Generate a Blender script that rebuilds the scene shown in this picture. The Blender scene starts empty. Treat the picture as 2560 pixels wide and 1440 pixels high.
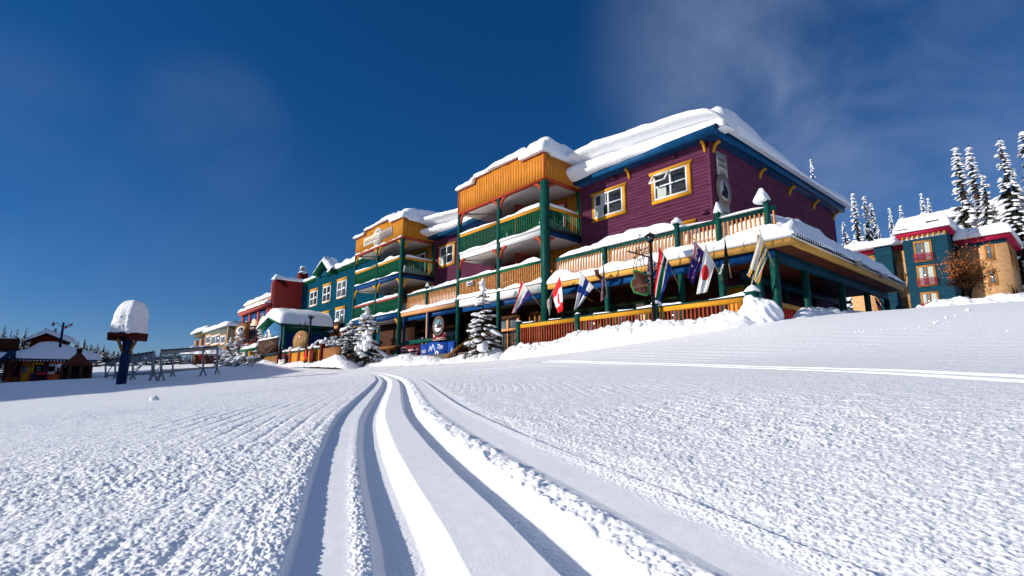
import bpy, math, random
import numpy as np
from mathutils import Vector, Matrix

# ---------------------------------------------------------------- camera, sky, sun, exposure
SC = bpy.context.scene
COL = SC.collection
R = math.radians
FPX, YAW, PITCH = 1304.0, R(-48.97), R(10.25)
cam_d = bpy.data.cameras.new("camera")
cam = bpy.data.objects.new("camera", cam_d)
COL.objects.link(cam)
cam.location = (0, 0, 0)
cam.rotation_euler = (math.pi / 2 + PITCH, 0, -YAW)
cam_d.sensor_width = 36.0
cam_d.lens = FPX / 2560 * 36.0
cam_d.clip_start = 0.05
cam_d.clip_end = 3000
SC.camera = cam

SUN_AZ, SUN_EL = R(32), R(19.5)          # direction the light travels (from +Y towards +X) and height
SUN_D = np.array([math.sin(SUN_AZ) * math.cos(SUN_EL), math.cos(SUN_AZ) * math.cos(SUN_EL), -math.sin(SUN_EL)])
sun_d = bpy.data.lights.new("sun", 'SUN')
sun_d.energy = 5.0
sun_d.angle = R(0.5)
sun_d.color = (1.0, 0.93, 0.82)
sun = bpy.data.objects.new("sun", sun_d)
COL.objects.link(sun)
sun.rotation_euler = Vector(SUN_D).to_track_quat('-Z', 'Y').to_euler()
SC.view_settings.view_transform = 'Standard'
SC.view_settings.look = 'None'
SC.view_settings.gamma = 1
SC.view_settings.exposure = 0.14
SC.cycles.max_bounces = 6
SC.cycles.diffuse_bounces = 3
SC.cycles.glossy_bounces = 3
SC.cycles.use_adaptive_sampling = True

W = bpy.data.worlds.new("World")
SC.world = W
W.use_nodes = True
nt = W.node_tree
for n in list(nt.nodes):
    nt.nodes.remove(n)
def wn(t, **k):
    n = nt.nodes.new(t)
    for a, b in k.items():
        setattr(n, a, b)
    return n
def wl(a, b):
    nt.links.new(a, b)
sky = wn('ShaderNodeTexSky', sky_type='NISHITA', sun_disc=False)
sky.sun_elevation = SUN_EL
sky.sun_rotation = SUN_AZ + math.pi
sky.altitude = 1800
sky.air_density = 1.0
sky.dust_density = 0.2
sky.ozone_density = 4.0
hsv = wn('ShaderNodeHueSaturation')
hsv.inputs['Saturation'].default_value = 1.24
hsv.inputs['Value'].default_value = 1.0
gam = wn('ShaderNodeGamma')
gam.inputs[1].default_value = 0.82
wl(sky.outputs[0], gam.inputs[0])
tint = wn('ShaderNodeMix', data_type='RGBA', blend_type='MULTIPLY')
tint.inputs[0].default_value = 1.0
tint.inputs[7].default_value = (0.79, 0.875, 1.10, 1)
wl(gam.outputs[0], tint.inputs[6])
wl(tint.outputs[2], hsv.inputs['Color'])
tc = wn('ShaderNodeTexCoord')
def dirmask(d, lo, hi):
    dp = wn('ShaderNodeVectorMath', operation='DOT_PRODUCT')
    dp.inputs[1].default_value = d
    wl(tc.outputs['Generated'], dp.inputs[0])
    mr = wn('ShaderNodeMapRange', interpolation_type='SMOOTHERSTEP')
    mr.inputs[1].default_value = lo
    mr.inputs[2].default_value = hi
    wl(dp.outputs['Value'], mr.inputs[0])
    return mr.outputs[0]
def wm(op, a, b):
    m = wn('ShaderNodeMath', operation=op)
    for i, v in enumerate((a, b)):
        if isinstance(v, (int, float)):
            m.inputs[i].default_value = v
        else:
            wl(v, m.inputs[i])
    return m.outputs[0]

# ---------------------------------------------------------------- camera maths for layout: a photo pixel onto a plane
_cy, _sy, _cp, _sp = math.cos(YAW), math.sin(YAW), math.cos(PITCH), math.sin(PITCH)
FW = np.array([_sy * _cp, _cy * _cp, _sp])
RT = np.array([_cy, -_sy, 0.0])
UP = np.cross(RT, FW)
def ray(px, py):
    return FW + RT * (px - 1280) / FPX - UP * (py - 720) / FPX
def onY(px, py, Y):
    d = ray(px, py)
    return d * (Y / d[1])
def onX(px, py, X):
    d = ray(px, py)
    return d * (X / d[0])
def atd(px, py, depth):
    return ray(px, py) * depth

# thin clouds in the sky
nz = wn('ShaderNodeTexNoise')
mp = wn('ShaderNodeMapping')
mp.inputs['Scale'].default_value = (2.2, 2.2, 3.4)
mp.inputs['Rotation'].default_value = (0.3, 0.4, 0.5)
wl(tc.outputs['Generated'], mp.inputs[0])
wl(mp.outputs[0], nz.inputs['Vector'])
nz.inputs['Scale'].default_value = 1.6
nz.inputs['Detail'].default_value = 5
nz.inputs['Roughness'].default_value = 0.55
nz.inputs['Distortion'].default_value = 0.3
cmr = wn('ShaderNodeMapRange', interpolation_type='SMOOTHSTEP')
cmr.inputs[1].default_value = 0.22
cmr.inputs[2].default_value = 0.85
wl(nz.outputs['Fac'], cmr.inputs[0])
def ndir(px, py):
    v = ray(px, py)
    v = v / np.linalg.norm(v)
    return tuple(v)
veil = wm('MULTIPLY', dirmask(ndir(2400, 260), 0.86, 0.999), 0.36)
veil2 = wm('MULTIPLY', dirmask(ndir(1850, 150), 0.955, 0.999), 0.22)
wisp = wm('MULTIPLY', dirmask(ndir(530, 320), 0.990, 1.0), 0.09)
wisp2 = wm('MULTIPLY', dirmask(ndir(-60, 380), 0.975, 1.0), 0.05)
low = wm('MULTIPLY', dirmask(ndir(250, 930), 0.85, 1.0), 0.06)
# unseen bright haze added round the sun and overhead to fill the shaded snow
fill_glow = wm('MULTIPLY', dirmask(tuple(-SUN_D * [1, 1, -1.6]), 0.62, 1.05), 1.9)
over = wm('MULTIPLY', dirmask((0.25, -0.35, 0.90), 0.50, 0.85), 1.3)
low = wm('ADD', low, wm('ADD', fill_glow, over))
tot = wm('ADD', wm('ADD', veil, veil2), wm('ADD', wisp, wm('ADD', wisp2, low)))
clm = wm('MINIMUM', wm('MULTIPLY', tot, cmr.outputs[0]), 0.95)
cm = wn('ShaderNodeMix', data_type='RGBA')
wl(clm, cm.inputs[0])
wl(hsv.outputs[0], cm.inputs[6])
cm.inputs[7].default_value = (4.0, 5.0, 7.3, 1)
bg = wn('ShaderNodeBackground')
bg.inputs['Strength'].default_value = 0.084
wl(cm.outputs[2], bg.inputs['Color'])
wo = wn('ShaderNodeOutputWorld')
wl(bg.outputs[0], wo.inputs[0])

# ---------------------------------------------------------------- noise in numpy
def _hash(ix, iy, iz, seed):
    h = (ix.astype(np.int64) * 374761393 + iy.astype(np.int64) * 668265263 + iz * 2147483647 + seed * 974634721) & 0xFFFFFFFF
    h = ((h ^ (h >> 13)) * 1274126177) & 0xFFFFFFFF
    h = h ^ (h >> 16)
    return (h & 0xFFFFFF) / float(0xFFFFFF)
def vnoise(x, y, seed=0):
    ix, iy = np.floor(x), np.floor(y)
    fx, fy = x - ix, y - iy
    fx = fx * fx * fx * (fx * (fx * 6 - 15) + 10)
    fy = fy * fy * fy * (fy * (fy * 6 - 15) + 10)
    a, b = _hash(ix, iy, 0, seed), _hash(ix + 1, iy, 0, seed)
    c, d = _hash(ix, iy + 1, 0, seed), _hash(ix + 1, iy + 1, 0, seed)
    return (a + (b - a) * fx) * (1 - fy) + (c + (d - c) * fx) * fy - 0.5
def fbm(x, y, seed=0, oct=4, gain=0.5):
    s, a = 0, 1.0
    for o in range(oct):
        s = s + a * vnoise(x * 2 ** o + o * 17.3, y * 2 ** o - o * 9.1, seed + o)
        a *= gain
    return s
def lumps(x, y, cell, seed, fill=0.8):
    """rounded crumbs: height 0..1 of the tallest bump over each point"""
    x, y = x / cell, y / cell
    ix, iy = np.floor(x), np.floor(y)
    out = np.zeros_like(x)
    for dx in (-1, 0, 1):
        for dy in (-1, 0, 1):
            cx, cy = ix + dx, iy + dy
            px = cx + _hash(cx, cy, 1, seed)
            py = cy + _hash(cx, cy, 2, seed)
            h = _hash(cx, cy, 3, seed)
            r = 0.35 + 0.5 * h
            q = 1 - ((x - px) ** 2 + (y - py) ** 2) / (r * r)
            hh = np.where(h < fill, np.sqrt(np.maximum(q, 0)) * (0.35 + 0.75 * h), 0)
            out = np.maximum(out, hh)
    return out

# ---------------------------------------------------------------- materials
MATS = {}
def mat(name, col, rough=0.6, var=0.08, vscale=6.0, bump=0.0, bscale=60.0, metal=0.0, stretch=(1, 1, 1), spec=0.07, dirt=0.0):
    if name in MATS:
        return MATS[name]
    m = bpy.data.materials.new(name)
    m.use_nodes = True
    t = m.node_tree
    b = t.nodes['Principled BSDF']
    b.inputs['Roughness'].default_value = rough
    b.inputs['Metallic'].default_value = metal
    b.inputs['Specular IOR Level'].default_value = spec
    co = t.nodes.new('ShaderNodeTexCoord')
    mpg = t.nodes.new('ShaderNodeMapping')
    mpg.inputs['Scale'].default_value = stretch
    t.links.new(co.outputs['Object'], mpg.inputs[0])
    n = t.nodes.new('ShaderNodeTexNoise')
    n.inputs['Scale'].default_value = vscale
    n.inputs['Detail'].default_value = 5
    n.inputs['Roughness'].default_value = 0.6
    t.links.new(mpg.outputs[0], n.inputs['Vector'])
    r = t.nodes.new('ShaderNodeValToRGB')
    lo, hi = max(0, 1 - var * 2.5), 1 + var * 2.5
    r.color_ramp.elements[0].position = 0.3
    r.color_ramp.elements[1].position = 0.7
    r.color_ramp.elements[0].color = tuple(min(1, c * lo) for c in col) + (1,)
    r.color_ramp.elements[1].color = tuple(min(1, c * hi) for c in col) + (1,)
    t.links.new(n.outputs['Fac'], r.inputs[0])
    t.links.new(r.outputs[0], b.inputs['Base Color'])
    if bump > 0:
        n2 = t.nodes.new('ShaderNodeTexNoise')
        n2.inputs['Scale'].default_value = bscale
        n2.inputs['Detail'].default_value = 6
        t.links.new(mpg.outputs[0], n2.inputs['Vector'])
        bp = t.nodes.new('ShaderNodeBump')
        bp.inputs['Strength'].default_value = bump
        bp.inputs['Distance'].default_value = 0.02
        t.links.new(n2.outputs['Fac'], bp.inputs['Height'])
        t.links.new(bp.outputs[0], b.inputs['Normal'])
    MATS[name] = m
    return m
def snow_mat(name, s1, d1, s2, d2, col=(0.86, 0.875, 0.90), attr=False):
    m = bpy.data.materials.new(name)
    m.use_nodes = True
    t = m.node_tree
    b = t.nodes['Principled BSDF']
    b.inputs['Roughness'].default_value = 0.55
    b.inputs['Specular IOR Level'].default_value = 0.25
    b.inputs['Base Color'].default_value = col + (1,)
    co = t.nodes.new('ShaderNodeTexCoord')
    prev = None
    for s, d in ((s1, d1), (s2, d2)):
        n = t.nodes.new('ShaderNodeTexNoise')
        n.inputs['Scale'].default_value = s
        n.inputs['Detail'].default_value = 4
        n.inputs['Roughness'].default_value = 0.65
        t.links.new(co.outputs['Object'], n.inputs['Vector'])
        bp = t.nodes.new('ShaderNodeBump')
        bp.inputs['Strength'].default_value = 1.0
        bp.inputs['Distance'].default_value = d
        t.links.new(n.outputs['Fac'], bp.inputs['Height'])
        if prev is not None:
            t.links.new(prev.outputs[0], bp.inputs['Normal'])
        prev = bp
    if attr:                                            # crumbly grain where the ground mesh says the snow is rough
        at = t.nodes.new('ShaderNodeAttribute')
        at.attribute_name = 'grain'
        for s, d in ((60.0, 0.009), (150.0, 0.004), (14.0, 0.014)):
            n = t.nodes.new('ShaderNodeTexNoise')
            n.inputs['Scale'].default_value = s
            n.inputs['Detail'].default_value = 3
            n.inputs['Roughness'].default_value = 0.6
            t.links.new(co.outputs['Object'], n.inputs['Vector'])
            bp = t.nodes.new('ShaderNodeBump')
            bp.inputs['Distance'].default_value = d
            t.links.new(at.outputs['Fac'], bp.inputs['Strength'])
            t.links.new(n.outputs['Fac'], bp.inputs['Height'])
            t.links.new(prev.outputs[0], bp.inputs['Normal'])
            prev = bp
    t.links.new(prev.outputs[0], b.inputs['Normal'])
    MATS[name] = m
    return m
SNOW_G = snow_mat('groomed_snow', 2.8, 0.008, 260.0, 0.0006, attr=True)
SNOW = snow_mat('fresh_snow', 5.0, 0.03, 38.0, 0.008)
SNOW_T = mat('tree_snow', (0.86, 0.875, 0.9), 0.6, 0.02)
PURPLE = mat('purple_siding', (0.100, 0.026, 0.060), 0.75, 0.13, 2.2, 0.25, 30, stretch=(0.5, 0.5, 3))
TEAL = mat('teal_siding', (0.002, 0.066, 0.115), 0.8, 0.12, 2.2, 0.25, 30, stretch=(0.5, 0.5, 3), spec=0.02)
TEALR = mat('slate_teal_siding', (0.008, 0.05, 0.082), 0.6, 0.12, 2.0, 0.2, 30, stretch=(0.5, 0.5, 3))
ORANGE = mat('orange_boards', (0.53, 0.195, 0.026), 0.55, 0.10, 4.0, 0.25, 40, stretch=(3, 3, 0.4))
OCHRE = mat('ochre_boards', (0.50, 0.20, 0.02), 0.55, 0.10, 4.0, 0.25, 40, stretch=(3, 3, 0.4))
YELLOW = mat('yellow_trim', (0.60, 0.27, 0.022), 0.5, 0.06, 5)
FASCIA_Y = mat('pale_yellow_fascia', (0.60, 0.32, 0.075), 0.5, 0.06, 3)
PEACH = mat('peach_paint', (0.62, 0.30, 0.13), 0.5, 0.06, 3)
GREEN = mat('dark_green_paint', (0.006, 0.062, 0.052), 0.45, 0.14, 6, 0.2, 60)
GREEN2 = mat('bright_green_paint', (0.006, 0.11, 0.055), 0.45, 0.12, 6)
SAGE = mat('sage_green_paint', (0.05, 0.11, 0.035), 0.5, 0.1, 5)
BLUE = mat('royal_blue_paint', (0.006, 0.056, 0.19), 0.45, 0.1, 4)
NAVY = mat('navy_paint', (0.006, 0.028, 0.085), 0.45, 0.12, 4)
EAVE = mat('eave_blue_paint', (0.006, 0.066, 0.17), 0.45, 0.12, 3)
RUST = mat('rust_red_trim', (0.36, 0.05, 0.022), 0.5, 0.1, 5)
RAILRED = mat('red_brown_balusters', (0.34, 0.066, 0.03), 0.55, 0.14, 6)
TAN = mat('tan_balusters', (0.55, 0.25, 0.08), 0.55, 0.12, 6)
WHITE = mat('white_paint', (0.78, 0.78, 0.76), 0.45, 0.03, 5)
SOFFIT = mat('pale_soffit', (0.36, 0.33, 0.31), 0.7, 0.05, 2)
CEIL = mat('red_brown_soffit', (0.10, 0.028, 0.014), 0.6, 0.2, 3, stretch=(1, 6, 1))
WOOD = mat('warm_wood', (0.26, 0.11, 0.035), 0.55, 0.2, 5, stretch=(4, 4, 0.6))
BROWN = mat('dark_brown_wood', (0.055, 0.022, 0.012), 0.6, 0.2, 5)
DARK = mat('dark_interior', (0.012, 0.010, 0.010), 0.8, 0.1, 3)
IRON = mat('black_iron', (0.012, 0.012, 0.014), 0.4, 0.1, 12, metal=0.3)
STEEL = mat('galvanised_steel', (0.26, 0.28, 0.30), 0.45, 0.12, 8, metal=0.5)
GLASS = mat('dark_window_glass', (0.012, 0.016, 0.022), 0.06, 0.05, 3, spec=0.8)
GLASSL = mat('pale_window_glass', (0.10, 0.13, 0.17), 0.08, 0.2, 2, spec=0.8)
CURTAIN = mat('curtain', (0.42, 0.46, 0.42), 0.8, 0.15, 9, stretch=(6, 6, 0.3))
DKRED = mat('dark_red_wall', (0.105, 0.008, 0.009), 0.6, 0.12, 3)
CORAL = mat('coral_trim', (0.42, 0.075, 0.06), 0.5, 0.08, 4)
CREAM = mat('cream_paint', (0.68, 0.56, 0.40), 0.6, 0.06, 3)
APRICOT = mat('apricot_stucco', (0.56, 0.32, 0.15), 0.8, 0.08, 3, 0.3, 60)
CRIMSON = mat('crimson_fascia', (0.36, 0.013, 0.05), 0.5, 0.08, 4)
OAK = mat('oak_window_frame', (0.38, 0.17, 0.045), 0.5, 0.12, 8)
SHACK = mat('orange_red_siding', (0.58, 0.10, 0.03), 0.6, 0.14, 3)
GREYB = mat('grey_green_siding', (0.13, 0.16, 0.15), 0.65, 0.1, 2)
GREYD = mat('grey_brown_siding', (0.10, 0.085, 0.07), 0.7, 0.15, 2)
RUSTMET = mat('rusty_metal', (0.09, 0.025, 0.014), 0.65, 0.25, 6)
BARK = mat('bark', (0.05, 0.034, 0.024), 0.85, 0.25, 14, 0.5, 40, stretch=(1, 1, 0.3))
NEEDLE = mat('spruce_needles', (0.044, 0.042, 0.022), 0.7, 0.3, 8)
NEEDLE2 = mat('fir_needles', (0.026, 0.036, 0.024), 0.7, 0.25, 2)
LEAF = mat('russet_leaves', (0.42, 0.14, 0.04), 0.7, 0.35, 5)
FW_ = mat('flag_white', (0.70, 0.70, 0.70), 0.75, 0.03, 6)
FR = mat('flag_red', (0.60, 0.022, 0.028), 0.75, 0.05, 6)
FB = mat('flag_blue', (0.012, 0.04, 0.19), 0.75, 0.05, 6)
FP = mat('flag_violet_blue', (0.045, 0.022, 0.15), 0.75, 0.05, 6)
FG = mat('flag_green', (0.01, 0.16, 0.07), 0.75, 0.05, 6)
FY = mat('flag_yellow', (0.62, 0.42, 0.03), 0.75, 0.05, 6)
FK = mat('flag_black', (0.018, 0.016, 0.015), 0.75, 0.05, 6)
FC = mat('flag_cream', (0.54, 0.49, 0.42), 0.8, 0.05, 6)
MAROON = mat('maroon_banner', (0.15, 0.016, 0.022), 0.5, 0.06, 4)
BANBLUE = mat('blue_banner', (0.01, 0.055, 0.30), 0.45, 0.05, 4)
INK = mat('dark_lettering', (0.05, 0.035, 0.03), 0.6, 0.05)
INKW = mat('white_lettering', (0.8, 0.8, 0.8), 0.5, 0.02)
INKB = mat('brown_lettering', (0.16, 0.09, 0.06), 0.6, 0.05)
BOARD = mat('grey_board', (0.42, 0.40, 0.37), 0.6, 0.05)

# ---------------------------------------------------------------- mesh builder and naming
ROOT_LOC = {}
class MB:
    def __init__(s):
        s.v, s.f, s.m, s.n = [], [], [], 0
    def add(s, vs, fs, mi=0):
        s.v.append(np.asarray(vs, float).reshape(-1, 3))
        k = s.n
        s.n += len(s.v[-1])
        for q in fs:
            s.f.append(tuple(i + k for i in q))
            s.m.append(mi)
    def box(s, x0, x1, y0, y1, z0, z1, mi=0):
        x0, x1 = min(x0, x1), max(x0, x1)
        y0, y1 = min(y0, y1), max(y0, y1)
        z0, z1 = min(z0, z1), max(z0, z1)
        s.add([(x0, y0, z0), (x1, y0, z0), (x1, y1, z0), (x0, y1, z0), (x0, y0, z1), (x1, y0, z1), (x1, y1, z1), (x0, y1, z1)],
              [(3, 2, 1, 0), (4, 5, 6, 7), (0, 1, 5, 4), (1, 2, 6, 5), (2, 3, 7, 6), (3, 0, 4, 7)], mi)
    def fbox(s, F, a0, a1, b0, b1, c0, c1, mi=0):
        P = [F(a, b, c) for c in (c0, c1) for a, b in ((a0, b0), (a1, b0), (a1, b1), (a0, b1))]
        s.add(P, [(3, 2, 1, 0), (4, 5, 6, 7), (0, 1, 5, 4), (1, 2, 6, 5), (2, 3, 7, 6), (3, 0, 4, 7)], mi)
    def bar(s, p0, p1, w, h=None, mi=0, up=(0, 0, 1)):
        h = h or w
        p0, p1 = np.asarray(p0, float), np.asarray(p1, float)
        d = p1 - p0
        d = d / np.linalg.norm(d)
        up = np.asarray(up, float)
        if abs(d @ up) > 0.98:
            up = np.array([0, 1.0, 0])
        a = np.cross(d, up)
        a /= np.linalg.norm(a)
        b = np.cross(a, d)
        P = [p + a * i * w / 2 + b * j * h / 2 for p in (p0, p1) for i, j in ((-1, -1), (1, -1), (1, 1), (-1, 1))]
        s.add(P, [(3, 2, 1, 0), (4, 5, 6, 7), (0, 1, 5, 4), (1, 2, 6, 5), (2, 3, 7, 6), (3, 0, 4, 7)], mi)
    def tube(s, pts, rad, n=8, mi=0, cap=True):
        pts = [np.asarray(p, float) for p in pts]
        if np.isscalar(rad):
            rad = [rad] * len(pts)
        ref = np.array([0.31, 0.17, 0.93])
        vs = []
        for i, p in enumerate(pts):
            d = pts[min(i + 1, len(pts) - 1)] - pts[max(i - 1, 0)]
            d = d / (np.linalg.norm(d) + 1e-9)
            a = np.cross(d, ref)
            if np.linalg.norm(a) < 0.05:
                a = np.cross(d, [1, 0, 0])
            a /= np.linalg.norm(a)
            b = np.cross(d, a)
            for k in range(n):
                t = 2 * math.pi * k / n
                vs.append(p + (a * math.cos(t) + b * math.sin(t)) * rad[i])
        fs = []
        for i in range(len(pts) - 1):
            for k in range(n):
                k2 = (k + 1) % n
                fs.append((i * n + k, i * n + k2, (i + 1) * n + k2, (i + 1) * n + k))
        if cap:
            fs.append(tuple(range(n))[::-1])
            fs.append(tuple((len(pts) - 1) * n + k for k in range(n)))
        s.add(vs, fs, mi)
    def lathe(s, c, prof, n=16, mi=0):
        s.tube([(c[0], c[1], c[2] + z) for r, z in prof], [max(r, 1e-3) for r, z in prof], n, mi)
    def prism(s, F, poly, b0, b1, mi=0, back=True):
        n = len(poly)
        vs = [F(a, b1, c) for a, c in poly] + [F(a, b0, c) for a, c in poly]
        fs = [tuple(range(n))]
        if back:
            fs.append(tuple(range(n, 2 * n))[::-1])
        for i in range(n):
            j = (i + 1) % n
            fs.append((i, i + n, j + n, j))
        s.add(vs, fs, mi)
    def grid(s, P, mi=0, close_u=False, mfun=None):
        P = np.asarray(P, float)
        nu, nv = P.shape[:2]
        k = s.n
        s.v.append(P.reshape(-1, 3))
        s.n += nu * nv
        for i in range(nu - (0 if close_u else 1)):
            for j in range(nv - 1):
                i2 = (i + 1) % nu
                s.f.append((k + i * nv + j, k + i2 * nv + j, k + i2 * nv + j + 1, k + i * nv + j + 1))
                s.m.append(mi if mfun is None else mfun(i, j))
    def blob(s, c, rad, seed=0, mi=0, lev=0, jit=0.18):
        V, Fc = ICO[lev]
        rng = np.random.RandomState(seed & 0x7fffffff)
        V = V * (1 + rng.uniform(-jit, jit, (len(V), 1)))
        s.add(V * np.asarray(rad) + np.asarray(c), Fc, mi)
    def build(s, name, mats, parent=None, smooth=False, base=None):
        if not isinstance(mats, (list, tuple)):
            mats = [mats]
        V = np.concatenate(s.v) if s.v else np.zeros((0, 3))
        off = np.zeros(3)
        if parent is not None:
            off = ROOT_LOC.get(parent.name, off)
        elif base is not None:
            off = np.asarray(base, float)
        V = V - off
        me = bpy.data.meshes.new(name)
        lens = np.array([len(f) for f in s.f], np.int32)
        idx = np.fromiter((i for f in s.f for i in f), np.int32)
        me.vertices.add(len(V))
        me.vertices.foreach_set('co', V.astype(np.float32).ravel())
        me.loops.add(len(idx))
        me.loops.foreach_set('vertex_index', idx)
        me.polygons.add(len(lens))
        st = np.concatenate([[0], np.cumsum(lens)[:-1]]).astype(np.int32)
        me.polygons.foreach_set('loop_start', st)
        me.polygons.foreach_set('loop_total', lens)
        for m in mats:
            me.materials.append(m)
        if len(mats) > 1:
            me.polygons.foreach_set('material_index', np.array(s.m, np.int32))
        if smooth:
            me.polygons.foreach_set('use_smooth', np.ones(len(lens), bool))
        me.update()
        me.validate()
        o = bpy.data.objects.new(name, me)
        COL.objects.link(o)
        if parent is not None:
            o.parent = parent
            ROOT_LOC[o.name] = off
        else:
            o.location = off
            ROOT_LOC[o.name] = off
        return o
def _ico():
    t = (1 + 5 ** 0.5) / 2
    V = [(-1, t, 0), (1, t, 0), (-1, -t, 0), (1, -t, 0), (0, -1, t), (0, 1, t), (0, -1, -t), (0, 1, -t), (t, 0, -1), (t, 0, 1), (-t, 0, -1), (-t, 0, 1)]
    Fc = [(0, 11, 5), (0, 5, 1), (0, 1, 7), (0, 7, 10), (0, 10, 11), (1, 5, 9), (5, 11, 4), (11, 10, 2), (10, 7, 6), (7, 1, 8), (3, 9, 4), (3, 4, 2), (3, 2, 6), (3, 6, 8), (3, 8, 9), (4, 9, 5), (2, 4, 11), (6, 2, 10), (8, 6, 7), (9, 8, 1)]
    V = [np.array(v) / np.linalg.norm(v) for v in V]
    levels = [(np.array(V), list(Fc))]
    for _ in range(4):
        cache, nf = {}, []
        V = list(V)
        def mid(a, b):
            k = (min(a, b), max(a, b))
            if k not in cache:
                m = V[a] + V[b]
                V.append(m / np.linalg.norm(m))
                cache[k] = len(V) - 1
            return cache[k]
        for a, b, c in Fc:
            x, y, z = mid(a, b), mid(b, c), mid(c, a)
            nf += [(a, x, z), (b, y, x), (c, z, y), (x, y, z)]
        Fc = nf
        levels.append((np.array(V), list(Fc)))
    return levels
ICO = _ico()
def tag(o, label=None, cat=None, group=None, kind=None):
    if label: o['label'] = label
    if cat: o['category'] = cat
    if group: o['group'] = group
    if kind: o['kind'] = kind
    return o
def thing(name, label, cat, loc=(0, 0, 0), group=None):
    o = bpy.data.objects.new(name, None)
    o.empty_display_size = 0.2
    COL.objects.link(o)
    o.location = tuple(float(c) for c in loc)
    ROOT_LOC[o.name] = np.asarray(loc, float)
    return tag(o, label, cat, group)
def dup(root, loc, rotz=0.0, scale=1.0, label=None):
    r = root.copy()
    COL.objects.link(r)
    r.location = tuple(float(c) for c in loc)
    r.rotation_euler = (0, 0, rotz)
    r.scale = scale if hasattr(scale, '__len__') else (scale, scale, scale)
    if label: r['label'] = label
    for ch in root.children:
        c = ch.copy()
        COL.objects.link(c)
        c.parent = r
        for g in ch.children:
            d = g.copy()
            COL.objects.link(d)
            d.parent = c
    return r
def frame(o, u, n):
    """local frame on a wall: a along it, b out of it, c up"""
    o, u, n = np.asarray(o, float), np.asarray(u, float), np.asarray(n, float)
    return lambda a, b, c: o + u * a + n * b + np.array([0, 0, c])
def FRONT(Y):
    return frame((0, Y, 0), (1, 0, 0), (0, -1, 0))       # faces -Y; a = world x
def SIDE(X):
    return frame((X, 0, 0), (0, 1, 0), (1, 0, 0))        # faces +X; a = world y
def lap(mb, F, a0, a1, c0, c1, step=0.155, mi=0, proud=0.018, depth=0.12):
    """lapped boards: each a tilted strip with a lip under it, closed by a slab behind"""
    n = max(1, int(round((c1 - c0) / step)))
    st = (c1 - c0) / n
    for i in range(n):
        z0, z1 = c0 + i * st, c0 + (i + 1) * st
        mb.add([F(a0, proud, z0), F(a1, proud, z0), F(a1, 0.003, z1), F(a0, 0.003, z1), F(a0, -0.02, z0), F(a1, -0.02, z0)],
               [(0, 1, 2, 3), (1, 0, 4, 5)], mi)
    mb.fbox(F, a0, a1, -depth, -0.001, c0, c1, mi)
def vboards(mb, F, a0, a1, c0, top, step=0.2, mi=0):
    """upright boards under a top line top(a)"""
    n = max(1, int(round((a1 - a0) / step)))
    st = (a1 - a0) / n
    for i in range(n):
        x0, x1 = a0 + i * st + 0.007, a0 + (i + 1) * st - 0.007
        mb.fbox(F, x0, x1, 0, 0.02, c0, top((x0 + x1) / 2), mi)
def text_mb(mb, F, s, a, c, size, b=0.0, mi=0, align='CENTER', squash=1.0, shear=0.0, thick=0.006):
    cu = bpy.data.curves.new('lettering', 'FONT')
    cu.body = s
    cu.size = size
    cu.align_x = align
    cu.resolution_u = 3
    cu.extrude = thick / 2
    cu.shear = shear
    o = bpy.data.objects.new('lettering', cu)
    COL.objects.link(o)
    bpy.context.view_layer.update()
    me = bpy.data.meshes.new_from_object(o.evaluated_get(bpy.context.evaluated_depsgraph_get()))
    vs = [F(a + v.co.x * squash, b + thick / 2 + v.co.z, c + v.co.y) for v in me.vertices]
    fs = [tuple(p.vertices) for p in me.polygons]
    if vs:
        mb.add(vs, fs, mi)
    bpy.data.objects.remove(o)
    bpy.data.curves.remove(cu)
    bpy.data.meshes.remove(me)
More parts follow.
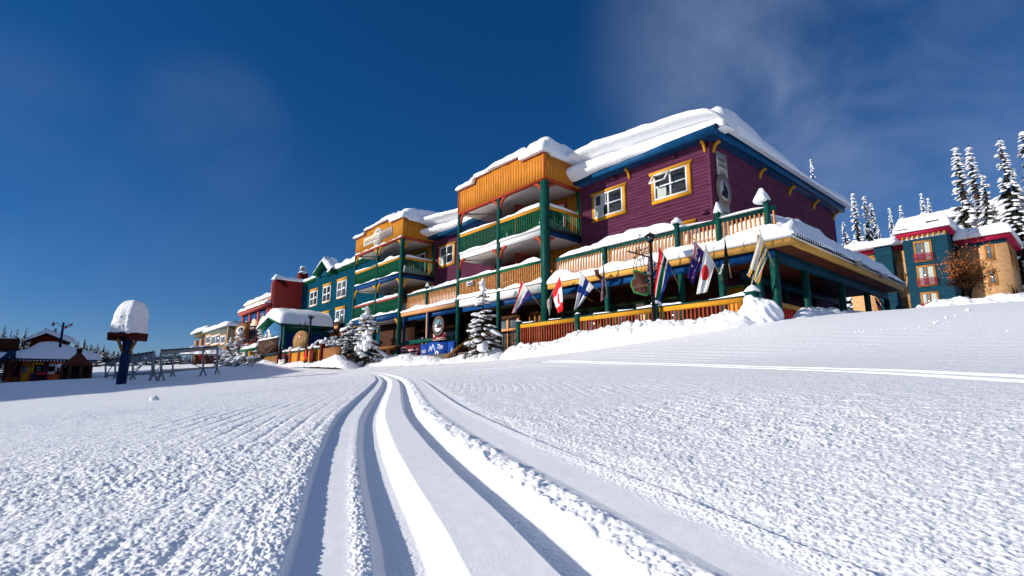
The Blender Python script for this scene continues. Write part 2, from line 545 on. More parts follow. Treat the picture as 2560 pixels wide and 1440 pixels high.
def window(parent, F, a0, a1, c0, c1, cols=2, rows=2, trim=None, tw=0.13, fw=0.065, frame_m=None, curtain=(), ears=True, pane=None, head=False):
    """window = frame mesh with its pane, trim and curtain below it"""
    m = MB()
    m.fbox(F, a0, a1, 0.0, 0.07, c0, c0 + fw)
    m.fbox(F, a0, a1, 0.0, 0.07, c1 - fw, c1)
    m.fbox(F, a0, a0 + fw, 0.0, 0.072, c0 + fw, c1 - fw)
    m.fbox(F, a1 - fw, a1, 0.0, 0.072, c0 + fw, c1 - fw)
    for i in range(1, cols):
        x = a0 + (a1 - a0) * i / cols
        m.fbox(F, x - fw * 0.6, x + fw * 0.6, 0.0, 0.068, c0 + fw, c1 - fw)
    for j in range(1, rows):
        z = c0 + (c1 - c0) * j / rows
        m.fbox(F, a0 + fw, a1 - fw, 0.0, 0.064, z - fw * 0.4, z + fw * 0.4)
    w = m.build('window', frame_m or WHITE, parent)
    p = MB()
    p.fbox(F, a0 + 0.01, a1 - 0.01, 0.022, 0.034, c0 + 0.01, c1 - 0.01)
    p.build('pane', pane or GLASS, w)
    if trim:
        t = MB()
        if head:
            t.fbox(F, a0 - 0.08, a1 + 0.08, 0.0, 0.09, c1 + 0.02, c1 + 0.02 + tw * 1.1)
            t.fbox(F, a0 - 0.04, a1 + 0.04, 0.0, 0.06, c0 - 0.06, c0 - 0.005)
        else:
            e = 0.09 if ears else 0
            t.prism(F, [(a0 - tw - e, c1 + tw), (a0 - tw - e, c1 + tw * 0.35), (a0 - tw, c1 + 0.003), (a1 + tw, c1 + 0.003), (a1 + tw + e, c1 + tw * 0.35), (a1 + tw + e, c1 + tw)][::-1], 0.0, 0.062)
            t.fbox(F, a0 - tw, a1 + tw, 0.0, 0.058, c0 - tw, c0 - 0.003)
            t.fbox(F, a0 - tw, a0 - 0.003, 0.0, 0.056, c0 - 0.003, c1 + 0.003)
            t.fbox(F, a1 + 0.003, a1 + tw, 0.0, 0.056, c0 - 0.003, c1 + 0.003)
        t.build('trim', trim, w)
    if curtain:
        k = MB()
        for f0, f1, g0, g1 in curtain:
            xa, xb = a0 + (a1 - a0) * f0, a0 + (a1 - a0) * f1
            n = 10
            P = np.array([[F(xa + (xb - xa) * i / n, 0.042 + 0.006 * (i % 2), c0 + (c1 - c0) * g) for g in (g0, g1)] for i in range(n + 1)])
            k.grid(P)
        k.build('curtain', CURTAIN, w)
    return w
def railing(parent, F, a0, a1, z0, z1, rail_m, bal_m, step=0.14, bw=0.045, rh=0.13, rd=0.07, part='railing', rails=True, btop=None):
    """handrail with its balusters as a child part"""
    r = MB()
    r.fbox(F, a0, a1, -rd / 2, rd / 2, z1 - rh, z1)
    o = r.build(part, rail_m, parent)
    b = MB()
    n = int((a1 - a0) / step)
    for i in range(n):
        x = a0 + (i + 0.5) * (a1 - a0) / n
        b.fbox(F, x - bw / 2, x + bw / 2, -bw / 2, bw / 2, z0, z1 - rh + 0.002)
    b.build('balusters', bal_m, o)
    return o
def bracket(parent, P, du, size, m, th=0.08):
    """curved timber bracket: from a post at P, reaching along du and up"""
    u = np.asarray(du, float)
    w = np.cross(u, [0, 0, 1.0])
    b = MB()
    n = 7
    pts = []
    for i in range(n + 1):
        t = i / n * math.pi / 2
        pts.append(np.asarray(P, float) + u * size * (1 - math.cos(t)) + np.array([0, 0, -size * 1.25 * (1 - math.sin(t))]))
    vs = []
    for i, p in enumerate(pts):
        q = pts[min(i + 1, n)] - pts[max(i - 1, 0)]
        q /= np.linalg.norm(q)
        nn = np.cross(q, w)
        for sa in (-1, 1):
            for sb in (-1, 1):
                vs.append(p + nn * sa * 0.07 + w * sb * th / 2)
    fs = []
    for i in range(n):
        k = i * 4
        fs += [(k, k + 1, k + 5, k + 4), (k + 2, k + 6, k + 7, k + 3), (k, k + 4, k + 6, k + 2), (k + 1, k + 3, k + 7, k + 5)]
    fs += [(0, 2, 3, 1), (n * 4, n * 4 + 1, n * 4 + 3, n * 4 + 2)]
    b.add(vs, fs)
    return b.build('bracket', m, parent)
def pillow(mb, F, a0, a1, b0, b1, base, thick, rnd=0.35, na=40, nb=16, seed=0, rough=0.08, over=0.08, mi=0):
    """snow lying on a ledge or roof: a rounded, slightly overhanging pillow; base and thick may be functions of (a, b)"""
    bf = base if callable(base) else (lambda a, b: base)
    tf = thick if callable(thick) else (lambda a, b: thick)
    A = np.linspace(0, 1, na + 1)
    B = np.linspace(0, 1, nb + 1)
    # crowd the samples towards the rims
    A = 0.5 - 0.5 * np.cos(np.pi * A) if na < 30 else A
    B = 0.5 - 0.5 * np.cos(np.pi * B)
    top = np.zeros((na + 1, nb + 1, 3))
    bot = np.zeros((na + 1, nb + 1, 3))
    la, lb = abs(a1 - a0), abs(b1 - b0)
    for i, s in enumerate(A):
        for j, t in enumerate(B):
            a, b = a0 + (a1 - a0) * s, b0 + (b1 - b0) * t
            d = min(s * la, (1 - s) * la, t * lb, (1 - t) * lb)
            r = min(rnd, la / 2, lb / 2)
            e = math.sqrt(max(0.0, 1 - (1 - min(d, r) / r) ** 2))
            th = tf(a, b)
            nz_ = float(fbm(np.array([a * 1.1 + seed * 3.1]), np.array([b * 1.1 + 5 + seed]), seed, 3)[0])
            h = th * (0.25 + 0.75 * e) * (1 + rough * 3.0 * nz_)
            oa = over * (0.4 + 1.6 * (0.5 + nz_)) * (1 if t > 0.5 else -1) * (1 - min(1, min(t, 1 - t) * lb / 0.12)) * (1 if b1 > b0 else -1)
            z0 = bf(a, b)
            top[i, j] = F(a, b + oa * 0.8, z0 + h)
            bot[i, j] = F(a, b + oa, z0)
    mb.grid(top, mi)
    mb.grid(bot[::-1], mi)
    ring = [(i, 0) for i in range(na + 1)] + [(na, j) for j in range(1, nb + 1)] + [(i, nb) for i in range(na - 1, -1, -1)] + [(0, j) for j in range(nb - 1, 0, -1)]
    vs = [top[i, j] for i, j in ring] + [0.5 * (top[i, j] + bot[i, j]) + 0 for i, j in ring] + [bot[i, j] for i, j in ring]
    n = len(ring)
    fs = []
    for k in range(n):
        k2 = (k + 1) % n
        fs += [(k, k2, k2 + n, k + n), (k + n, k2 + n, k2 + 2 * n, k + 2 * n)]
    mb.add(vs, fs, mi)

def snow_on(name, parent, F, *a, **k):
    """one piece of snow lying on a thing, as a part of it"""
    m = MB()
    pillow(m, F, *a, **k)
    return m.build(name, SNOW, parent, True)
def cone_cap(name, parent, p, r, h, seed=0):
    """a pointed little heap of snow on a post"""
    m = MB()
    V, Fc = ICO[3]
    z = V[:, 2]
    k = np.where(z > 0, (1 - z) ** .75 * .9 + .18, 1.0) / np.where(z > 0, np.maximum(np.sqrt(1 - np.minimum(z, .999) ** 2), .12), 1)
    k = np.where(z > 0, np.minimum(k, 1.25), 1.0)
    n = 1 + .35 * fbm(V[:, 0] * 1.5 + seed, V[:, 1] * 1.5 + V[:, 2], seed, 3)
    P = np.c_[V[:, 0] * k * n * r, V[:, 1] * k * n * r, np.where(z > 0, z * h, z * h * .18)]
    m.add(P + np.asarray(p), Fc)
    return m.build(name, SNOW, parent, True)

# ---------------------------------------------------------------- the snow ground
CTRL = []
def _c(p): CTRL.append((float(p[0]), float(p[1]), float(p[2])))
for x_, y_ in ((0, 0), (-1.5, 0.8), (-3, 1.5), (-5, 2.6), (-2.5, 4), (0, 5), (2, 2), (-6, 5), (3, 8), (-4, 9), (-1, -3), (-7, -1)):
    _c((x_, y_, -0.29 + 0.08 * y_))
for p in [(1300, 897, 14.2), (1500, 872, 14.0), (1700, 842, 14.2), (1860, 815, 14.5), (1950, 800, 16), (2100, 792, 22), (2300, 785, 32), (2270, 782, 60),
          (2400, 782, 40), (2560, 778, 40), (1060, 912, 15), (900, 917, 14.5), (700, 914, 13), (600, 917, 12)]:
    _c(onY(*p))
for p in [(302, 961, 24), (408, 953, 26), (548, 936, 38), (262, 945, 34), (100, 952, 42), (220, 946, 42), (490, 916, 60), (330, 930, 150)]:
    _c(atd(*p))
for p in [(-105, 24, 3.6), (-186, 17, 3.0), (-150, -60, 0), (-60, -35, -1.0), (0, -25, -2.2), (40, 0, 0.0), (40, 40, 4.4), (10, 30, 3.2), (20, 80, 9), (-12, 67, 7.4),
          (-40, 75, 7.6), (-90, 60, 6.0), (-50, 19.6, 1.9), (-30, 19.6, 1.7), (-17, 19.6, 1.75), (-20, 35, 3.0), (-260, 0, 3), (-200, 120, 8), (60, 200, 20), (0, 140, 15), (150, 60, 8), (100, -100, -6), (-100, -150, -4)]:
    _c(p)
CTRL = np.array(CTRL)
def _tps_fit(C):
    n = len(C)
    d2 = ((C[:, None, :2] - C[None, :, :2]) ** 2).sum(-1)
    K = 0.5 * d2 * np.log(d2 + 1e-9) + np.eye(n) * 2.0
    P = np.c_[np.ones(n), C[:, :2]]
    A = np.block([[K, P], [P.T, np.zeros((3, 3))]])
    return np.linalg.solve(A, np.r_[C[:, 2], np.zeros(3)])
TW = _tps_fit(CTRL)
def ground(x, y):
    x, y = np.asarray(x, float), np.asarray(y, float)
    sh = x.shape
    x, y = x.ravel(), y.ravel()
    z = TW[-3] + TW[-2] * x + TW[-1] * y
    for i in range(len(CTRL)):
        d2 = (x - CTRL[i, 0]) ** 2 + (y - CTRL[i, 1]) ** 2
        z = z + TW[i] * 0.5 * d2 * np.log(d2 + 1e-9)
    return z.reshape(sh)
def gz(x, y):
    return float(ground(np.array([x]), np.array([y]))[0])
def gpix(px, py, tmax=200.0):
    """where the ray through a photo pixel first meets the bare ground"""
    d = ray(px, py)
    t = np.concatenate([np.arange(0.2, 12, 0.02), np.arange(12, tmax, 0.1)])
    h = d[2] * t - ground(d[0] * t, d[1] * t)
    k = np.where(h < 0)[0]
    k = k[0] if len(k) else len(t) - 1
    lo, hi = t[max(k - 1, 0)], t[k]
    for _ in range(30):
        m = (lo + hi) / 2
        if d[2] * m < gz(d[0] * m, d[1] * m): hi = m
        else: lo = m
    return d * hi
def resample(P, step):
    P = np.asarray(P, float)
    out = []
    n = len(P)
    for i in range(n - 1):
        p0, p1, p2, p3 = P[max(i - 1, 0)], P[i], P[i + 1], P[min(i + 2, n - 1)]
        k = max(2, int(np.linalg.norm(p2 - p1) / step))
        for t in np.arange(k) / k:
            out.append(0.5 * ((2 * p1) + (p2 - p0) * t + (2 * p0 - 5 * p1 + 4 * p2 - p3) * t * t + (3 * p1 - p0 - 3 * p2 + p3) * t ** 3))
    out.append(P[-1])
    return np.array(out)
_L = [gpix(*p)[:2] for p in [(925, 1440), (915, 1325), (902, 1250), (893, 1170), (892, 1100), (902, 1040), (927, 1000), (955, 960), (955, 946), (938, 937), (905, 929)]]
_d0 = (_L[0] - _L[1]) / np.linalg.norm(_L[0] - _L[1])
_L = [_L[0] + _d0 * 3.0, _L[0] + _d0 * 1.0] + _L
_d1 = (_L[-1] - _L[-2]) / np.linalg.norm(_L[-1] - _L[-2])
_L.append(_L[-1] + _d1 * 6)
TRK = resample(_L, 0.15)
_S = [gpix(*p)[:2] for p in [(2760, 953), (2560, 944), (2320, 932), (2000, 920), (1700, 911), (1500, 906), (1360, 903)]]
TRK2 = resample(_S, 0.15)
def side_dist(x, y, P):
    """signed distance to the right of a polyline"""
    best = np.full(x.shape, 1e9)
    sg = np.zeros(x.shape)
    for a, b in zip(P[:-1], P[1:]):
        d = b - a
        L2 = d @ d
        t = np.clip(((x - a[0]) * d[0] + (y - a[1]) * d[1]) / L2, 0, 1)
        dx, dy = x - a[0] - t * d[0], y - a[1] - t * d[1]
        q = dx * dx + dy * dy
        m = q < best
        best = np.where(m, q, best)
        sg = np.where(m, np.sign(dx * d[1] - dy * d[0]), sg)
    return np.sqrt(best) * np.where(sg == 0, 1, sg)
def build_ground():
    rs, r = [0.28], 0.28
    while r < 600:
        if r < 14: dr = min(max(0.0023 * r * r, 0.0014), 0.0045 * r)
        elif r < 60: dr = 0.010 * r
        else: dr = 0.05 * r
        r += dr
        rs.append(r)
    rs = np.array(rs)
    drs = np.gradient(rs)
    a_f = np.linspace(R(-48.97 - 53), R(-48.97 + 53), 1150)
    a_b = np.linspace(R(-48.97 + 53), R(-48.97 + 307), 74)[1:-1]
    az = np.concatenate([a_f, a_b])
    X = rs[:, None] * np.sin(az)[None, :]
    Y = rs[:, None] * np.cos(az)[None, :]
    DR = np.repeat(drs[:, None], len(az), 1)
    Z = ground(X, Y)
    RR = np.repeat(rs[:, None], len(az), 1)
    near = (RR < 30) & (np.arange(len(az)) < 1150)[None, :]
    x, y, dr, rr = X[near], Y[near], DR[near], RR[near]
    s = side_dist(x, y, TRK)
    s2 = side_dist(x, y, TRK2)
    fade = np.clip(1.6 - rr / 26, 0, 1)
    wob = 0.004 * vnoise(x * 9, y * 9, 3)
    sp = s + wob * 0.6
    ks = [-9, -0.128, -0.116, -0.106, -0.004, 0.004, 0.026, 0.085, 0.128, 0.236, 0.252, 0.306, 0.336, 0.385, 0.42, 0.52, 0.56, 0.572, 0.60, 0.66, 9]
    kz = [0.019, 0.021, 0.019, 0.000, 0.000, -0.001, -0.028, -0.028, 0.000, 0.000, -0.028, -0.028, 0.002, 0.008, 0.003, 0.003, 0.007, -0.006, -0.006, -0.001, -0.001]
    z = np.interp(sp, ks, kz) * np.clip(1.5 - rr / 24, 0.0, 1)
    def wcell(c):
        return np.clip(1.55 - dr / c, 0.12, 1)
    L1 = lumps(x + 0.006 * vnoise(x * 40, y * 40, 8), y, 0.0115, 11, 0.7) * wcell(0.0115)
    L2 = lumps(x + 0.006 * vnoise(x * 40, y * 40, 9), y, 0.022, 23, 0.30) * wcell(0.022)
    L3 = lumps(x, y, 0.006, 37, 0.8) * wcell(0.006)
    L4 = lumps(x, y, 0.16, 51, 0.10) * wcell(0.16)
    patch = np.clip(0.52 + 2.1 * fbm(x * 0.9, y * 0.9, 5, 3), 0.10, 1.3)
    # rows left by the groomer run along the track on the left, along the slope on the right
    rowl = np.maximum(0, np.sin(s * 2 * np.pi / 0.098 + 2.2 * vnoise(x * 0.7, y * 0.7, 71))) ** 3
    rowr = np.maximum(0, np.sin((s2 + 0.3 * s) * 2 * np.pi / 0.10 + 2.5 * vnoise(x * 0.8, y * 0.8, 72))) ** 2
    left = 1 / (1 + np.exp((s + 0.118) / 0.006))
    right = 1 / (1 + np.exp(-(s - 0.585) / 0.012))
    rib = np.exp(-((s - 0.352) / 0.04) ** 4)
    crumb = np.exp(-((s + 0.012) / 0.012) ** 2) + np.exp(-((s - 0.10) / 0.03) ** 2) * 0.12 + np.exp(-((s - 0.535) / 0.03) ** 2) * 0.5 + np.exp(-((s - 0.045) / 0.03) ** 2) * 0.15 + np.exp(-((s - 0.27) / 0.025) ** 2) * 0.2
    lf = np.clip(1.25 - np.abs(s + 0.1) / 3.2, 0.28, 1)
    rf = np.clip(1.25 - np.abs(s - 0.5) / 4.5, 0.30, 1)
    lip = np.exp(-((s + 0.15) / 0.05) ** 2)
    fieldl = (0.0042 * L1 + 0.0050 * L2 * patch + 0.0026 * L3 + 0.0045 * vnoise(x * 14, y * 14, 93)) * patch * lf + 0.006 * lip * (L1 * 0.7 + L3 * 0.5 + vnoise(x * 22, y * 22, 94)) - 0.0062 * rowl * np.clip(patch, .3, 1) * lf * np.clip(0.6 + 1.8 * vnoise(x * 1.1, y * 1.1, 97), 0, 1)
    fieldr = (0.0050 * L1 + 0.0066 * L2 + 0.0028 * L3 + 0.0045 * vnoise(x * 13, y * 13, 95)) * (0.5 + 0.6 * patch) * rf - 0.0022 * rowr * rf * patch
    z += left * fieldl + right * (fieldr - 0.004)
    z += rib * (0.005 * L2 + 0.004 * L1 + 0.008 * vnoise(x * 45, y * 45, 98) + 0.024 * np.maximum(0, fbm(x * 15, y * 15, 91, 4))) + crumb * 0.006 * (L1 * 0.6 + L3)
    z += (left * lf + right * rf) * 0.006 * L4 * 2
    # second, distant track crossing the slope
    k2 = np.interp(np.abs(s2), [0, 0.06, 0.085, 0.15, 0.185, 0.25, 0.45], [0.0, 0.0, -0.034, -0.034, 0.002, 0.002, 0])
    z += k2 * np.clip((s - 1.2) / 0.8, 0, 1)
    z += 0.007 * np.sin(s2 * 2 * np.pi / 0.42 + 3 * vnoise(x * 0.3, y * 0.3, 61)) * np.clip(rr / 5 - 0.8, 0, 1) * np.clip((s - 0.8) / 1.0, 0, 1) * np.clip(0.5 + 2 * vnoise(x * 0.35, y * 0.35, 62), 0, 1) * np.clip((np.abs(s2) - 0.3) / 0.2, 0, 1)
    z += 0.012 * fbm(x * 0.45, y * 0.45, 33, 3) * np.clip(rr / 3 - 0.5, 0, 1)
    z *= np.where(rr > 20, fade, 1)
    Z[near] += z
    far = RR > 14
    Z[far] += ((0.05 * fbm(X[far] * 0.25, Y[far] * 0.25, 41, 3) + 0.025 * fbm(X[far] * 1.3 + Y[far] * 0.9, Y[far] * 3.1 - X[far] * 0.8, 43, 3)) * np.clip((RR[far] - 14) / 10, 0, 1))
    nr, na = len(rs), len(az)
    V = np.stack([X, Y, Z], -1).reshape(-1, 3).astype(np.float32)
    i = np.arange(nr - 1)[:, None] * na
    j = np.arange(na)[None, :]
    j2 = (j + 1) % na
    Q = np.stack([i + j, i + na + j, i + na + j2, i + j2], -1).reshape(-1, 4).astype(np.int32)
    Q = Q[:, ::-1]
    # the small disc under the camera
    c = len(V)
    V = np.concatenate([V, [[0, 0, -0.29]]]).astype(np.float32)
    me = bpy.data.meshes.new('snow_ground')
    nq, ntri = len(Q), na
    T = np.stack([np.full(na, c), np.arange(na), (np.arange(na) + 1) % na], -1).astype(np.int32)[:, [0, 2, 1]]
    me.vertices.add(len(V))
    me.vertices.foreach_set('co', V.ravel())
    me.loops.add(nq * 4 + ntri * 3)
    me.loops.foreach_set('vertex_index', np.concatenate([Q.ravel(), T.ravel()]))
    me.polygons.add(nq + ntri)
    me.polygons.foreach_set('loop_start', np.concatenate([np.arange(nq) * 4, nq * 4 + np.arange(ntri) * 3]).astype(np.int32))
    me.polygons.foreach_set('loop_total', np.concatenate([np.full(nq, 4), np.full(ntri, 3)]).astype(np.int32))
    me.polygons.foreach_set('use_smooth', np.ones(nq + ntri, bool))
    GR = np.full(RR.shape, 0.55)
    GR[near] = np.clip((left * np.clip(0.25 + dr / 0.02, 0, .75) + right * np.clip(0.25 + dr / 0.02, 0, .75)), 0, 1) * np.clip(np.abs(np.abs(s2) - 0.10) / 0.12, 0.15, 1)
    me.materials.append(SNOW_G)
    ga = me.attributes.new('grain', 'FLOAT', 'POINT')
    ga.data.foreach_set('value', np.r_[GR.ravel(), 0.0].astype(np.float32))
    me.update()
    o = bpy.data.objects.new('snow_ground', me)
    COL.objects.link(o)
    tag(o, 'wide groomed snow slope with ski tracks curving away', None, None, 'structure')
build_ground()

def bank(name, foots, crests, back=1.0, du=0.05, nv=34, seed=1, amp=0.11, label=None, blocks=0.5):
    """ploughed snow: from a foot line up to a crest line and down again behind it"""
    Fp, Cp = resample(foots, 0.3), resample(crests, 0.3)
    L = np.linalg.norm(np.diff(Cp, axis=0), axis=1).sum()
    n = max(10, int(L / du))
    def at(P, t):
        d = np.r_[0, np.cumsum(np.linalg.norm(np.diff(P, axis=0), axis=1))]
        return np.stack([np.interp(t * d[-1], d, P[:, k]) for k in range(3)], -1)
    t = np.linspace(0, 1, n)
    f, c = at(Fp, t), at(Cp, t)
    v = np.r_[np.linspace(0, 1, nv), 1 + np.linspace(0.1, 1, 8)]
    G = np.zeros((n, len(v), 3))
    for k, q in enumerate(v):
        if q <= 1:
            xy = f[:, :2] + (c[:, :2] - f[:, :2]) * q
            g = ground(xy[:, 0], xy[:, 1])
            hz = f[:, 2] + (c[:, 2] - f[:, 2]) * (1 - (1 - q) ** 1.6)
            z = np.maximum(hz, g - 0.1)
        else:
            w = (q - 1)
            dirn = (c[:, :2] - f[:, :2])
            dirn = dirn / (np.linalg.norm(dirn, axis=1, keepdims=True) + 1e-9)
            xy = c[:, :2] + dirn * w * back
            z = c[:, 2] - 0.45 * w ** 1.5
        G[:, k, :2] = xy
        G[:, k, 2] = z
    x, y = G[..., 0], G[..., 1]
    q = np.broadcast_to(np.minimum(v, 1)[None, :], x.shape)
    e = np.minimum(1, np.minimum(t, 1 - t) / 0.12)[:, None]
    h = amp * (0.9 * lumps(x, y, 0.34, seed, blocks) + 0.55 * lumps(x, y, 0.17, seed + 3, 0.6) + 0.22 * lumps(x, y, 0.08, seed + 5, 0.7) + 1.3 * fbm(x * 1.3, y * 1.3, seed + 7, 4))
    G[..., 2] += h * (0.25 + 0.75 * q) * e - 0.05 * (1 - q) - (1 - e) ** 2 * (G[..., 2] - ground(x, y) + 0.35)
    m = MB()
    m.grid(G[:, ::-1] if G[0, -1, 1] > G[0, 0, 1] else G)
    o = m.build(name, SNOW, None, True)
    tag(o, label, None, None, 'structure')
    return o
def crestY(l, Y): return [onY(px, py, Y) for px, py in l]
bank('snow_bank', [onY(1225, 908, 14.3)] + crestY([(1300, 897), (1400, 885), (1500, 872), (1600, 857), (1700, 842), (1780, 830), (1860, 815), (1920, 806)], 14.2),
     [onY(1235, 880, 15.9)] + crestY([(1290, 868), (1345, 862), (1400, 846), (1445, 832), (1500, 825), (1600, 806), (1650, 806), (1700, 803), (1760, 797), (1820, 788), (1870, 778)], 15.75) + [onY(1945, 785, 16.3)],
     0.8, seed=3, amp=0.16, label='ploughed snow bank along the front railing of the purple lodge')
bank('snow_bank', crestY([(880, 920), (940, 916), (1000, 913), (1060, 911), (1130, 907), (1200, 903), (1270, 900)], 14.6),
     crestY([(890, 900), (960, 893), (1010, 886), (1040, 893), (1075, 890), (1110, 897), (1150, 890), (1200, 880), (1250, 862), (1290, 858)], 16.3), 0.8, seed=9, label='low snow bank under the banners and stair')
bank('snow_bank', crestY([(560, 921), (620, 919), (680, 917), (740, 916), (800, 916), (860, 917), (900, 918)], 12.6),
     crestY([(575, 912), (640, 899), (655, 894), (700, 908), (740, 905), (800, 902), (830, 889), (850, 884), (880, 896), (915, 890)], 14.0), 0.7, seed=17, label='snow bank below the yellow fence')
bank('snow_bank', [onX(1935, 800, -5.9)] + [onX(px, py, -5.6) for px, py in ((1990, 803), (2050, 800), (2110, 795), (2200, 789), (2280, 784))],
     [onX(1960, 783, -6.5)] + [onX(px, py, -6.5) for px, py in ((1990, 776), (2030, 774), (2080, 779), (2130, 783), (2180, 787))] + [onX(2260, 784, -6.2)], 0.7, seed=27, label='line of snow lumps beside the covered porch')
bank('snow_bank', [atd(px, py, d) for px, py, d in ((2255, 789, 17), (2310, 793, 15), (2380, 796, 14), (2440, 797, 13.2), (2500, 798, 12.6), (2580, 802, 12), (2760, 810, 12))],
     [atd(px, py, d) for px, py, d in ((2270, 784, 17.6), (2320, 768, 16.6), (2370, 750, 16), (2410, 748, 15.6), (2450, 754, 15.2), (2510, 743, 14.8), (2580, 737, 14.4), (2760, 732, 14))], 2.5, 0.045, 54, seed=33, amp=0.15, label='high rough snow bank below the apricot house')
bank('snow_bank', [atd(px, py, 40) for px, py in ((-60, 955), (0, 954), (40, 953), (65, 952))],
     [atd(px, py, 42) for px, py in ((-60, 940), (0, 938), (35, 943), (62, 950))], 1.0, 0.12, 20, seed=41, amp=0.15, label='small snow heap beside the red ticket hut')

# loose snow pieces
def chunk(p, r, seed, label, grp=None):
    m = MB()
    V, Fc = ICO[3]
    n = 0.18 * fbm(V[:, 0] * 2.1 + seed, V[:, 1] * 2.1 + V[:, 2] * 1.7, seed, 3)
    m.add(V * (1 + n[:, None]) * np.asarray(r) + np.asarray(p), Fc)
    o = m.build('snow_chunk', SNOW, None, True, base=p)
    return tag(o, label, 'snow chunk', grp)
_p = gpix(385, 1005)
chunk(_p + [0, 0, 0.03], (0.045, 0.045, 0.04), 3, 'single round snowball lying alone on the groomed snow')
_p = onY(1900, 805, 15.9)
mound = MB()
V_, F_ = ICO[4]
n_ = 0.34 * fbm(V_[:, 0] * 1.2 + 4, V_[:, 1] * 1.2 + V_[:, 2] * 1.1, 71, 4) + 0.09 * lumps(V_[:, 0] * 2 + V_[:, 2], V_[:, 1] * 2 + V_[:, 2], 0.5, 5)
pk = 0.55 * np.exp(-((V_[:, 0] + 0.28) ** 2 + V_[:, 1] ** 2) / 0.10) * (V_[:, 2] > 0)
mound.add(V_ * (1 + n_[:, None]) * np.array([0.66, 0.62, 0.78]) + np.c_[0 * pk, 0 * pk, pk * 0.4] + _p, F_)
tag(mound.build('snow_mound', SNOW, None, True, base=_p), 'big rounded snow boulder at the railing corner', 'snow mound')
rng = random.Random(5)
k_ = 0
for px, py, rr_ in ((2338, 806, .10), (2345, 803, .08), (2366, 793, .09), (2150, 826, .06), (2160, 827, .05), (2140, 829, .05), (1950, 826, .05), (1970, 826, .05), (2026, 831, .05), (2300, 817, .05), (1890, 819, .06), (1870, 826, .06), (2370, 803, .05),
                    (2190, 825, .04), (2205, 824, .05), (2265, 820, .05), (2420, 775, .12), (2520, 826, .06), (2390, 788, .07)):
    p = gpix(px, py + 2)
    rr_ = rr_ * float(np.linalg.norm(p)) / 45
    chunk(p + [0, 0, rr_ * 0.5], (rr_, rr_ * 1.1, rr_ * 0.8), 100 + k_, 'small loose snow lump scattered on the packed path', 'loose snow lumps on the packed path')
    k_ += 1

# ---------------------------------------------------------------- the purple lodge
PLAN = frame((0, 0, 0), (1, 0, 0), (0, 1, 0))            # a = x, b = y, c = z
WY, BY, XC = 19.6, 17.0, -9.97                           # wall plane, balcony plane, side wall
BALC = ((-38.35, -30.9), (-24.33, -17.1))
lodge = thing('purple_lodge', 'purple three storey lodge with snow laden roof, orange gabled balconies and covered porch', 'lodge', (-20, 19.6, 1.6))
Fw = FRONT(WY)
m = MB()
lap(m, Fw, -31.0, XC - 0.11, 4.3, 9.95)
m.fbox(Fw, XC - 0.11, XC + 0.0, -0.1, 0.03, 4.3, 9.95)
Fs = SIDE(XC)
lap(m, Fs, WY + 0.0, 34.3, 1.4, 9.95)
m.box(-31, XC - 0.13, 34.15, 34.3, 1.4, 9.95)
m.build('wall', PURPLE, lodge)
# roof deck, fascia and soffit
m = MB()
m.box(-17.07, -9.40, 19.0, 19.12, 9.93, 10.27)
m.box(-9.52, -9.40, 19.125, 34.4, 9.93, 10.27)
m.build('eave_fascia', EAVE, lodge)
m = MB(); m.box(-30.9, -24.36, 19.0, 19.12, 9.93, 10.27)
m.build('eave_fascia', EAVE, lodge)
m = MB()
m.box(-30.9, -9.53, 19.125, 34.4, 9.955, 10.2)
m.box(-9.39, -9.33, 19.0, 34.4, 10.2, 10.30)
m.build('roof', NAVY, lodge)
for x, y, du in ((-10.15, 19.58, (0, -1, 0)), (-14.0, 19.58, (0, -1, 0)), (-27.6, 19.58, (0, -1, 0))):
    bracket(lodge, (x, y, 9.9), du, 0.33, YELLOW)
for y in (19.85, 24.2, 27.6, 30.9, 34.0):
    bracket(lodge, (XC + 0.02, y, 9.9), (1, 0, 0), 0.33, YELLOW)
# roof snow: pillow behind, layered cornice in front
def front_lip(m, x0, x1, topf, lipf, base, back, seed):
    n = int((x1 - x0) / 0.09)
    prof = [(0.0, 1.0), (0.35, 1.0), (0.62, 0.985), (0.80, 0.93), (0.92, 0.86), (0.98, 0.78), (1.0, 0.70), (0.97, 0.63), (0.88, 0.57), (0.74, 0.53), (0.64, 0.49), (0.63, 0.45), (0.72, 0.40), (0.82, 0.34), (0.88, 0.26), (0.90, 0.17), (0.88, 0.08), (0.80, -0.02), (0.62, -0.05), (0.3, 0.0)]
    P = np.zeros((n + 1, len(prof), 3))
    for i in range(n + 1):
        x = x0 + (x1 - x0) * i / n
        T, lip = topf(x), lipf(x)
        e = min(1.0, min(i, n - i) / n * (x1 - x0) / 0.9)
        for j, (u, w) in enumerate(prof):
            wob = float(vnoise(np.array([x * 0.42 + j * 0.06]), np.array([j * 0.16 + seed]), seed)[0])
            wb2 = float(vnoise(np.array([x * 1.9]), np.array([j * 0.55 + 9]), seed + 2)[0])
            y = back - (back - lip) * (0.45 + 0.55 * math.sqrt(max(0, 1 - (1 - e) ** 2))) * (u + (0.22 * wob + 0.06 * wb2) * (1 if 3 < j < 19 else 0))
            z = base + (T - base) * (w + (0.07 * wob + 0.02 * wb2) * (1 if 2 < j < 18 else 0)) 
            if j >= 17: z += 0.10 * wb2 + 0.12 * wob
            P[i, j] = (x, y, z if e >= 1 else base + (z - base) * math.sqrt(max(0, 1 - (1 - e) ** 2)))
    m.grid(P)
m = MB()
tf = lambda x: 10.27 + np.interp(x, [-17.4, -15, -12.5, -10.3, -9.2], [1.45, 1.42, 1.30, 1.05, 0.80])
front_lip(m, -18.7, -9.02, tf, lambda x: np.interp(x, [-17.4, -15.5, -13, -9.2], [18.35, 18.5, 18.7, 18.86]), 10.2, 20.3, 3)
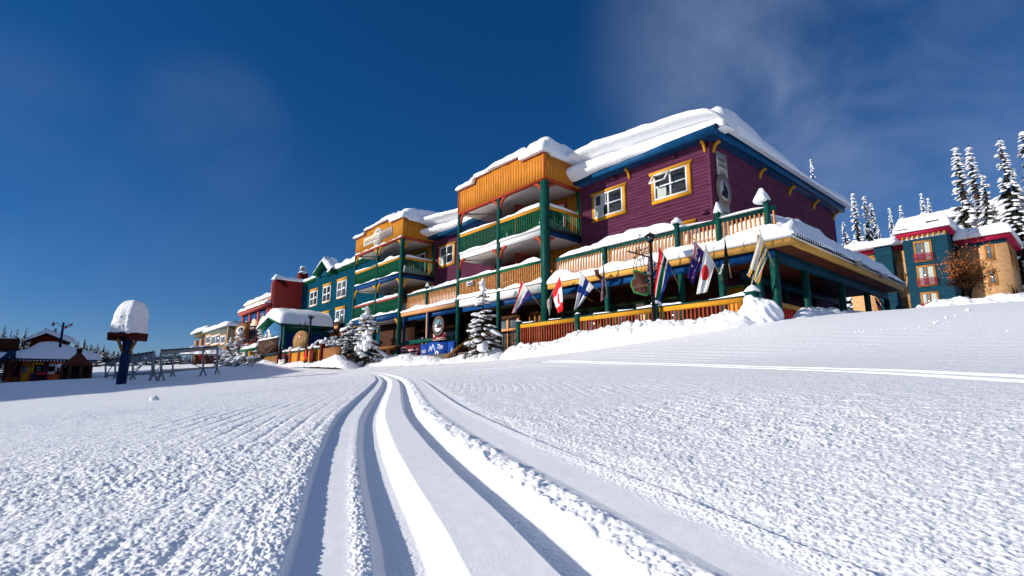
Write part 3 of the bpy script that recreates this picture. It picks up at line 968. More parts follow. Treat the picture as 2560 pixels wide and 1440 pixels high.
def rt(a, b):
    t = np.interp(b, [19, 21, 25, 28, 31, 33.6, 34.4], [1.30, 1.42, 1.00, 0.62, 0.60, 0.80, 1.0])
    return float(t * np.interp(a, [-17.4, -9.2], [1.15, 0.98]))
pillow(m, PLAN, -17.4, -9.12, 19.3, 34.6, 10.22, rt, 0.75, 36, 60, 2, 0.07, 0.12)
m.build('roof_snow', SNOW, lodge, True)
m = MB()
front_lip(m, -32.7, -23.0, lambda x: 10.27 + np.interp(x, [-31, -29.5, -27, -24.3], [1.35, 1.2, 1.05, 1.0]), lambda x: np.interp(x, [-31, -29, -26, -24.3], [18.2, 18.45, 18.7, 18.75]), 10.2, 20.3, 8)
pillow(m, PLAN, -31, -17.2, 19.4, 30, 10.22, 1.15, 0.6, 34, 20, 6, 0.08, 0.1)
m.build('roof_snow', SNOW, lodge, True)
# windows of the upper floor
cur = ((0.04, 0.30, 0.04, 0.47), (0.20, 0.38, 0.52, 0.95))
window(lodge, FRONT(WY - 0.018), -16.14, -14.42, 8.02, 9.22, 2, 2, YELLOW, 0.16, curtain=((0.06, 0.33, 0.05, 0.47), (0.22, 0.42, 0.53, 0.94)))
w2 = window(lodge, FRONT(WY - 0.018), -12.66, -11.02, 8.02, 9.22, 2, 2, YELLOW, 0.16, curtain=((0.08, 0.36, 0.05, 0.47),))
m = MB()
za, xa, xb = 9.20, -12.64, -11.88
for p, q in (((xa, 19.50, za), (xa, 19.12, 8.72)), ((xb, 19.50, za), (xb, 19.12, 8.72)), ((xa, 19.12, 8.72), (xb, 19.12, 8.72)), ((xa, 19.5, za), (xb, 19.5, za))):
    m.bar(p, q, 0.06, 0.05)
m.build('open_sash', WHITE, w2)
window(lodge, FRONT(WY - 0.018), -30.1, -28.5, 7.98, 9.25, 2, 2, YELLOW, 0.16, curtain=((0.06, 0.32, 0.05, 0.47),))
window(lodge, FRONT(WY - 0.018), -12.5, -11.02, 5.3, 6.58, 2, 2, YELLOW, 0.17)
window(lodge, FRONT(WY - 0.018), -23.6, -22.2, 7.9, 9.2, 2, 2, YELLOW, 0.16)
window(lodge, FRONT(WY - 0.018), -23.4, -21.8, 5.3, 6.3, 2, 2, YELLOW, 0.17)
window(lodge, FRONT(WY - 0.018), -30.2, -28.3, 5.2, 6.2, 2, 2, YELLOW, 0.17)
for px, py in ((1687, 392), (1536, 447), (1762, 532)):
    q = onY(px, py, 19.56)
    m = MB(); m.box(q[0] - .12, q[0] + .12, 19.44, 19.575, q[2] - 0.05, q[2] + 0.05)
    m.build('wall_vent', PURPLE, lodge)
# balconies
ROW = {0: ('OCHRE', YELLOW, 'blue'), 1: ('ORANGE', RUST, 'white')}
for bi, (X0, X1) in enumerate(BALC):
    bm = (OCHRE, ORANGE)[bi]
    br = (YELLOW, RUST)[bi]
    w = X1 - X0
    steps = [(X0, 11.13), (X0 + .225 * w, 11.13), (X0 + .225 * w, 11.40), (X0 + .415 * w, 11.42), (X0 + .415 * w, 11.72), (X0 + .585 * w, 11.72), (X0 + .585 * w, 11.42), (X0 + .775 * w, 11.42), (X0 + .775 * w, 11.13), (X1, 11.13)]
    def topl(a, st=steps):
        t = st[0][1]
        for x, z in st:
            if a >= x: t = z
        return t
    Fb = FRONT(BY)
    m = MB()
    vboards(m, Fb, X0, X1, 9.82, topl, 0.205)
    m.prism(Fb, [(X0, 9.82)] + [(X1, 9.82)] + [(x, z - 0.006) for x, z in steps[::-1]], -0.16, -0.001)
    Fr = SIDE(X1)
    vboards(m, Fr, BY + 0.19, 19.58, 9.82, lambda a: 11.13 - 0.03 * (a - BY), 0.205)
    m.box(X1 - 0.16, X1 - 0.002, BY + 0.17, 19.58, 9.82, 11.05)
    Fl = frame((X0, 0, 0), (0, 1, 0), (-1, 0, 0))
    m.fbox(Fl, BY + 0.17, 19.58, -0.15, -0.01, 9.82, 11.05)
    m.build('parapet', bm, lodge)
    m = MB()                                            # red edging of the parapet
    for (xa, za), (xb, zb) in zip(steps[:-1], steps[1:]):
        if abs(xb - xa) > 0.01:
            m.fbox(Fb, xa, xb, -0.18, 0.05, za - 0.005, za + 0.055)
        else:
            m.fbox(Fb, xa - 0.03, xa + 0.03, -0.17, 0.047, min(za, zb) + 0.056, max(za, zb) - 0.006)
    m.fbox(Fb, X0, X1 + 0.02, -0.14, 0.06, 9.70, 9.815)
    m.box(X1 - 0.12, X1 + 0.055, BY + 0.145, 19.57, 9.70, 9.812)
    if bi == 1:
        m.fbox(Fb, X1 - 0.06, X1 + 0.03, 0.022, 0.05, 9.82, 11.12)
        m.fbox(Fb, X0 - 0.03, X0 + 0.06, 0.022, 0.05, 9.82, 11.12)
    m.build('parapet_edging', RUST, lodge)
    m = MB()                                            # soffits
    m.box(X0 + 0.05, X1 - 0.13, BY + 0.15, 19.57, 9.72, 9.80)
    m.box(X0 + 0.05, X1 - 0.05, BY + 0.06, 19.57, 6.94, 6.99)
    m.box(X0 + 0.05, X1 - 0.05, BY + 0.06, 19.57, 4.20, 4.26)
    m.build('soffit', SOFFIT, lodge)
    fm = (BLUE, WHITE)[bi]
    m = MB()                                            # third floor front board
    m.fbox(Fb, X0 + 0.03, X1 - 0.17, -0.05, 0.0, 6.97, 7.27)
    m.fbox(Fb, X0 + 0.03, X1 - 0.17, -0.06, 0.06, 7.275, 7.33)
    m.build('balcony_fascia', fm, lodge)
    m = MB()
    m.box(X1 - 0.06, X1, BY + 0.02, 19.57, 6.97, 7.27)
    m.build('balcony_fascia', NAVY, lodge)
    m = MB()
    m.box(X1 - 0.06, X1 + 0.05, BY + 0.02, 19.57, 7.275, 7.33)
    m.box(X0 + 0.04, X1 - 0.07, BY + 0.07, 19.57, 6.995, 7.30)
    m.build('balcony_floor', BROWN, lodge)
    m = MB()
    m.fbox(Fb, X0 + 0.03, X1 - 0.17, -0.05, 0.0, 4.22, 4.64)
    m.build('balcony_fascia', (BLUE, WHITE)[bi], lodge)
    if bi == 1:
        m = MB(); m.fbox(Fb, X0 + 0.03, X1 - 0.17, -0.25, -0.18, 3.92, 4.195)
        m.build('porch_beam', BLUE, lodge)
    # posts
    xm = X0 + w * 0.515
    for k, (x, s) in enumerate(((X0 + 0.09, 0.19), (xm, 0.20), (X1 - 0.12, 0.34 if bi else 0.24))):
        m = MB()
        m.box(x - s / 2, x + s / 2, BY - 0.06, BY - 0.06 + s * 0.9, 1.3, 9.70)
        m.build('balcony_post', GREEN, lodge)
        for zt in (9.68, 6.94, 4.19):
            for sgn in (-1, 1):
                if (k == 0 and sgn < 0) or (k == 2 and sgn > 0): continue
                if zt < 5 and (bi or k == 1): continue
                bracket(lodge, (x + sgn * s / 2, BY + 0.03, zt), (sgn, 0, 0), 0.46, br, 0.09)
            if k == 2 and zt > 5:
                bracket(lodge, (x, BY + 0.26, zt), (0, 1, 0), 0.46, br, 0.09)
    # railings
    xs = [(X0 + 0.2, xm - 0.11), (xm + 0.11, X1 - 0.3)]
    Fq = FRONT(BY + 0.02)
    for xa, xb in xs:
        railing(lodge, Fq, xa, xb, 7.34, 8.44, YELLOW, GREEN2 if bi else GREEN2, 0.13, 0.05, 0.15)
        railing(lodge, Fq, xa, xb, 4.65, 5.74, GREEN2 if bi else CORAL, TAN if bi else GREEN2, 0.13, 0.05, 0.13)
    railing(lodge, SIDE(X1 - 0.03), BY + 0.25, 19.5, 7.34, 8.44, YELLOW, GREEN2, 0.13, 0.05, 0.15)
    m = MB()
    m.box(X1 - 0.14, X1 + 0.0, 19.42, 19.56, 7.3, 9.7)
    m.build('corner_trim', GREEN2, lodge)
    # walls at the back of the balcony
    m = MB()
    vboards(m, FRONT(WY - 0.03), X0 + w * .50, X1 + 0.02, 7.3, lambda a: 9.72, 0.2)
    vboards(m, FRONT(WY - 0.03), X0 + w * .50, X1 - 0.02, 4.64, lambda a: 6.94, 0.2)
    m.build('balcony_wall', bm, lodge)
    Fz = FRONT(WY - 0.06)
    dx = X1 - 1.9
    m = MB()
    m.fbox(Fz, dx - 0.95, dx + 0.95, 0, 0.05, 9.35, 9.5); m.fbox(Fz, dx - 0.95, dx - 0.83, 0, 0.05, 7.32, 9.35); m.fbox(Fz, dx + 0.83, dx + 0.95, 0, 0.05, 7.32, 9.35)
    d_ = m.build('balcony_door', RUST if bi else GREEN2, lodge)
    m = MB()
    for q0, q1 in ((dx - .8, dx - .7), (dx - .05, dx + .05), (dx + .7, dx + .8)):
        m.fbox(Fz, q0, q1, 0.0, 0.06, 7.32, 9.33)
    m.fbox(Fz, dx - .7, dx + .7, 0, 0.055, 9.23, 9.33)
    m.build('door_frame', WHITE, d_)
    m = MB(); m.fbox(Fz, dx - .7, dx + .7, 0.005, 0.02, 7.32, 9.23)
    m.build('pane', GLASS, d_)
    # lattice screen between the two bays
    m = MB()
    Fx = SIDE(X0 + w * 0.5)
    for z0, z1 in ((7.35, 9.7), (4.66, 6.93)):
        ya, yb = 18.35, 19.5
        for k in range(-12, 14):
            for sg in (1, -1):
                p0 = np.array([0, ya + k * 0.19, z0]); L_ = z1 - z0
                y0_, y1_ = ya + k * 0.19, ya + k * 0.19 + sg * L_
                # clip to the panel
                t0 = 0.0; t1 = 1.0
                for lo_, hi_ in ((ya, yb),):
                    dy_ = y1_ - y0_
                    ta, tb = (lo_ - y0_) / dy_, (hi_ - y0_) / dy_
                    if ta > tb: ta, tb = tb, ta
                    t0, t1 = max(t0, ta), min(t1, tb)
                if t1 - t0 > 0.02:
                    m.bar((X0 + w * .5 + sg * 0.008, y0_ + (y1_ - y0_) * t0, z0 + L_ * t0), (X0 + w * .5 + sg * 0.008, y0_ + (y1_ - y0_) * t1, z0 + L_ * t1), 0.03, 0.014, 0, (1, 0, 0))
        m.fbox(Fx, ya - 0.06, ya, -0.03, 0.03, z0, z1); m.fbox(Fx, ya, yb, -0.03, 0.03, z1 - 0.07, z1)
    m.build('lattice_screen', RUST if bi else SOFFIT, lodge)
    # snow on the parapet, rails and floor edges
    m = MB()
    def sm(a, b, st=steps, X0=X0, w=w):
        t = np.clip((a - X0) / w, 0, 1)
        return float(np.interp(t, [0, .2, .25, .39, .44, .56, .61, .75, .8, 1], [11.14, 11.15, 11.40, 11.43, 11.70, 11.73, 11.55, 11.5, 11.42, 11.40])) if b < 17.5 else float(np.interp(t, [0, .5, 1], [11.3, 11.8, 11.5]))
    def base_(a, b, f=topl):
        return f(a) + 0.05 if b < 17.12 else 11.1
    pillow(m, PLAN, X0 - 0.06, X1 + 0.12, BY - 0.10, 19.9, lambda a, b: min(topl(a) + 0.05, 11.5) if b < 17.3 else 11.05, lambda a, b, q=bi, X0=X0, w=w: float((0.46 if q else 0.40) + (0.25 * np.clip((a - X0) / w - 0.45, 0, 1)) + (sm(a, b) - topl(a)) * 0.4 + (0.35 if b > 17.3 else 0)), 0.42, 60, 22, 11 + bi, 0.10, 0.10)
    m.build('parapet_snow', SNOW, lodge, True)
    for i_, (xa, xb) in enumerate(xs):
        snow_on('rail_snow', lodge, PLAN, xa + 0.02, xb - 0.02, BY - 0.035, BY + 0.10, 8.44, lambda a, b, i_=i_: 0.11 + 0.05 * i_ + .05 * math.sin(a * 1.3), 0.08, 30, 6, 30 + i_, 0.3, 0.03)
        snow_on('rail_snow', lodge, PLAN, xa + 0.02, xb - 0.02, BY - 0.03, BY + 0.10, 5.74, lambda a, b, i_=i_: 0.11 + 0.07 * i_ + .05 * math.sin(a * 1.7), 0.08, 30, 6, 40 + i_, 0.35, 0.03)
        snow_on('ledge_snow', lodge, PLAN, xa, xb, BY - 0.04, BY + 0.30, 7.335, lambda a, b: .09 + .05 * math.sin(a * 2.1), 0.07, 40, 6, 50 + i_, 0.25, 0.015)
        snow_on('ledge_snow', lodge, PLAN, xa - 0.1, xb + 0.1, BY - 0.07, BY + 0.36, 4.645, (0.16, 0.22)[bi], 0.10, 50, 6, 60 + i_, 0.35, 0.02)
    Fd = frame((X1 - 0.1, 0, 0), (0, 1, 0), (-1, 0, 0))
    snow_on('ledge_snow', lodge, Fd, BY + 0.3, 19.4, -0.02, 0.8, 7.33, lambda a, b: float(0.70 - 0.25 * (a - 17.3)), 0.25, 20, 8, 70 + bi, 0.1, 0.0)
    snow_on('rail_snow', lodge, SIDE(X1 - 0.02), BY + 0.3, 19.3, -0.08, 0.06, 8.44, lambda a, b: float(0.20 - 0.06 * (a - 17.3)), 0.08, 16, 6, 74 + bi, 0.2, 0.02)
    if bi == 0:
        snow_on('ledge_snow', lodge, PLAN, X0 + 0.1, X1 - 0.1, BY - 0.08, BY + 0.02, 9.815, lambda a, b: .07 + .05 * math.sin(a * 3.1) * math.sin(a * 1.3), 0.05, 60, 4, 80, 0.5, 0.02)
# open decks over the porch: between the balconies and round the right corner
DECKS = ((-30.75, -24.5, PEACH), (-17.0, -6.2, FASCIA_Y))
for di, (x0, x1, fm) in enumerate(DECKS):
    m = MB()
    m.box(x0, x1, 17.0, 17.08, 4.27, 4.55)
    if di: m.box(-6.28, -6.2, 17.085, 30.2, 4.27, 4.55); m.box(-9.9, -6.285, 30.12, 30.2, 4.27, 4.55)
    m.build('porch_fascia', fm, lodge)
    m = MB()
    m.box(x0, x1 + (0.03 if di else 0), 16.95, 17.0 - 0.002, 4.50, 4.60)
    if di: m.box(-6.198, -6.14, 17.0, 30.2, 4.50, 4.60)
    m.build('gutter', WHITE, lodge)
    m = MB()
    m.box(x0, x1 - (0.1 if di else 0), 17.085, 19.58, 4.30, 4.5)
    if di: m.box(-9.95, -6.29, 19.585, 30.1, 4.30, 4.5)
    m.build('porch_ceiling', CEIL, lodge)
    m = MB()
    m.box(x0, x1 - (0.62 if di else 0.02), 17.20, 17.32, 3.97, 4.268)
    m.build('porch_beam', BLUE, lodge)
    Fk = FRONT(17.4)
    xe = x1 if di == 0 else -6.72
    railing(lodge, Fk, x0 + 0.1, xe, 4.56, 5.76, GREEN, TAN, 0.155, 0.05, 0.15, part='deck_railing')
    pxs = [onY(px, 600, 17.4)[0] for px in ((1512, 1695, 1800, 1925) if di else (1073,))]
    for x in pxs:
        m = MB()
        m.box(x - 0.075, x + 0.075, 17.28, 17.43, 4.85, 5.92); m.box(x - 0.11, x + 0.11, 17.25, 17.46, 5.92, 5.99)
        m.build('deck_post', GREEN, lodge)
m = MB()
m.box(-6.97, -6.83, 17.5, 30.1, 3.92, 4.268)
m.build('porch_beam', TEALR, lodge)
m = MB(); m.box(-9.1, -8.98, 19.6, 30.1, 3.92, 4.268)
m.build('porch_beam', TEALR, lodge)
for px in (1517, 1703, 1804, 1896):
    x = onY(px, 680, 17.26)[0]
    m = MB(); m.box(x - 0.09, x + 0.09, 17.17, 17.35, 1.5, 3.968)
    m.build('porch_post', GREEN, lodge)
for y in (17.32, 19.85, 23.62, 26.92, 30.0):
    m = MB()
    m.box(-7.0, -6.8, y - 0.10, y + 0.10, 1.5, 4.268 if y < 17.5 else 3.918)
    m.build('porch_post', GREEN, lodge)
    if y > 18:
        m = MB(); m.box(-9.13, -8.95, y - 0.09, y + 0.09, 1.5, 3.918)
        m.build('porch_post', GREEN, lodge)
# snow on the decks
def decks(a):
    return float(np.interp(a, [-17, -15, -13.2, -12.6, -11, -9.5, -8, -7, -6.3], [0.54, 0.47, 0.46, 0.50, 0.52, 0.50, 0.58, 0.50, 0.58]) + 0.05 * np.sin(a * 1.7) + 0.03 * np.sin(a * 4.1))
def slopef(a, b):
    return decks(a) * float(0.30 + 0.70 * np.clip((b - 16.93) / 0.45, 0, 1))
def drift(a):
    return float(np.interp(a, [-17, -15.5, -14.2, -13, -12, -11, -10.2, -9.9], [1.42, 1.58, 1.72, 1.82, 1.80, 1.62, 1.35, 1.2]))
snow_on('deck_snow', lodge, PLAN, -17.0, -6.14, 16.93, 17.75, 4.56, slopef, 0.06, 120, 14, 90, 0.15, 0.0)
snow_on('deck_snow', lodge, PLAN, -17.0, -9.9, 17.47, 19.5, 4.56, lambda a, b: drift(a) * float(np.interp(b, [17.4, 17.7, 18.2, 19.5], [0.80, 1.0, 1.0, 0.95])), 0.22, 70, 16, 91, 0.05, 0.0)
snow_on('deck_snow', lodge, PLAN, -30.7, -24.5, 16.93, 17.75, 4.56, lambda a, b: float((0.30 + 0.08 * math.sin(a * 1.9)) * (0.35 + 0.65 * np.clip((b - 16.93) / 0.45, 0, 1))), 0.06, 60, 12, 92, 0.14, 0.0)
snow_on('deck_snow', lodge, PLAN, -30.7, -24.5, 17.47, 19.5, 4.56, lambda a, b: float(1.40 + 0.08 * math.sin(a * 1.3)), 0.22, 50, 12, 93, 0.08, 0.0)
for xa, xb, th in ((-16.5, -14.5, .28), (-14.4, -12.0, .40), (-11.9, -10.4, .36), (-9.9, -8.9, .07), (-8.6, -7.0, .09), (-30.5, -27.5, .16), (-27.3, -24.6, .26)):
    snow_on('rail_snow', lodge, PLAN, xa, xb, 17.31, 17.62, 5.75, lambda a, b, th=th, xa=xa, xb=xb: float(th * (0.4 + 0.6 * math.sin((a - xa) / (xb - xa) * math.pi) ** 0.6)), 0.14, 30, 8, int(100 - xa * 3), 0.2, 0.05)
for px, r_, hh in ((1512, .14, .14), (1695, .20, .22), (1800, .13, .40), (1915, .26, .46), (1073, .12, .26)):
    x = onY(px, 600, 17.4)[0]
    cone_cap('post_snow', lodge, (x, 17.37, 6.0), r_, hh, int(px))
m = MB()
# long drift down the side roof
n = 70
prof = [(-6.10, 4.58), (-6.12, 4.72), (-6.22, 4.82), (-6.42, 4.98), (-6.62, 5.28), (-6.85, 5.62), (-7.15, 5.86), (-7.6, 5.86), (-8.4, 5.75), (-9.9, 5.75)]
P = np.zeros((n + 1, len(prof), 3))
for i in range(n + 1):
    y = 17.05 + (30.25 - 17.05) * i / n
    k = float(np.interp(y, [17, 17.6, 18.2, 20, 21, 24, 30.2], [0.55, 0.82, 0.92, 1.08, 1.08, 1.03, 0.95]))
    for j, (x, z) in enumerate(prof):
        w_ = float(fbm(np.array([y * 0.8]), np.array([j * 0.4]), 55, 4)[0])
        P[i, j] = (x + 0.04 * w_, max(y - (0.06 if i == 0 else 0), 17.55 if x < -6.7 else 0), 4.58 + (z - 4.58) * k * (1 + 0.16 * w_) + (0.03 * w_))
m.grid(P[:, ::-1])
m.add([tuple(p) for p in P[0]] + [(-9.9, 17.05, 4.56)], [tuple(range(len(prof) + 1))])
m.add([tuple(p) for p in P[-1]] + [(-9.9, 30.25, 4.56)], [tuple(range(len(prof) + 1))[::-1]])
m.build('deck_snow', SNOW, lodge, True)
m = MB()                                               # snow guard under the side drift
for i in range(66):
    y = 17.3 + i * 0.195
    m.box(-6.135, -6.10, y, y + 0.05, 4.52, 4.66)
m.box(-6.13, -6.11, 17.3, 30.2, 4.53, 4.56)
m.build('snow_guard', IRON, lodge)
# ground floor under the porch
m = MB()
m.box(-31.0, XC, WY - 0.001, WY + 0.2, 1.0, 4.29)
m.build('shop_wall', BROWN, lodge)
m = MB()
m.box(-30.9, -7.2, 16.1, WY - 0.01, 1.2, 1.55)
m.box(-9.96, -7.2, WY - 0.005, 30.1, 1.2, 1.58)
m.build('porch_floor', GREYD, lodge)
Fg = FRONT(WY - 0.002)
xs_ = [onY(px, 760, WY - .05)[0] for px in (1405, 1463, 1499, 1535.5, 1573, 1616.5, 1660, 1700)]
for k, (xa, xb) in enumerate(zip(xs_[:-1], xs_[1:])):
    m = MB()
    m.fbox(Fg, xa - 0.10, xa + 0.10, 0, 0.09, 1.56, 3.62); m.fbox(Fg, xb - 0.10, xb + 0.10, 0, 0.088, 1.56, 3.62)
    m.fbox(Fg, xa + .1, xb - .1, 0, 0.08, 3.50, 3.62); m.fbox(Fg, xa + .1, xb - .1, 0, 0.08, 1.56, 1.9)
    w_ = m.build('window', SAGE, lodge)
    m = MB(); m.fbox(Fg, xa + .1, xb - .1, 0.01, 0.02, 1.9, 3.5)
    m.build('pane', (GLASSL if k in (1, 3, 4, 6) else GLASS), w_)
    if k == 4:
        m = MB(); m.grid([[Fg(xb - .1 - .16 * i + 0, 0.03 + .01 * (i % 2), z) for z in (1.92, 3.48)] for i in range(4)])
        m.build('curtain', CREAM, w_)
xd = onY(1838, 720, WY)[0]
m = MB()
m.fbox(Fg, xd - 0.5, xd - .42, 0, .08, 1.56, 3.7); m.fbox(Fg, xd + .42, xd + .5, 0, .08, 1.56, 3.7); m.fbox(Fg, xd - .42, xd + .42, 0, .08, 3.6, 3.7)
d_ = m.build('shop_door', SAGE, lodge)
m = MB(); m.fbox(Fg, xd - .42, xd + .42, .02, .06, 1.56, 3.59)
m.build('door_leaf', YELLOW, d_)
for k, x in enumerate(onY(px, 760, 18.6)[0] for px in (1272, 1340)):
    Fo = FRONT(18.6)
    hw = 0.85 if k == 0 else 0.35
    m = MB()
    for q in (-hw, 0, hw):
        m.fbox(Fo, x + q - .08, x + q + .08, 0, .1, 1.5, 3.55)
    for z in (2.75, 3.47):
        m.fbox(Fo, x - hw + .08, x + hw - .08, 0, .09, z, z + .14)
    w_ = m.build('window', PEACH if k == 0 else WOOD, lodge)
    m = MB(); m.fbox(Fo, x - hw, x + hw, -.03, .02, 1.5, 3.55)
    m.build('pane', GLASSL if k == 0 else GLASS, w_)
# shop front between the balconies
Fo = FRONT(18.9)
m = MB()
for px in (1015, 1022, 1072, 1079, 1096, 1112):
    x = onY(px, 840, 18.9)[0]
    m.fbox(Fo, x - .07, x + .07, 0, .1, 1.5, 3.75)
xa, xb = onY(1008, 840, 18.9)[0], onY(1138, 840, 18.9)[0]
m.fbox(Fo, xa, xb, 0, .08, 3.4, 3.6); m.fbox(Fo, xa, xb, 0, .07, 1.5, 1.9)
w_ = m.build('shop_front', WOOD, lodge)
m = MB(); m.fbox(Fo, xa, xb, -.06, -.01, 1.5, 4.2)
m.build('pane', GLASS, w_)
x = onY(1050, 850, 18.7)[0]
m = MB(); m.box(x - .55, x + .5, 18.6, 18.7, 1.6, 3.0)
m.build('menu_board', BOARD, w_)
for px, wd, mt in ((1068.5, .11, PEACH), (1011, .16, NAVY), (1071, .10, NAVY)):
    x = onY(px, 800, 17.05)[0]
    m = MB(); m.box(x - wd / 2, x + wd / 2, 16.99, 17.12, 1.4, 4.25)
    m.build('porch_post', mt, lodge)
m = MB(); m.box(-30.6, -24.6, 16.93, 17.03, 2.38, 2.62)
m.build('counter_rail', GREEN, lodge)
# dark storey behind the left balcony at street level
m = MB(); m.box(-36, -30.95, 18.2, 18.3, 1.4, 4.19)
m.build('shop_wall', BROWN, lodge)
m = MB(); m.box(-36.5, -35.9, 16.7, 17.1, 1.4, 3.0); m.box(-38.2, -30.8, 16.95, 17.05, 2.20, 2.42)
m.build('counter_rail', WOOD, lodge)

# ---------------------------------------------------------------- the teal house
def rectY(px0, py0, px1, py1, Y):
    a, b = onY(px0, py0, Y), onY(px1, py1, Y)
    return a[0], b[0], b[2], a[2]
teal = thing('teal_house', 'teal three storey house with white windows and snowy green eave', 'house', (-48, 19.6, 1.8))
m = MB()
lap(m, FRONT(19.6), -57.48, -31.02, 4.75, 10.62, 0.16)
m.box(-57.48, -31.02, 19.62, 19.8, 1.2, 4.75)
m.box(-57.48, -31.02, 19.63, 32, 10.4, 10.6)
m.build('wall', TEAL, teal)
m = MB()
m.box(-57.48, -38.4, 19.56, 19.70, 10.62, 10.75)
n = 95
for i in range(n):
    x = -57.3 + i * 0.2
    if -53.9 < x < -50.6: continue
    m.box(x, x + 0.06, 19.53, 19.578, 10.33, 10.62)
m.build('eave_trim', GREEN2, teal)
for (px0, py0, px1, py1, rows) in ((776.5, 731, 793, 762, 2), (809, 718.5, 826, 752.5, 2), (844.5, 706, 866, 740, 2), (803.5, 787, 821.5, 813.5, 1), (840, 776.5, 861, 806, 1), (779, 795, 789, 812, 1), (898, 812, 906, 830, 1), (925, 803, 945, 830, 1)):
    a0, a1, c0, c1 = rectY(px0, py0, px1, py1, 19.56)
    window(teal, FRONT(19.58), a0, a1, c0, c1, 2, rows, YELLOW, 0.22, 0.12, head=True, pane=GLASS if px0 < 840 else GLASSL)
# dormer gable over the eave
ax, ll, rr = onY(805, 655, 18.9), onY(781, 690, 18.9), onY(823, 683, 18.9)
m = MB()
for e0, e1 in ((ll, ax), (rr, ax)):
    d = np.array([0, 1.2, 0])
    up = np.array([0, 0, 0.16])
    m.add([e0, e1, e1 + d, e0 + d, e0 + up, e1 + up, e1 + up + d, e0 + up + d], [(0, 3, 2, 1), (4, 5, 6, 7), (0, 1, 5, 4), (2, 3, 7, 6), (0, 4, 7, 3), (1, 2, 6, 5)])
m.build('dormer_roof', GREEN2, teal)
m = MB(); m.add([onY(787, 690, 19.45), onY(820, 690, 19.45), onY(806, 664, 19.45)], [(0, 1, 2)])
m.build('dormer_face', TEAL, teal)
m = MB()
for s_, e_ in ((ll, ax), (ax, rr)):
    nn = 12
    P = np.zeros((nn + 1, 9, 3))
    for i in range(nn + 1):
        p = s_ + (e_ - s_) * i / nn
        for j in range(9):
            t = j / 8
            h = 0.55 * math.sin(math.pi * min(1, 0.15 + t)) ** 0.4 if t < 0.7 else 0.55
            P[i, j] = (p[0], 18.86 + t * 1.4, p[2] + 0.16 + (h * (0.8 + 0.4 * float(fbm(np.array([i * .4]), np.array([j * .3]), 5, 2)[0])) if j else 0.0))
    m.grid(P)
pillow(m, PLAN, -50.3, -38.45, 19.50, 21.6, 10.75, 0.62, 0.3, 50, 12, 131, 0.16, 0.08)
pillow(m, PLAN, -57.4, -53.4, 19.55, 21.2, 10.75, 0.45, 0.3, 30, 10, 132, 0.16, 0.05)
m.build('roof_snow', SNOW, teal, True)
a0, a1, c0, c1 = rectY(795, 834, 872, 842, 19.3)
m = MB()
a0, a1 = onY(794, 845, 19.3)[0], onY(872, 820, 19.3)[0]
m.box(a0, a1, 19.3, 19.58, 4.12, 4.60)
o_ = m.build('awning_band', RUST, teal)
m = MB(); m.box(a0, a1, 19.28, 19.298, 4.30, 4.36)
m.build('band_stripe', YELLOW, o_)
m = MB(); pillow(m, PLAN, a0, a1, 19.25, 19.57, 4.6, 0.28, 0.12, 40, 6, 140, 0.35, 0.06)
m.build('band_snow', SNOW, teal, True)
m = MB(); lap(m, FRONT(19.56), -52.2, -40, 1.4, 4.1, 0.16)
m.build('ground_floor_wall', mat('bright_blue_siding', (0.006, 0.085, 0.25), 0.55, 0.1, 3), teal)

# diamond board on the band
q = onY(841, 819, 19.15)
Fd_ = frame((q[0], 19.2, q[2]), (1, 0, 0), (0, -1, 0))
m = MB(); m.prism(Fd_, [(-.85, 0), (0, -.85), (.85, 0), (0, .85)], 0, .08)
ds = m.build('diamond_sign', BROWN, None, base=(q[0], 19.2, q[2]))
tag(ds, 'brown diamond shaped board on the orange band of the teal house', 'sign')
m = MB(); m.fbox(Fd_, -.42, .42, .081, .1, -.1, .16)
m.build('name_plate', PEACH, ds)
m = MB(); pillow(m, frame((q[0], 19.2, q[2]), (1, 0, 0), (0, 1, 0)), -.5, .5, -.08, .1, .55, lambda a, b: .30 - abs(a) * .3, .08, 16, 4, 150, .2, .02)
m.build('snow_cap', SNOW, ds, True)

# ---------------------------------------------------------------- red and cream corner house
red = thing('red_corner_house', 'dark red sided house with cream arches, coral pilasters and snowy cornice', 'house', (-63, 16.75, 2))
m = MB()
m.box(-58.2, -57.5, 16.75, 32, 1.0, 10.78)
m.build('gable_wall', DKRED, red)
m = MB(); m.box(-58.28, -57.42, 16.70, 32, 10.782, 10.86)
pillow(m, frame((0, 0, 0), (0, 1, 0), (-1, 0, 0)), 16.6, 30, 57.4, 58.4, 10.86, lambda a, b: .34 + .12 * math.exp(-((a - 16.9) / .5) ** 2), .25, 60, 8, 160, .15, .05)
m.build('gable_snow', SNOW, red, True)
YR = 16.75
Fr_ = FRONT(YR)
m = MB(); m.box(-69.2, -58.25, YR + .05, YR + .3, 1.0, 8.0); m.box(-69.2, -69.0, YR + .3, 28, 1.0, 8.0); m.box(-69.2, -58.25, YR + .1, YR + .35, 8.2, 9.15)
m.build('wall', CREAM, red)
m = MB(); m.box(-69.6, -58.25, YR - .45, YR + .2, 7.95, 8.3); m.box(-69.5, -58.25, YR - .12, YR + .04, 4.25, 4.6); m.box(-69.6, -69.2, YR + .2, 25, 7.95, 8.3)
for x in (-69.0, -66.0, -62.6, -59.2):
    m.box(x - .28, x + .28, YR - .10, YR + .045, 4.605, 7.945)
m.box(-58.6, -58.25, YR - .06, YR + .04, 1, 10.7); m.box(-69.3, -69.0, YR + .06, YR + .4, 8.3, 9.4)
m.build('pilasters', CORAL, red)
m = MB(); m.box(-69.0, -58.3, YR + .01, YR + .048, 6.6, 7.94)
m.build('frieze', BLUE, red)
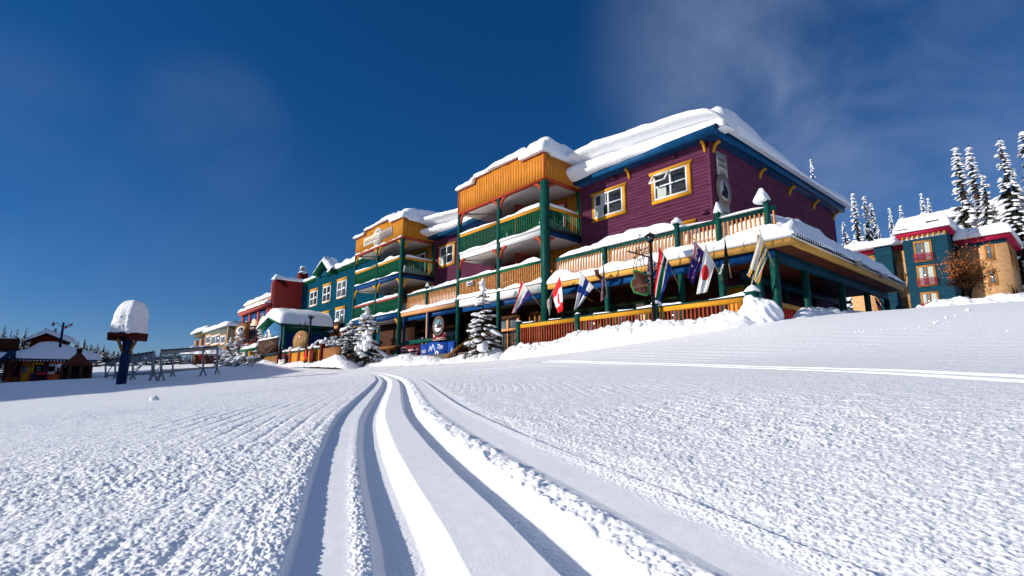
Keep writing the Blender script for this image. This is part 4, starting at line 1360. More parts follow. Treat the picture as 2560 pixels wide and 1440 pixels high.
for x0, x1 in ((-68.7, -66.3), (-65.7, -62.9), (-62.3, -59.5)):
    m = MB(); k = 12
    arc = [(x0 + (x1 - x0) * i / k, 6.55 + 0.65 * math.sin(math.pi * i / k)) for i in range(k + 1)]
    m.prism(Fr_, [(x0, 5.9), (x1, 5.9)] + arc[::-1], 0.0, .035)
    a_ = m.build('arch', CREAM, red)
    if x0 > -66:
        window(red, FRONT(YR + .02), x0 + .15, x1 - .15, 4.9, 6.3, 4, 1, None, frame_m=TEAL, fw=.09, pane=GLASSL)
m = MB()
pillow(m, PLAN, -69.7, -58.3, YR - .5, YR + .5, 8.3, 0.35, .25, 60, 8, 170, .3, .08)
pillow(m, PLAN, -69.2, -58.3, YR + .0, YR + 1.6, 9.15, 0.55, .3, 60, 10, 171, .25, .08)
m.build('cornice_snow', SNOW, red, True)
m = MB(); q = onY(755.5, 690, 24)
m.box(q[0] - .55, q[0] + .55, 23.5, 24.6, 11, q[2] + .35)
ch = m.build('chimney', DKRED, red)
m = MB(); m.lathe((q[0], 24, q[2] + .3), [(.28, 0), (.28, .5), (.4, .52), (.4, .72), (.1, .85)], 12)
m.build('flue_cap', STEEL, ch)
m = MB(); m.blob((q[0] + .2, 24, q[2] + .4), (.5, .5, .25), 4, 0, 2); m.blob((q[0], 24, q[2] + 1.15), (.36, .36, .2), 5, 0, 2)
m.build('snow_cap', SNOW, ch, True)

# ---------------------------------------------------------------- small blue chalet
XS = -48.5
y0c = onX(711, 830, XS)[1]
x0c = onY(657, 826, y0c)[0]
chal = thing('blue_chalet', 'small blue gabled chalet with green edging under a thick snow roof', 'chalet', ((x0c + XS) / 2, y0c, 1.7))
zap = onY(676, 802, y0c)[2]
ze = onY(657, 826, y0c)[2]
zs = onX(750, 828, XS)[2]
xm_ = (x0c + XS) / 2
BLUE_LIT = mat('lit_blue_siding', (0.045, 0.17, 0.34), 0.55, 0.08, 3)  # sunlit gable: the light is put into a paler blue
m = MB()
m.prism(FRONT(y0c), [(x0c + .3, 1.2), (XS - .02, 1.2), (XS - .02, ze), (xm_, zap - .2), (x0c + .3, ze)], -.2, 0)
m.build('gable_wall', BLUE_LIT, chal)
m = MB()
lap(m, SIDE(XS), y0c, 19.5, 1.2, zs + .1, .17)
m.build('side_wall', mat('shaded_blue_siding', (0.004, 0.03, 0.15), 0.55, 0.1, 3), chal)  # side turned from the sun: its shade is put into a darker blue
m = MB()
for a, c in (((x0c - .3, ze - .12), (xm_, zap)), ((XS + .35, ze - .12), (xm_, zap))):
    for off in (0,):
        p0, p1 = np.array([a[0], y0c - .45, a[1]]), np.array([c[0], y0c - .45, c[1]])
        dd = np.array([0, 19.5 - y0c + .45, 0]); uu = np.array([0, 0, .2])
        m.add([p0, p1, p1 + dd, p0 + dd, p0 + uu, p1 + uu, p1 + uu + dd, p0 + uu + dd], [(0, 3, 2, 1), (4, 5, 6, 7), (0, 1, 5, 4), (2, 3, 7, 6), (0, 4, 7, 3), (1, 2, 6, 5)])
m.box(XS - .12, XS + .05, y0c - .06, y0c + .12, 1.2, ze)
m.box(XS + .0, XS + .09, y0c + .1, 19.5, zs - .1, zs + .06)
for i in range(24):
    yy = y0c + .3 + i * .17
    if yy < 19.3: m.box(XS + .03, XS + .07, yy, yy + .07, zs - .28, zs - .105)
m.build('roof_edging', GREEN2, chal)
m = MB()
nn, mm_ = 26, 20
P = np.zeros((nn + 1, mm_ + 1, 3))
for i in range(nn + 1):
    y = y0c - .55 + (19.5 - y0c + .55) * i / nn
    ef = min(1, math.sqrt(max(0, 1 - (1 - min(1, i / 4)) ** 2)) * .75 + .25)
    for j in range(mm_ + 1):
        t = j / mm_
        x = x0c - .4 + (XS + .5 - x0c + .4) * t
        g = 1 - abs(2 * t - 1)
        roofz = (ze - .12) + (zap - ze + .12) * min(1, g * 1.0) + .2
        th = 1.0 * (1 - abs(2 * t - 1) ** 6) ** .5 * ef + .02
        th *= 1 + .25 * float(fbm(np.array([y * .5]), np.array([x * .5]), 61, 3)[0])
        P[i, j] = (x, y, roofz + th)
m.grid(P)
bl = P.copy(); bl[:, :, 2] = np.minimum(P[:, :, 2], (ze - .12) + (zap - ze + .12) * (1 - np.abs(2 * np.linspace(0, 1, mm_ + 1) - 1))[None, :] + .2)
for A_, B_ in ((P[0], bl[0]), (P[:, -1], bl[:, -1]), (P[:, 0], bl[:, 0])):
    m.grid(np.stack([A_, B_], 0))
m.build('roof_snow', SNOW, chal, True)
q = onY(670, 845, y0c - .05)
Fq_ = FRONT(y0c - .02)
m = MB(); pl = [(-1.0, -.9), (1.0, -.9), (1.0, .35), (.5, .55), (.3, 1.0), (-.3, 1.0), (-.5, .55), (-1.0, .35)]
m.prism(Fq_, [(q[0] + a, q[2] + c * .8) for a, c in pl], 0, .06)
sb = tag(m.build('scalloped_sign', WHITE, None, base=q), 'cream scalloped board high on the blue chalet gable', 'sign')
m = MB()
for k in range(4):
    m.fbox(Fq_, q[0] - .65, q[0] + .65, .061, .066, q[2] + .15 - k * .2, q[2] + .2 - k * .2)
m.build('faint_marks', mat('faint_ochre', (0.5, 0.38, 0.2), .6, .1), sb)
m = MB(); m.box(x0c + 1, XS - .1, y0c - 2.2, y0c - .02, zs - 1.75, zs - 1.6)
m.build('porch_roof', GREEN2, chal)
m = MB(); pillow(m, PLAN, XS - 4.2, XS - .1, y0c - 2.2, y0c, zs - 1.6, .35, .25, 30, 10, 180, .2, .05)
m.build('porch_snow', SNOW, chal, True)
m = MB()
for x in (XS - .4, XS - 2.6): m.box(x - .14, x + .14, y0c - 2.1, y0c - 1.8, 1.2, zs - 1.76)
m.build('porch_post', YELLOW, chal)
m = MB(); m.box(x0c + .6, XS - .2, y0c - .2, y0c - .05, 1.2, zs - 1.9); m.build('doorway', BROWN, chal)

# ---------------------------------------------------------------- grey house at the far end
gx0, gx1 = onY(513, 850, 22)[0], onY(571, 830, 22)[0]
gzt = onY(560, 812, 22)[2]
grey = thing('grey_house', 'far grey green house with orange corner trim and snow roof', 'house', ((gx0 + gx1) / 2, 22, 3.3))
m = MB()
lap(m, FRONT(22), gx0, gx1, 6.0, gzt - .9, .3); m.prism(FRONT(22), [(gx0, gzt - .9), (gx1, gzt - .9), (gx1, gzt - .6), ((gx0 + gx1) / 2, gzt + .1), (gx0, gzt - .6)], -.3, .01)
m.build('wall', GREYB, grey)
m = MB(); m.box(gx1 - .3, gx1, 22.05, 34, 3, gzt - .6); m.box(gx0, gx1, 22.1, 22.3, 3, 6)
m.build('side_wall', GREYD, grey)
m = MB()
for x in (gx0, gx1 - .35): m.box(x, x + .35, 21.9, 22.04, 3, gzt - .6)
m.box(gx0, gx1, 21.85, 21.98, 5.6, 6.0)
m.build('corner_trim', PEACH, grey)
for px0, px1 in ((516.5, 526.5), (529.5, 550), (553, 563.5)):
    a0, a1, c0, c1 = rectY(px0, 841, px1, 858, 21.95)
    window(grey, FRONT(21.97), a0, a1, c0, c1, 2 if px1 - px0 > 15 else 1, 1, PEACH, .2, .2, ears=False, pane=GLASSL)
for px0, px1 in ((512, 522), (527, 543), (548, 560)):
    a0, a1, c0, c1 = rectY(px0, 880, px1, 892, 21.95)
    window(grey, FRONT(21.97), a0, a1, c0, c1, 1, 2, WHITE, .2, .2, ears=False)
window(grey, SIDE(gx1 + .02), 24.5, 27.5, 6.9, 8.9, 1, 1, WHITE, .2, .2, ears=False)
m = MB(); pillow(m, PLAN, gx0 - .3, gx1 + .2, 21.6, 34, gzt - .4, .9, .7, 40, 24, 190, .15, .1)
m.build('roof_snow', SNOW, grey, True)
bx0, bx1 = onY(487, 850, 22.5)[0], gx0
m = MB(); m.box(bx0, bx1, 22.3, 24, onY(500, 841, 22.4)[2], onY(500, 832, 22.4)[2])
m.build('balcony_roof', mat('olive_trim', (.12, .11, .04), .6, .1), grey)
m = MB()
for px in (490, 503):
    x = onY(px, 860, 22.4)[0]; m.box(x - .5, x + .5, 22.2, 22.8, 3, 8.8)
m.box(bx0, bx1, 22.0, 22.2, 6.1, 6.3); m.box(bx0, bx1, 22.0, 22.1, 6.95, 7.05)
m.build('balcony_post', PEACH, grey)
m = MB(); pillow(m, PLAN, bx0 - .2, bx1, 21.7, 25, onY(500, 832, 22.4)[2], .9, .5, 30, 10, 191, .15, .1)
m.build('balcony_snow', SNOW, grey, True)
# market tent under snow in front of it
p0 = atd(510, 912, 70)
tent = thing('market_shelter', 'low open shelter heaped with snow in front of the grey house', 'shelter', p0)
m = MB()
wv = RT * 1.0
FT = frame(p0, RT, -np.array([FW[0], FW[1], 0]) / np.hypot(FW[0], FW[1]))
nn = 30
P = np.zeros((nn + 1, 9, 3))
for i in range(nn + 1):
    a = -2.6 + 5.2 * i / nn
    for j in range(9):
        b = -1.5 + 3.0 * j / 8
        e = (1 - abs(a / 2.6) ** 5) * (1 - abs(b / 1.5) ** 4)
        P[i, j] = FT(a, b, 1.35 + 1.45 * max(0, e) ** .6 * (.6 + .25 * math.cos(a * 2.4) ** 2) + .0)
m.grid(P)
m.build('snow_roof', SNOW, tent, True)
m = MB()
for a in (-2.4, -.4, 1.0, 2.4):
    for b in (-1.3, 1.3): m.bar(FT(a, b, -.2), FT(a, b, 1.4), .09)
m.fbox(FT, -2.5, 2.5, 1.3, 1.45, 1.22, 1.4); m.fbox(FT, -2.5, 2.5, -1.5, -1.4, -.1, 1.3)
m.build('shelter_frame', BROWN, tent)
# the red jacketed person in the shelter
def person(p, h, jacket, label, turn=0.0):
    o = thing('person', label, 'person', p)
    me = bpy.data.meshes.new('body')
    J = {'pel': (0, 0, .53), 'ch': (0, 0, .72), 'nk': (0, 0, .835), 'hd': (0, -.005, .92), 'tp': (0, -.005, .98), 'sl': (-.105, 0, .80), 'sr': (.105, 0, .80), 'el': (-.135, .01, .63), 'er': (.135, .01, .63),
         'wl': (-.12, -.07, .50), 'wr': (.12, -.07, .50), 'hl': (-.055, 0, .50), 'hr': (.055, 0, .50), 'kl': (-.06, -.01, .28), 'kr': (.065, -.01, .28), 'al': (-.06, .01, .05), 'ar': (.07, .01, .05), 'tl': (-.06, -.07, .02), 'tr': (.07, -.07, .02)}
    rad = {'pel': .085, 'ch': .095, 'nk': .04, 'hd': .062, 'tp': .045, 'sl': .05, 'sr': .05, 'el': .042, 'er': .042, 'wl': .03, 'wr': .03, 'hl': .07, 'hr': .07, 'kl': .05, 'kr': .05, 'al': .04, 'ar': .04, 'tl': .03, 'tr': .03}
    ks = list(J)
    E_ = [('pel', 'ch'), ('ch', 'nk'), ('nk', 'hd'), ('hd', 'tp'), ('ch', 'sl'), ('ch', 'sr'), ('sl', 'el'), ('sr', 'er'), ('el', 'wl'), ('er', 'wr'), ('pel', 'hl'), ('pel', 'hr'), ('hl', 'kl'), ('hr', 'kr'), ('kl', 'al'), ('kr', 'ar'), ('al', 'tl'), ('ar', 'tr')]
    me.from_pydata([tuple(np.array(J[k]) * h) for k in ks], [(ks.index(a), ks.index(b)) for a, b in E_], [])
    b = bpy.data.objects.new('body', me)
    COL.objects.link(b)
    b.modifiers.new('skin', 'SKIN'); b.modifiers.new('sub', 'SUBSURF').render_levels = 1
    for i, k in enumerate(ks):
        me.skin_vertices[0].data[i].radius = (rad[k] * h, rad[k] * h)
    me.skin_vertices[0].data[0].use_root = True
    bpy.context.view_layer.update()
    me2 = bpy.data.meshes.new_from_object(b.evaluated_get(bpy.context.evaluated_depsgraph_get()))
    b.modifiers.clear(); b.data = me2
    me2.materials.clear()
    for q in (jacket, FK, mat('skin_tone', (.45, .25, .17), .6, .05)): me2.materials.append(q)
    for f in me2.polygons:
        z = f.center.z / h
        f.material_index = 1 if z < .5 or z > .95 else (2 if z > .86 else 0)
        f.use_smooth = True
    b.parent = o
    o.rotation_euler = (0, 0, turn)
    return o
q = gpix(487, 915); d_ = q / np.linalg.norm(q)
person(FT(-.65, -.1, 0.02), 1.55, mat('red_jacket', (.6, .02, .03), .7, .05), 'person in a red jacket standing under the snowy shelter', .5)
person(FT(1.55, .3, 0.02), 1.5, mat('lilac_jacket', (.42, .25, .42), .7, .05), 'person in a lilac jacket at the right of the snowy shelter', 1.0)

# ---------------------------------------------------------------- red ticket hut on the left (faces the camera)
HX = -55.0
Fh = SIDE(HX)
def hy(px, py=920): return onX(px, py, HX)[1]
def hz(px, py): return onX(px, py, HX)[2]
yl, yr = hy(17), hy(217)
zb = hz(120, 953)
z_e0, z_e1 = hz(110, 903), hz(110, 896)
hut = thing('red_ticket_hut', 'orange red hut with blue eave and yellow door under deep shaded snow', 'hut', (HX, (yl + yr) / 2, zb))
m = MB()
lap(m, Fh, yl, yr, zb - .3, z_e0, .2)
m.box(HX - 9, HX - .13, yl, yl + .1, zb - .3, z_e0); m.box(HX - 9, HX - .13, yr - .1, yr, zb - .3, z_e0)
m.build('wall', SHACK, hut)
m = MB(); m.box(HX - 9, HX + .75, hy(17) - .7, hy(240), z_e0, z_e1)
m.build('eave_board', NAVY, hut)
m = MB()
for i in range(26):
    y = hy(30) + i * (hy(236) - hy(30)) / 25
    m.blob((HX + .78, y, z_e0 + .02), (.06, .06, .06), i)
m.build('eave_lights', WHITE, hut)
m = MB()
ya, yb = hy(17) - .8, hy(252)
yt0, yt1 = hy(85), hy(135)
zt = hz(110, 863)
nn = 34
P = np.zeros((nn + 1, 15, 3))
for i in range(nn + 1):
    y = ya + (yb - ya) * i / nn
    f = float(np.interp(y, [ya, hy(60), yt0, yt1, hy(185), hy(225), yb], [.02, .55, .98, 1.0, .55, .30, .0]))
    for j in range(15):
        t = j / 14
        w_ = float(fbm(np.array([y * .35]), np.array([t * 2]), 77, 3)[0])
        x = HX + .85 - 5.0 * t
        P[i, j] = (x, y, z_e1 + (zt - z_e1) * f * min(1, t * 1.25) + .42 * min(1, (t * 6)) ** .5 * (1 if 0 < i < nn else 0) * (1 + .5 * w_))
m.grid(P)
m.grid(np.stack([P[:, 0], P[:, 0] - [0, 0, .06]], 1))
m.build('roof_snow', SNOW, hut, True)
# clerestory storey
XU = HX - 3.6
def uy(px, py=860): return onX(px, py, XU)[1]
def uz(px, py): return onX(px, py, XU)[2]
Fu = SIDE(XU)
apx, lft, rgt = (117, 833), (62, 852), (176, 858)
m = MB()
m.prism(Fu, [(uy(76), uz(76, 868)), (uy(165), uz(165, 868)), (uy(165), uz(165, 853)), (uy(117), uz(117, 834)), (uy(76), uz(76, 850))], -4.5, 0)
m.build('upper_wall', mat('dark_red_siding', (.28, .028, .012), .6, .12, 3), hut)
m = MB()
for a, b in ((lft, apx), (apx, rgt)):
    p0, p1 = onX(a[0], a[1], XU + .6), onX(b[0], b[1], XU + .6)
    dd, uu = np.array([-5.5, 0, 0]), np.array([0, 0, .12])
    m.add([p0, p1, p1 + dd, p0 + dd, p0 + uu, p1 + uu, p1 + uu + dd, p0 + uu + dd], [(0, 1, 2, 3), (4, 7, 6, 5), (0, 4, 5, 1), (2, 6, 7, 3), (0, 3, 7, 4), (1, 5, 6, 2)])
m.build('upper_roof', NAVY, hut)
m = MB()
nn = 30
P = np.zeros((nn + 1, 9, 3))
for i in range(nn + 1):
    px = 58 + (194 - 58) * i / nn
    zc = float(np.interp(px, [58, 62, 117, 180, 194], [853, 851, 832, 857, 863]))
    p = onX(px, zc, XU + .65)
    e = max(0, 1 - abs((px - 126) / 68) ** 8) ** .5
    for j in range(9):
        t = j / 8
        P[i, j] = (p[0] - 5.6 * t, p[1], p[2] + .12 + (.20 + .30 * (px - 58) / 136) * e * min(1, t * 5 + .12) ** .5)
m.grid(P)
low_ = P.copy()
for i in range(nn + 1):
    px = 58 + (194 - 58) * i / nn
    low_[i, :, 2] = onX(px, float(np.interp(px, [58, 62, 117, 180, 194], [853, 851, 832, 857, 863])), XU + .65)[2] - .02
for A_, B_ in ((P[:, 0], low_[:, 0]), (P[0], low_[0]), (P[-1], low_[-1])): m.grid(np.stack([A_, B_], 1))
m.build('upper_snow', SNOW, hut, True)
m = MB(); m.fbox(Fu, uy(101), uy(127), .02, .3, uz(114, 862), uz(114, 857)); m.fbox(Fu, uy(155), uy(158.5), .02, .12, uz(157, 868), uz(157, 858))
m.build('upper_trim', YELLOW, hut)
Fh2 = frame((HX + .02, 0, 0), (0, 1, 0), (1, 0, 0))
m = MB(); m.fbox(Fh2, hy(49), hy(75), 0, .08, zb - .1, hz(62, 912))
d_ = m.build('door', YELLOW, hut)
m = MB(); m.fbox(Fh2, hy(57), hy(70), .081, .1, hz(62, 932), hz(62, 914))
m.build('pane', GLASSL, d_)
for px0, px1, py0, py1, tr in ((86, 108, 912, 932, YELLOW), (144, 160, 917, 936, None)):
    window(hut, Fh2, hy(px0), hy(px1), hz(px0, py1), hz(px0, py0), 1, 2, tr, .22, .1, frame_m=DARK, ears=False, pane=GLASSL)
m = MB()
for px in (41, 115, 47.5):
    m.fbox(Fh2, hy(px) - .14, hy(px) + .14, 0, .1, zb - .3, z_e0)
m.build('corner_post', mat('plum_paint', (.08, .014, .05), .5, .1), hut)
for px, w_, h_ in ((124, .32, .42), (134.5, .36, .2)):
    m = MB(); m.fbox(Fh2, hy(px) - w_, hy(px) + w_, 0.0, .04, hz(px, 922) - h_, hz(px, 922) + h_)
    o_ = tag(m.build('notice_board', WHITE, None, base=Fh2(hy(px), 0, hz(px, 922))), 'small square white notice on the hut wall beside its corner post' if px < 130 else 'wide white notice on the hut wall nearest the window', 'notice')
    m = MB()
    for k in range(3): m.fbox(Fh2, hy(px) - w_ * .7, hy(px) + w_ * .7, .041, .046, hz(px, 922) - h_ * .6 + k * h_ * .5, hz(px, 922) - h_ * .5 + k * h_ * .5)
    m.build('print', GREYD, o_)
# stair at its left
st = thing('outdoor_stair', 'dark open stair climbing beside the red hut', 'stair', (HX + 1.5, hy(5), zb))
XTs = HX + 1.2
a_, b_ = onX(-30, 935, XTs), onX(33, 878, XTs)
for k in range(9):
    pass
m = MB()
lo_, hi_ = onX(-6, 945, XTs), onX(35, 903, XTs)
m.bar(onX(-8, 912, XTs), onX(33, 876, XTs), .25, .3); m.bar(onX(33, 876, XTs), onX(33, 896, XTs), .3)
m.build('handrail', NAVY, st)
m = MB()
for k in range(10):
    t = k / 9
    p = onX(2 + 30 * t, 940 - 38 * t, XTs)
    m.box(p[0] - .8, p[0] + .2, p[1] - .9, p[1] + .4, p[2] - .06, p[2])
m.build('treads', BROWN, st)
# brown deck house at the far left
XD = HX - 1.5
Fd2 = SIDE(XD)
dh = thing('brown_hut', 'dark brown flat topped hut above the snow, cut by the left edge', 'hut', onX(15, 890, XD))
m = MB(); m.prism(Fd2, [(onX(-60, 873, XD)[1], onX(-60, 873, XD)[2]), (onX(43, 873, XD)[1], onX(43, 873, XD)[2]), (onX(47, 844, XD)[1], onX(47, 844, XD)[2]), (onX(-60, 843, XD)[1], onX(-60, 843, XD)[2])], -3, 0)
m.build('wall', BROWN, dh)
m = MB(); m.fbox(Fd2, onX(-60, 850, XD)[1], onX(40, 850, XD)[1], -3, .05, hz(20, 843.5), hz(20, 841))
m.build('snow_cap', SNOW, dh)
m = MB()
for px in (22, 40, -30): m.fbox(Fd2, onX(px, 880, XD)[1] - .15, onX(px, 880, XD)[1] + .15, -.4, -.1, zb - .3, onX(px, 873, XD)[2])
m.build('leg', BROWN, dh)
# the outdoor hearth in front of the hut
ph = atd(188, 951, 36)
he = thing('outdoor_hearth', 'rusty bell shaped open hearth with chimney on dark posts', 'hearth', ph)
sc_ = 36 / FPX
m = MB()
m.lathe(ph, [(31 * sc_, 35 * sc_), (31.5 * sc_, 38 * sc_), (25 * sc_, 45 * sc_), (15 * sc_, 55 * sc_), (7 * sc_, 65 * sc_), (5.2 * sc_, 67 * sc_), (5.4 * sc_, 77 * sc_), (6 * sc_, 77.5 * sc_), (6 * sc_, 79 * sc_), (.1, 79 * sc_)], 20)
m.build('hood', RUSTMET, he, True)
m = MB()
for k in range(8):
    t = k * math.pi / 4 + .3
    c = ph + np.array([math.cos(t), math.sin(t), 0]) * 29 * sc_
    m.bar(c + [0, 0, -.2], c + [0, 0, 36 * sc_], .2)
m.build('posts', BROWN, he)
m = MB(); m.lathe(ph, [(23 * sc_, -.2), (23 * sc_, 34 * sc_), (.1, 34.2 * sc_)], 16)
m.build('fire_chamber', DARK, he)
m = MB(); m.lathe(ph, [(26 * sc_, -.2), (26 * sc_, 12 * sc_), (20 * sc_, 12.2 * sc_), (.1, 12.2 * sc_)], 16)
m.build('hearth_base', DARK, he)
m = MB(); m.blob(ph + RT * -25 * sc_ + [0, 0, 38 * sc_] - FW * .4, (.35, .35, .14), 3, 0, 2)
m.build('snow_cap', SNOW, he, True)
# bins by the hut
for px, w_, h_, mt, ml, lb in ((35, 8, 12, WOOD, BROWN, 'brown topped waste box at the left of the yellow door'), (82, 6.5, 18, NAVY, NAVY, 'blue waste bin beside the yellow door of the hut'), (101, 10, 19, DARK, FR, 'grey waste bin with a bright red lid by the hut')):
    p = atd(px, 951, 39.5)
    s_ = 39.5 / FPX
    o_ = thing('waste_bin', lb, 'bin', p)
    Fb_ = frame(p, (0, 1, 0), (1, 0, 0))
    m = MB()
    V8 = [Fb_(a * w_ * s_ * k, b * .3 * k, c) for c, k in ((-.1, .8), (h_ * .75 * s_, 1.0)) for a, b in ((-.85, -1), (.85, -1), (.85, 1), (-.85, 1))]
    m.add(V8, [(3, 2, 1, 0), (4, 5, 6, 7), (0, 1, 5, 4), (1, 2, 6, 5), (2, 3, 7, 6), (3, 0, 4, 7)])
    m.build('bin_body', mt, o_)
    m = MB(); m.fbox(Fb_, -w_ * s_, w_ * s_, -.35, .35, h_ * .75 * s_ + .01, h_ * .82 * s_); m.fbox(Fb_, -w_ * s_ * .9, w_ * s_ * .9, -.3, .3, h_ * .82 * s_, h_ * s_)
    m.build('lid', ml, o_)
# mast with two flags on the hut
pm = atd(150, 868, 40)
ms = thing('flag_mast', 'leaning dark blue mast on the hut carrying two small flags', 'mast', pm)
s_ = 40 / FPX
m = MB(); m.tube([atd(150, 868, 40), atd(159, 806, 40)], [.10, .07], 8)
m.build('mast', NAVY, ms)
m = MB(); m.tube([atd(155, 817, 40), atd(139, 805, 40)], .02, 6); m.tube([atd(156, 817, 40), atd(183, 808, 40)], .02, 6)
m.build('flag_arm', STEEL, ms)
m = MB(); m.grid([[atd(129 + 10 * i / 5, 812 - 8 * math.sin(i / 5 * 3.1) * (1 - j) + j * (2 + 2 * math.sin(i)), 40 + .1 * math.sin(i * 1.4)) for j in (0, .5, 1)] for i in range(6)])
m.build('flag', mat('faded_flag', (.36, .26, .24), .8, .1), ms)
m = MB(); m.grid([[atd(161 + 21 * i / 6, 817 - 8 * i / 6 + 6 * j * (1 - .3 * i / 6), 40 + .12 * math.sin(i * 1.3)) for j in (0, .5, 1)] for i in range(7)], mfun=lambda i, j: 1 if 1 < i < 4 else 0)
m.build('flag', (FR, FW_), ms)
m = MB(); m.bar(atd(117, 832, 44), atd(114.5, 821, 44), .12)
m.build('vent_pipe', STEEL, hut)
vz = thing('weather_vane', 'small weather vane standing on the snowy upper roof', 'weather vane', atd(139, 832, 44))
m = MB(); m.tube([atd(138.5, 834, 44), atd(139.5, 821, 44)], .03, 6); m.bar(atd(135, 827, 44), atd(143, 828, 44), .05); m.bar(atd(137, 823, 44), atd(142, 823, 44), .08)
m.build('vane', IRON, vz)

# ---------------------------------------------------------------- teal and apricot apartment house on the right
YA = 67.0
apt = thing('apartment_house', 'dark teal and apricot apartment house with crimson eaves behind the porch', 'apartment house', (-11, YA, 7.4))
ax0, ax1 = onY(2256, 604, YA)[0], onY(2366, 585, YA)[0]
m = MB()
lap(m, FRONT(YA), ax0, ax1, 6.0, 15.15, .2); lap(m, SIDE(ax1), YA, YA + 6, 6.0, 15.15, .2)
lx0, lx1 = onY(2187, 640, YA + 1.5)[0], onY(2230, 640, YA + 1.5)[0]
lap(m, FRONT(YA + 1.5), lx0, lx1, 6.0, 15.0, .2); m.box(lx1 - .12, lx1, YA + 1.5, YA + 5, 6, 15.0)
rx0, rx1 = ax1, onY(2398, 640, YA + 3.5)[0]
lap(m, FRONT(YA + 3.5), rx0 + .1, rx1, 6.0, 15.0, .2)
m.build('teal_wall', TEALR, apt)
m = MB()
m.box(lx1 - .5, ax0 + .3, YA + 2.6, YA + 2.9, 6, 14.6)
m.box(onY(2120, 640, YA + 3)[0], lx0 + .2, YA + 2.6, YA + 2.9, 6, 14.6)
cx0, cx1 = onY(2398, 640, YA + 3)[0], onY(2515, 600, YA + 3)[0]
czt = onY(2500, 600, YA + 3)[2]
m.box(cx0, cx1, YA + 3, YA + 11, 6, czt)
m.build('apricot_wall', APRICOT, apt)
m = MB()
m.box(ax0 - .45, ax1 + .35, YA - .5, YA + 6, 15.25, 15.6)
m.box(cx0 - .1, cx1 + .45, YA + 2.5, YA + 11.3, czt + .12, czt + .55)
m.box(onY(2120, 640, YA + 3)[0], ax0 - .1, YA + 2.2, YA + 6, 14.62, 15.0)
m.build('eave_fascia', CRIMSON, apt)
m = MB()
m.box(ax0 + .02, ax1 - .02, YA - .04, YA - .005, 14.85, 15.245)
m.build('frieze', WHITE, apt)
m = MB()
for i in range(9):
    x = ax0 + .1 + i * (ax1 - ax0 - .2) / 8
    m.box(x - .06, x + .06, YA - .34, YA - .045, 14.9, 15.24)
m.build('eave_bracket', YELLOW, apt)
m = MB(); m.box(cx0, cx1 + .03, YA + 2.95, YA + 2.99, czt - .28, czt + .11)
m.build('frieze', TEALR, apt)
for px0, py0, px1, py1 in ((2285, 607, 2331, 649), (2293, 668, 2341, 711), (2303, 734, 2349, 775)):
    a0, a1, c0, c1 = rectY(px0, py0, px1, py1, YA - .05)
    w_ = window(apt, FRONT(YA - .02), a0, a1, c0, c1, 2, 1, OAK, .10, .09, frame_m=OAK, curtain=((.62, .95, .05, .95), (.06, .30, .05, .95)) if py0 > 620 else ((.64, .95, .05, .95),), ears=False, pane=GLASSL)
    m = MB()
    Fj = FRONT(YA - .32)
    for z in (c0 + .02, c0 + .42, c0 + .72): m.fbox(Fj, a0 - .15, a1 + .15, -.02, .02, z - .025, z + .025)
    for i in range(13):
        x = a0 - .13 + (a1 - a0 + .26) * i / 12
        m.fbox(Fj, x - .018, x + .018, -.015, .015, c0 + .0, c0 + .80)
    for x in (a0 - .15, a1 + .15): m.box(x - .02, x + .02, YA - .32, YA - .03, c0 + .4, c0 + .44)
    m.build('balconet', CRIMSON, apt)
a0, a1, c0, c1 = rectY(2462, 614, 2485, 647, YA + 2.95)
window(apt, FRONT(YA + 2.98), a0, a1, c0, c1, 1, 2, OAK, .1, .08, frame_m=OAK, ears=False, pane=GLASSL)
a0, a1, c0, c1 = rectY(2470, 676, 2493, 710, YA + 2.95)
window(apt, FRONT(YA + 2.98), a0, a1, c0, c1, 1, 2, OAK, .1, .08, frame_m=OAK, ears=False, pane=GLASSL)
for yy in (YA + 4.5, YA + 8):
    window(apt, SIDE(cx1 + .01), yy, yy + 1.2, czt - 2.3, czt - .7, 1, 1, OAK, .1, .08, frame_m=OAK, ears=False)
for px0, py0, px1, py1 in ((2235, 622, 2254, 652), (2249, 747, 2270, 778), (2172, 632, 2190, 640), (2192, 752, 2205, 775), (2253, 684, 2262, 700)):
    a0, a1, c0, c1 = rectY(px0, py0, px1, py1, YA + 2.55)
    window(apt, FRONT(YA + 2.58), a0, a1, c0, c1, 2, 2, OAK, .08, .08, frame_m=OAK, ears=False, pane=GLASSL)
m = MB()
pillow(m, PLAN, ax0 - .6, ax1 + .5, YA - .65, YA + 7, 15.6, lambda a, b: 1.15 + .25 * (a - ax0) / (ax1 - ax0), .7, 40, 20, 201, .08, .1)
pillow(m, PLAN, cx0 - .2, cx1 + .6, YA + 2.3, YA + 11.5, czt + .55, 1.15, .7, 40, 20, 202, .07, .1)
pillow(m, PLAN, onY(2120, 640, YA + 3)[0], ax0, YA + 1.2, YA + 7, 15.0, .95, .6, 40, 16, 203, .1, .1)
m.build('roof_snow', SNOW, apt, True)
m = MB()
for px, py in ((2330, 552), (2255, 575)):
    q = onY(px, py, YA - .75); m.box(q[0] - .55, q[0] + .55, YA - .8, YA - .62, q[2] - .05, q[2] + .05)
m.build('snow_stop', GREYD, apt)
q0 = onY(2330, 590, 100)
gl = thing('grey_lodge', 'grey brown block far behind the apricot house with a flat snow roof', 'building', (q0[0], 100, 10))
x0_, x1_ = onY(2375, 560, 100)[0], onY(2520, 560, 100)[0]
zt_ = onY(2380, 545, 100)[2]
m = MB(); lap(m, FRONT(100), x0_ - 6, x1_, 9, zt_, .35); m.box(x0_ - 6, x1_, 100.2, 108, 9, zt_)
m.build('wall', GREYD, gl)
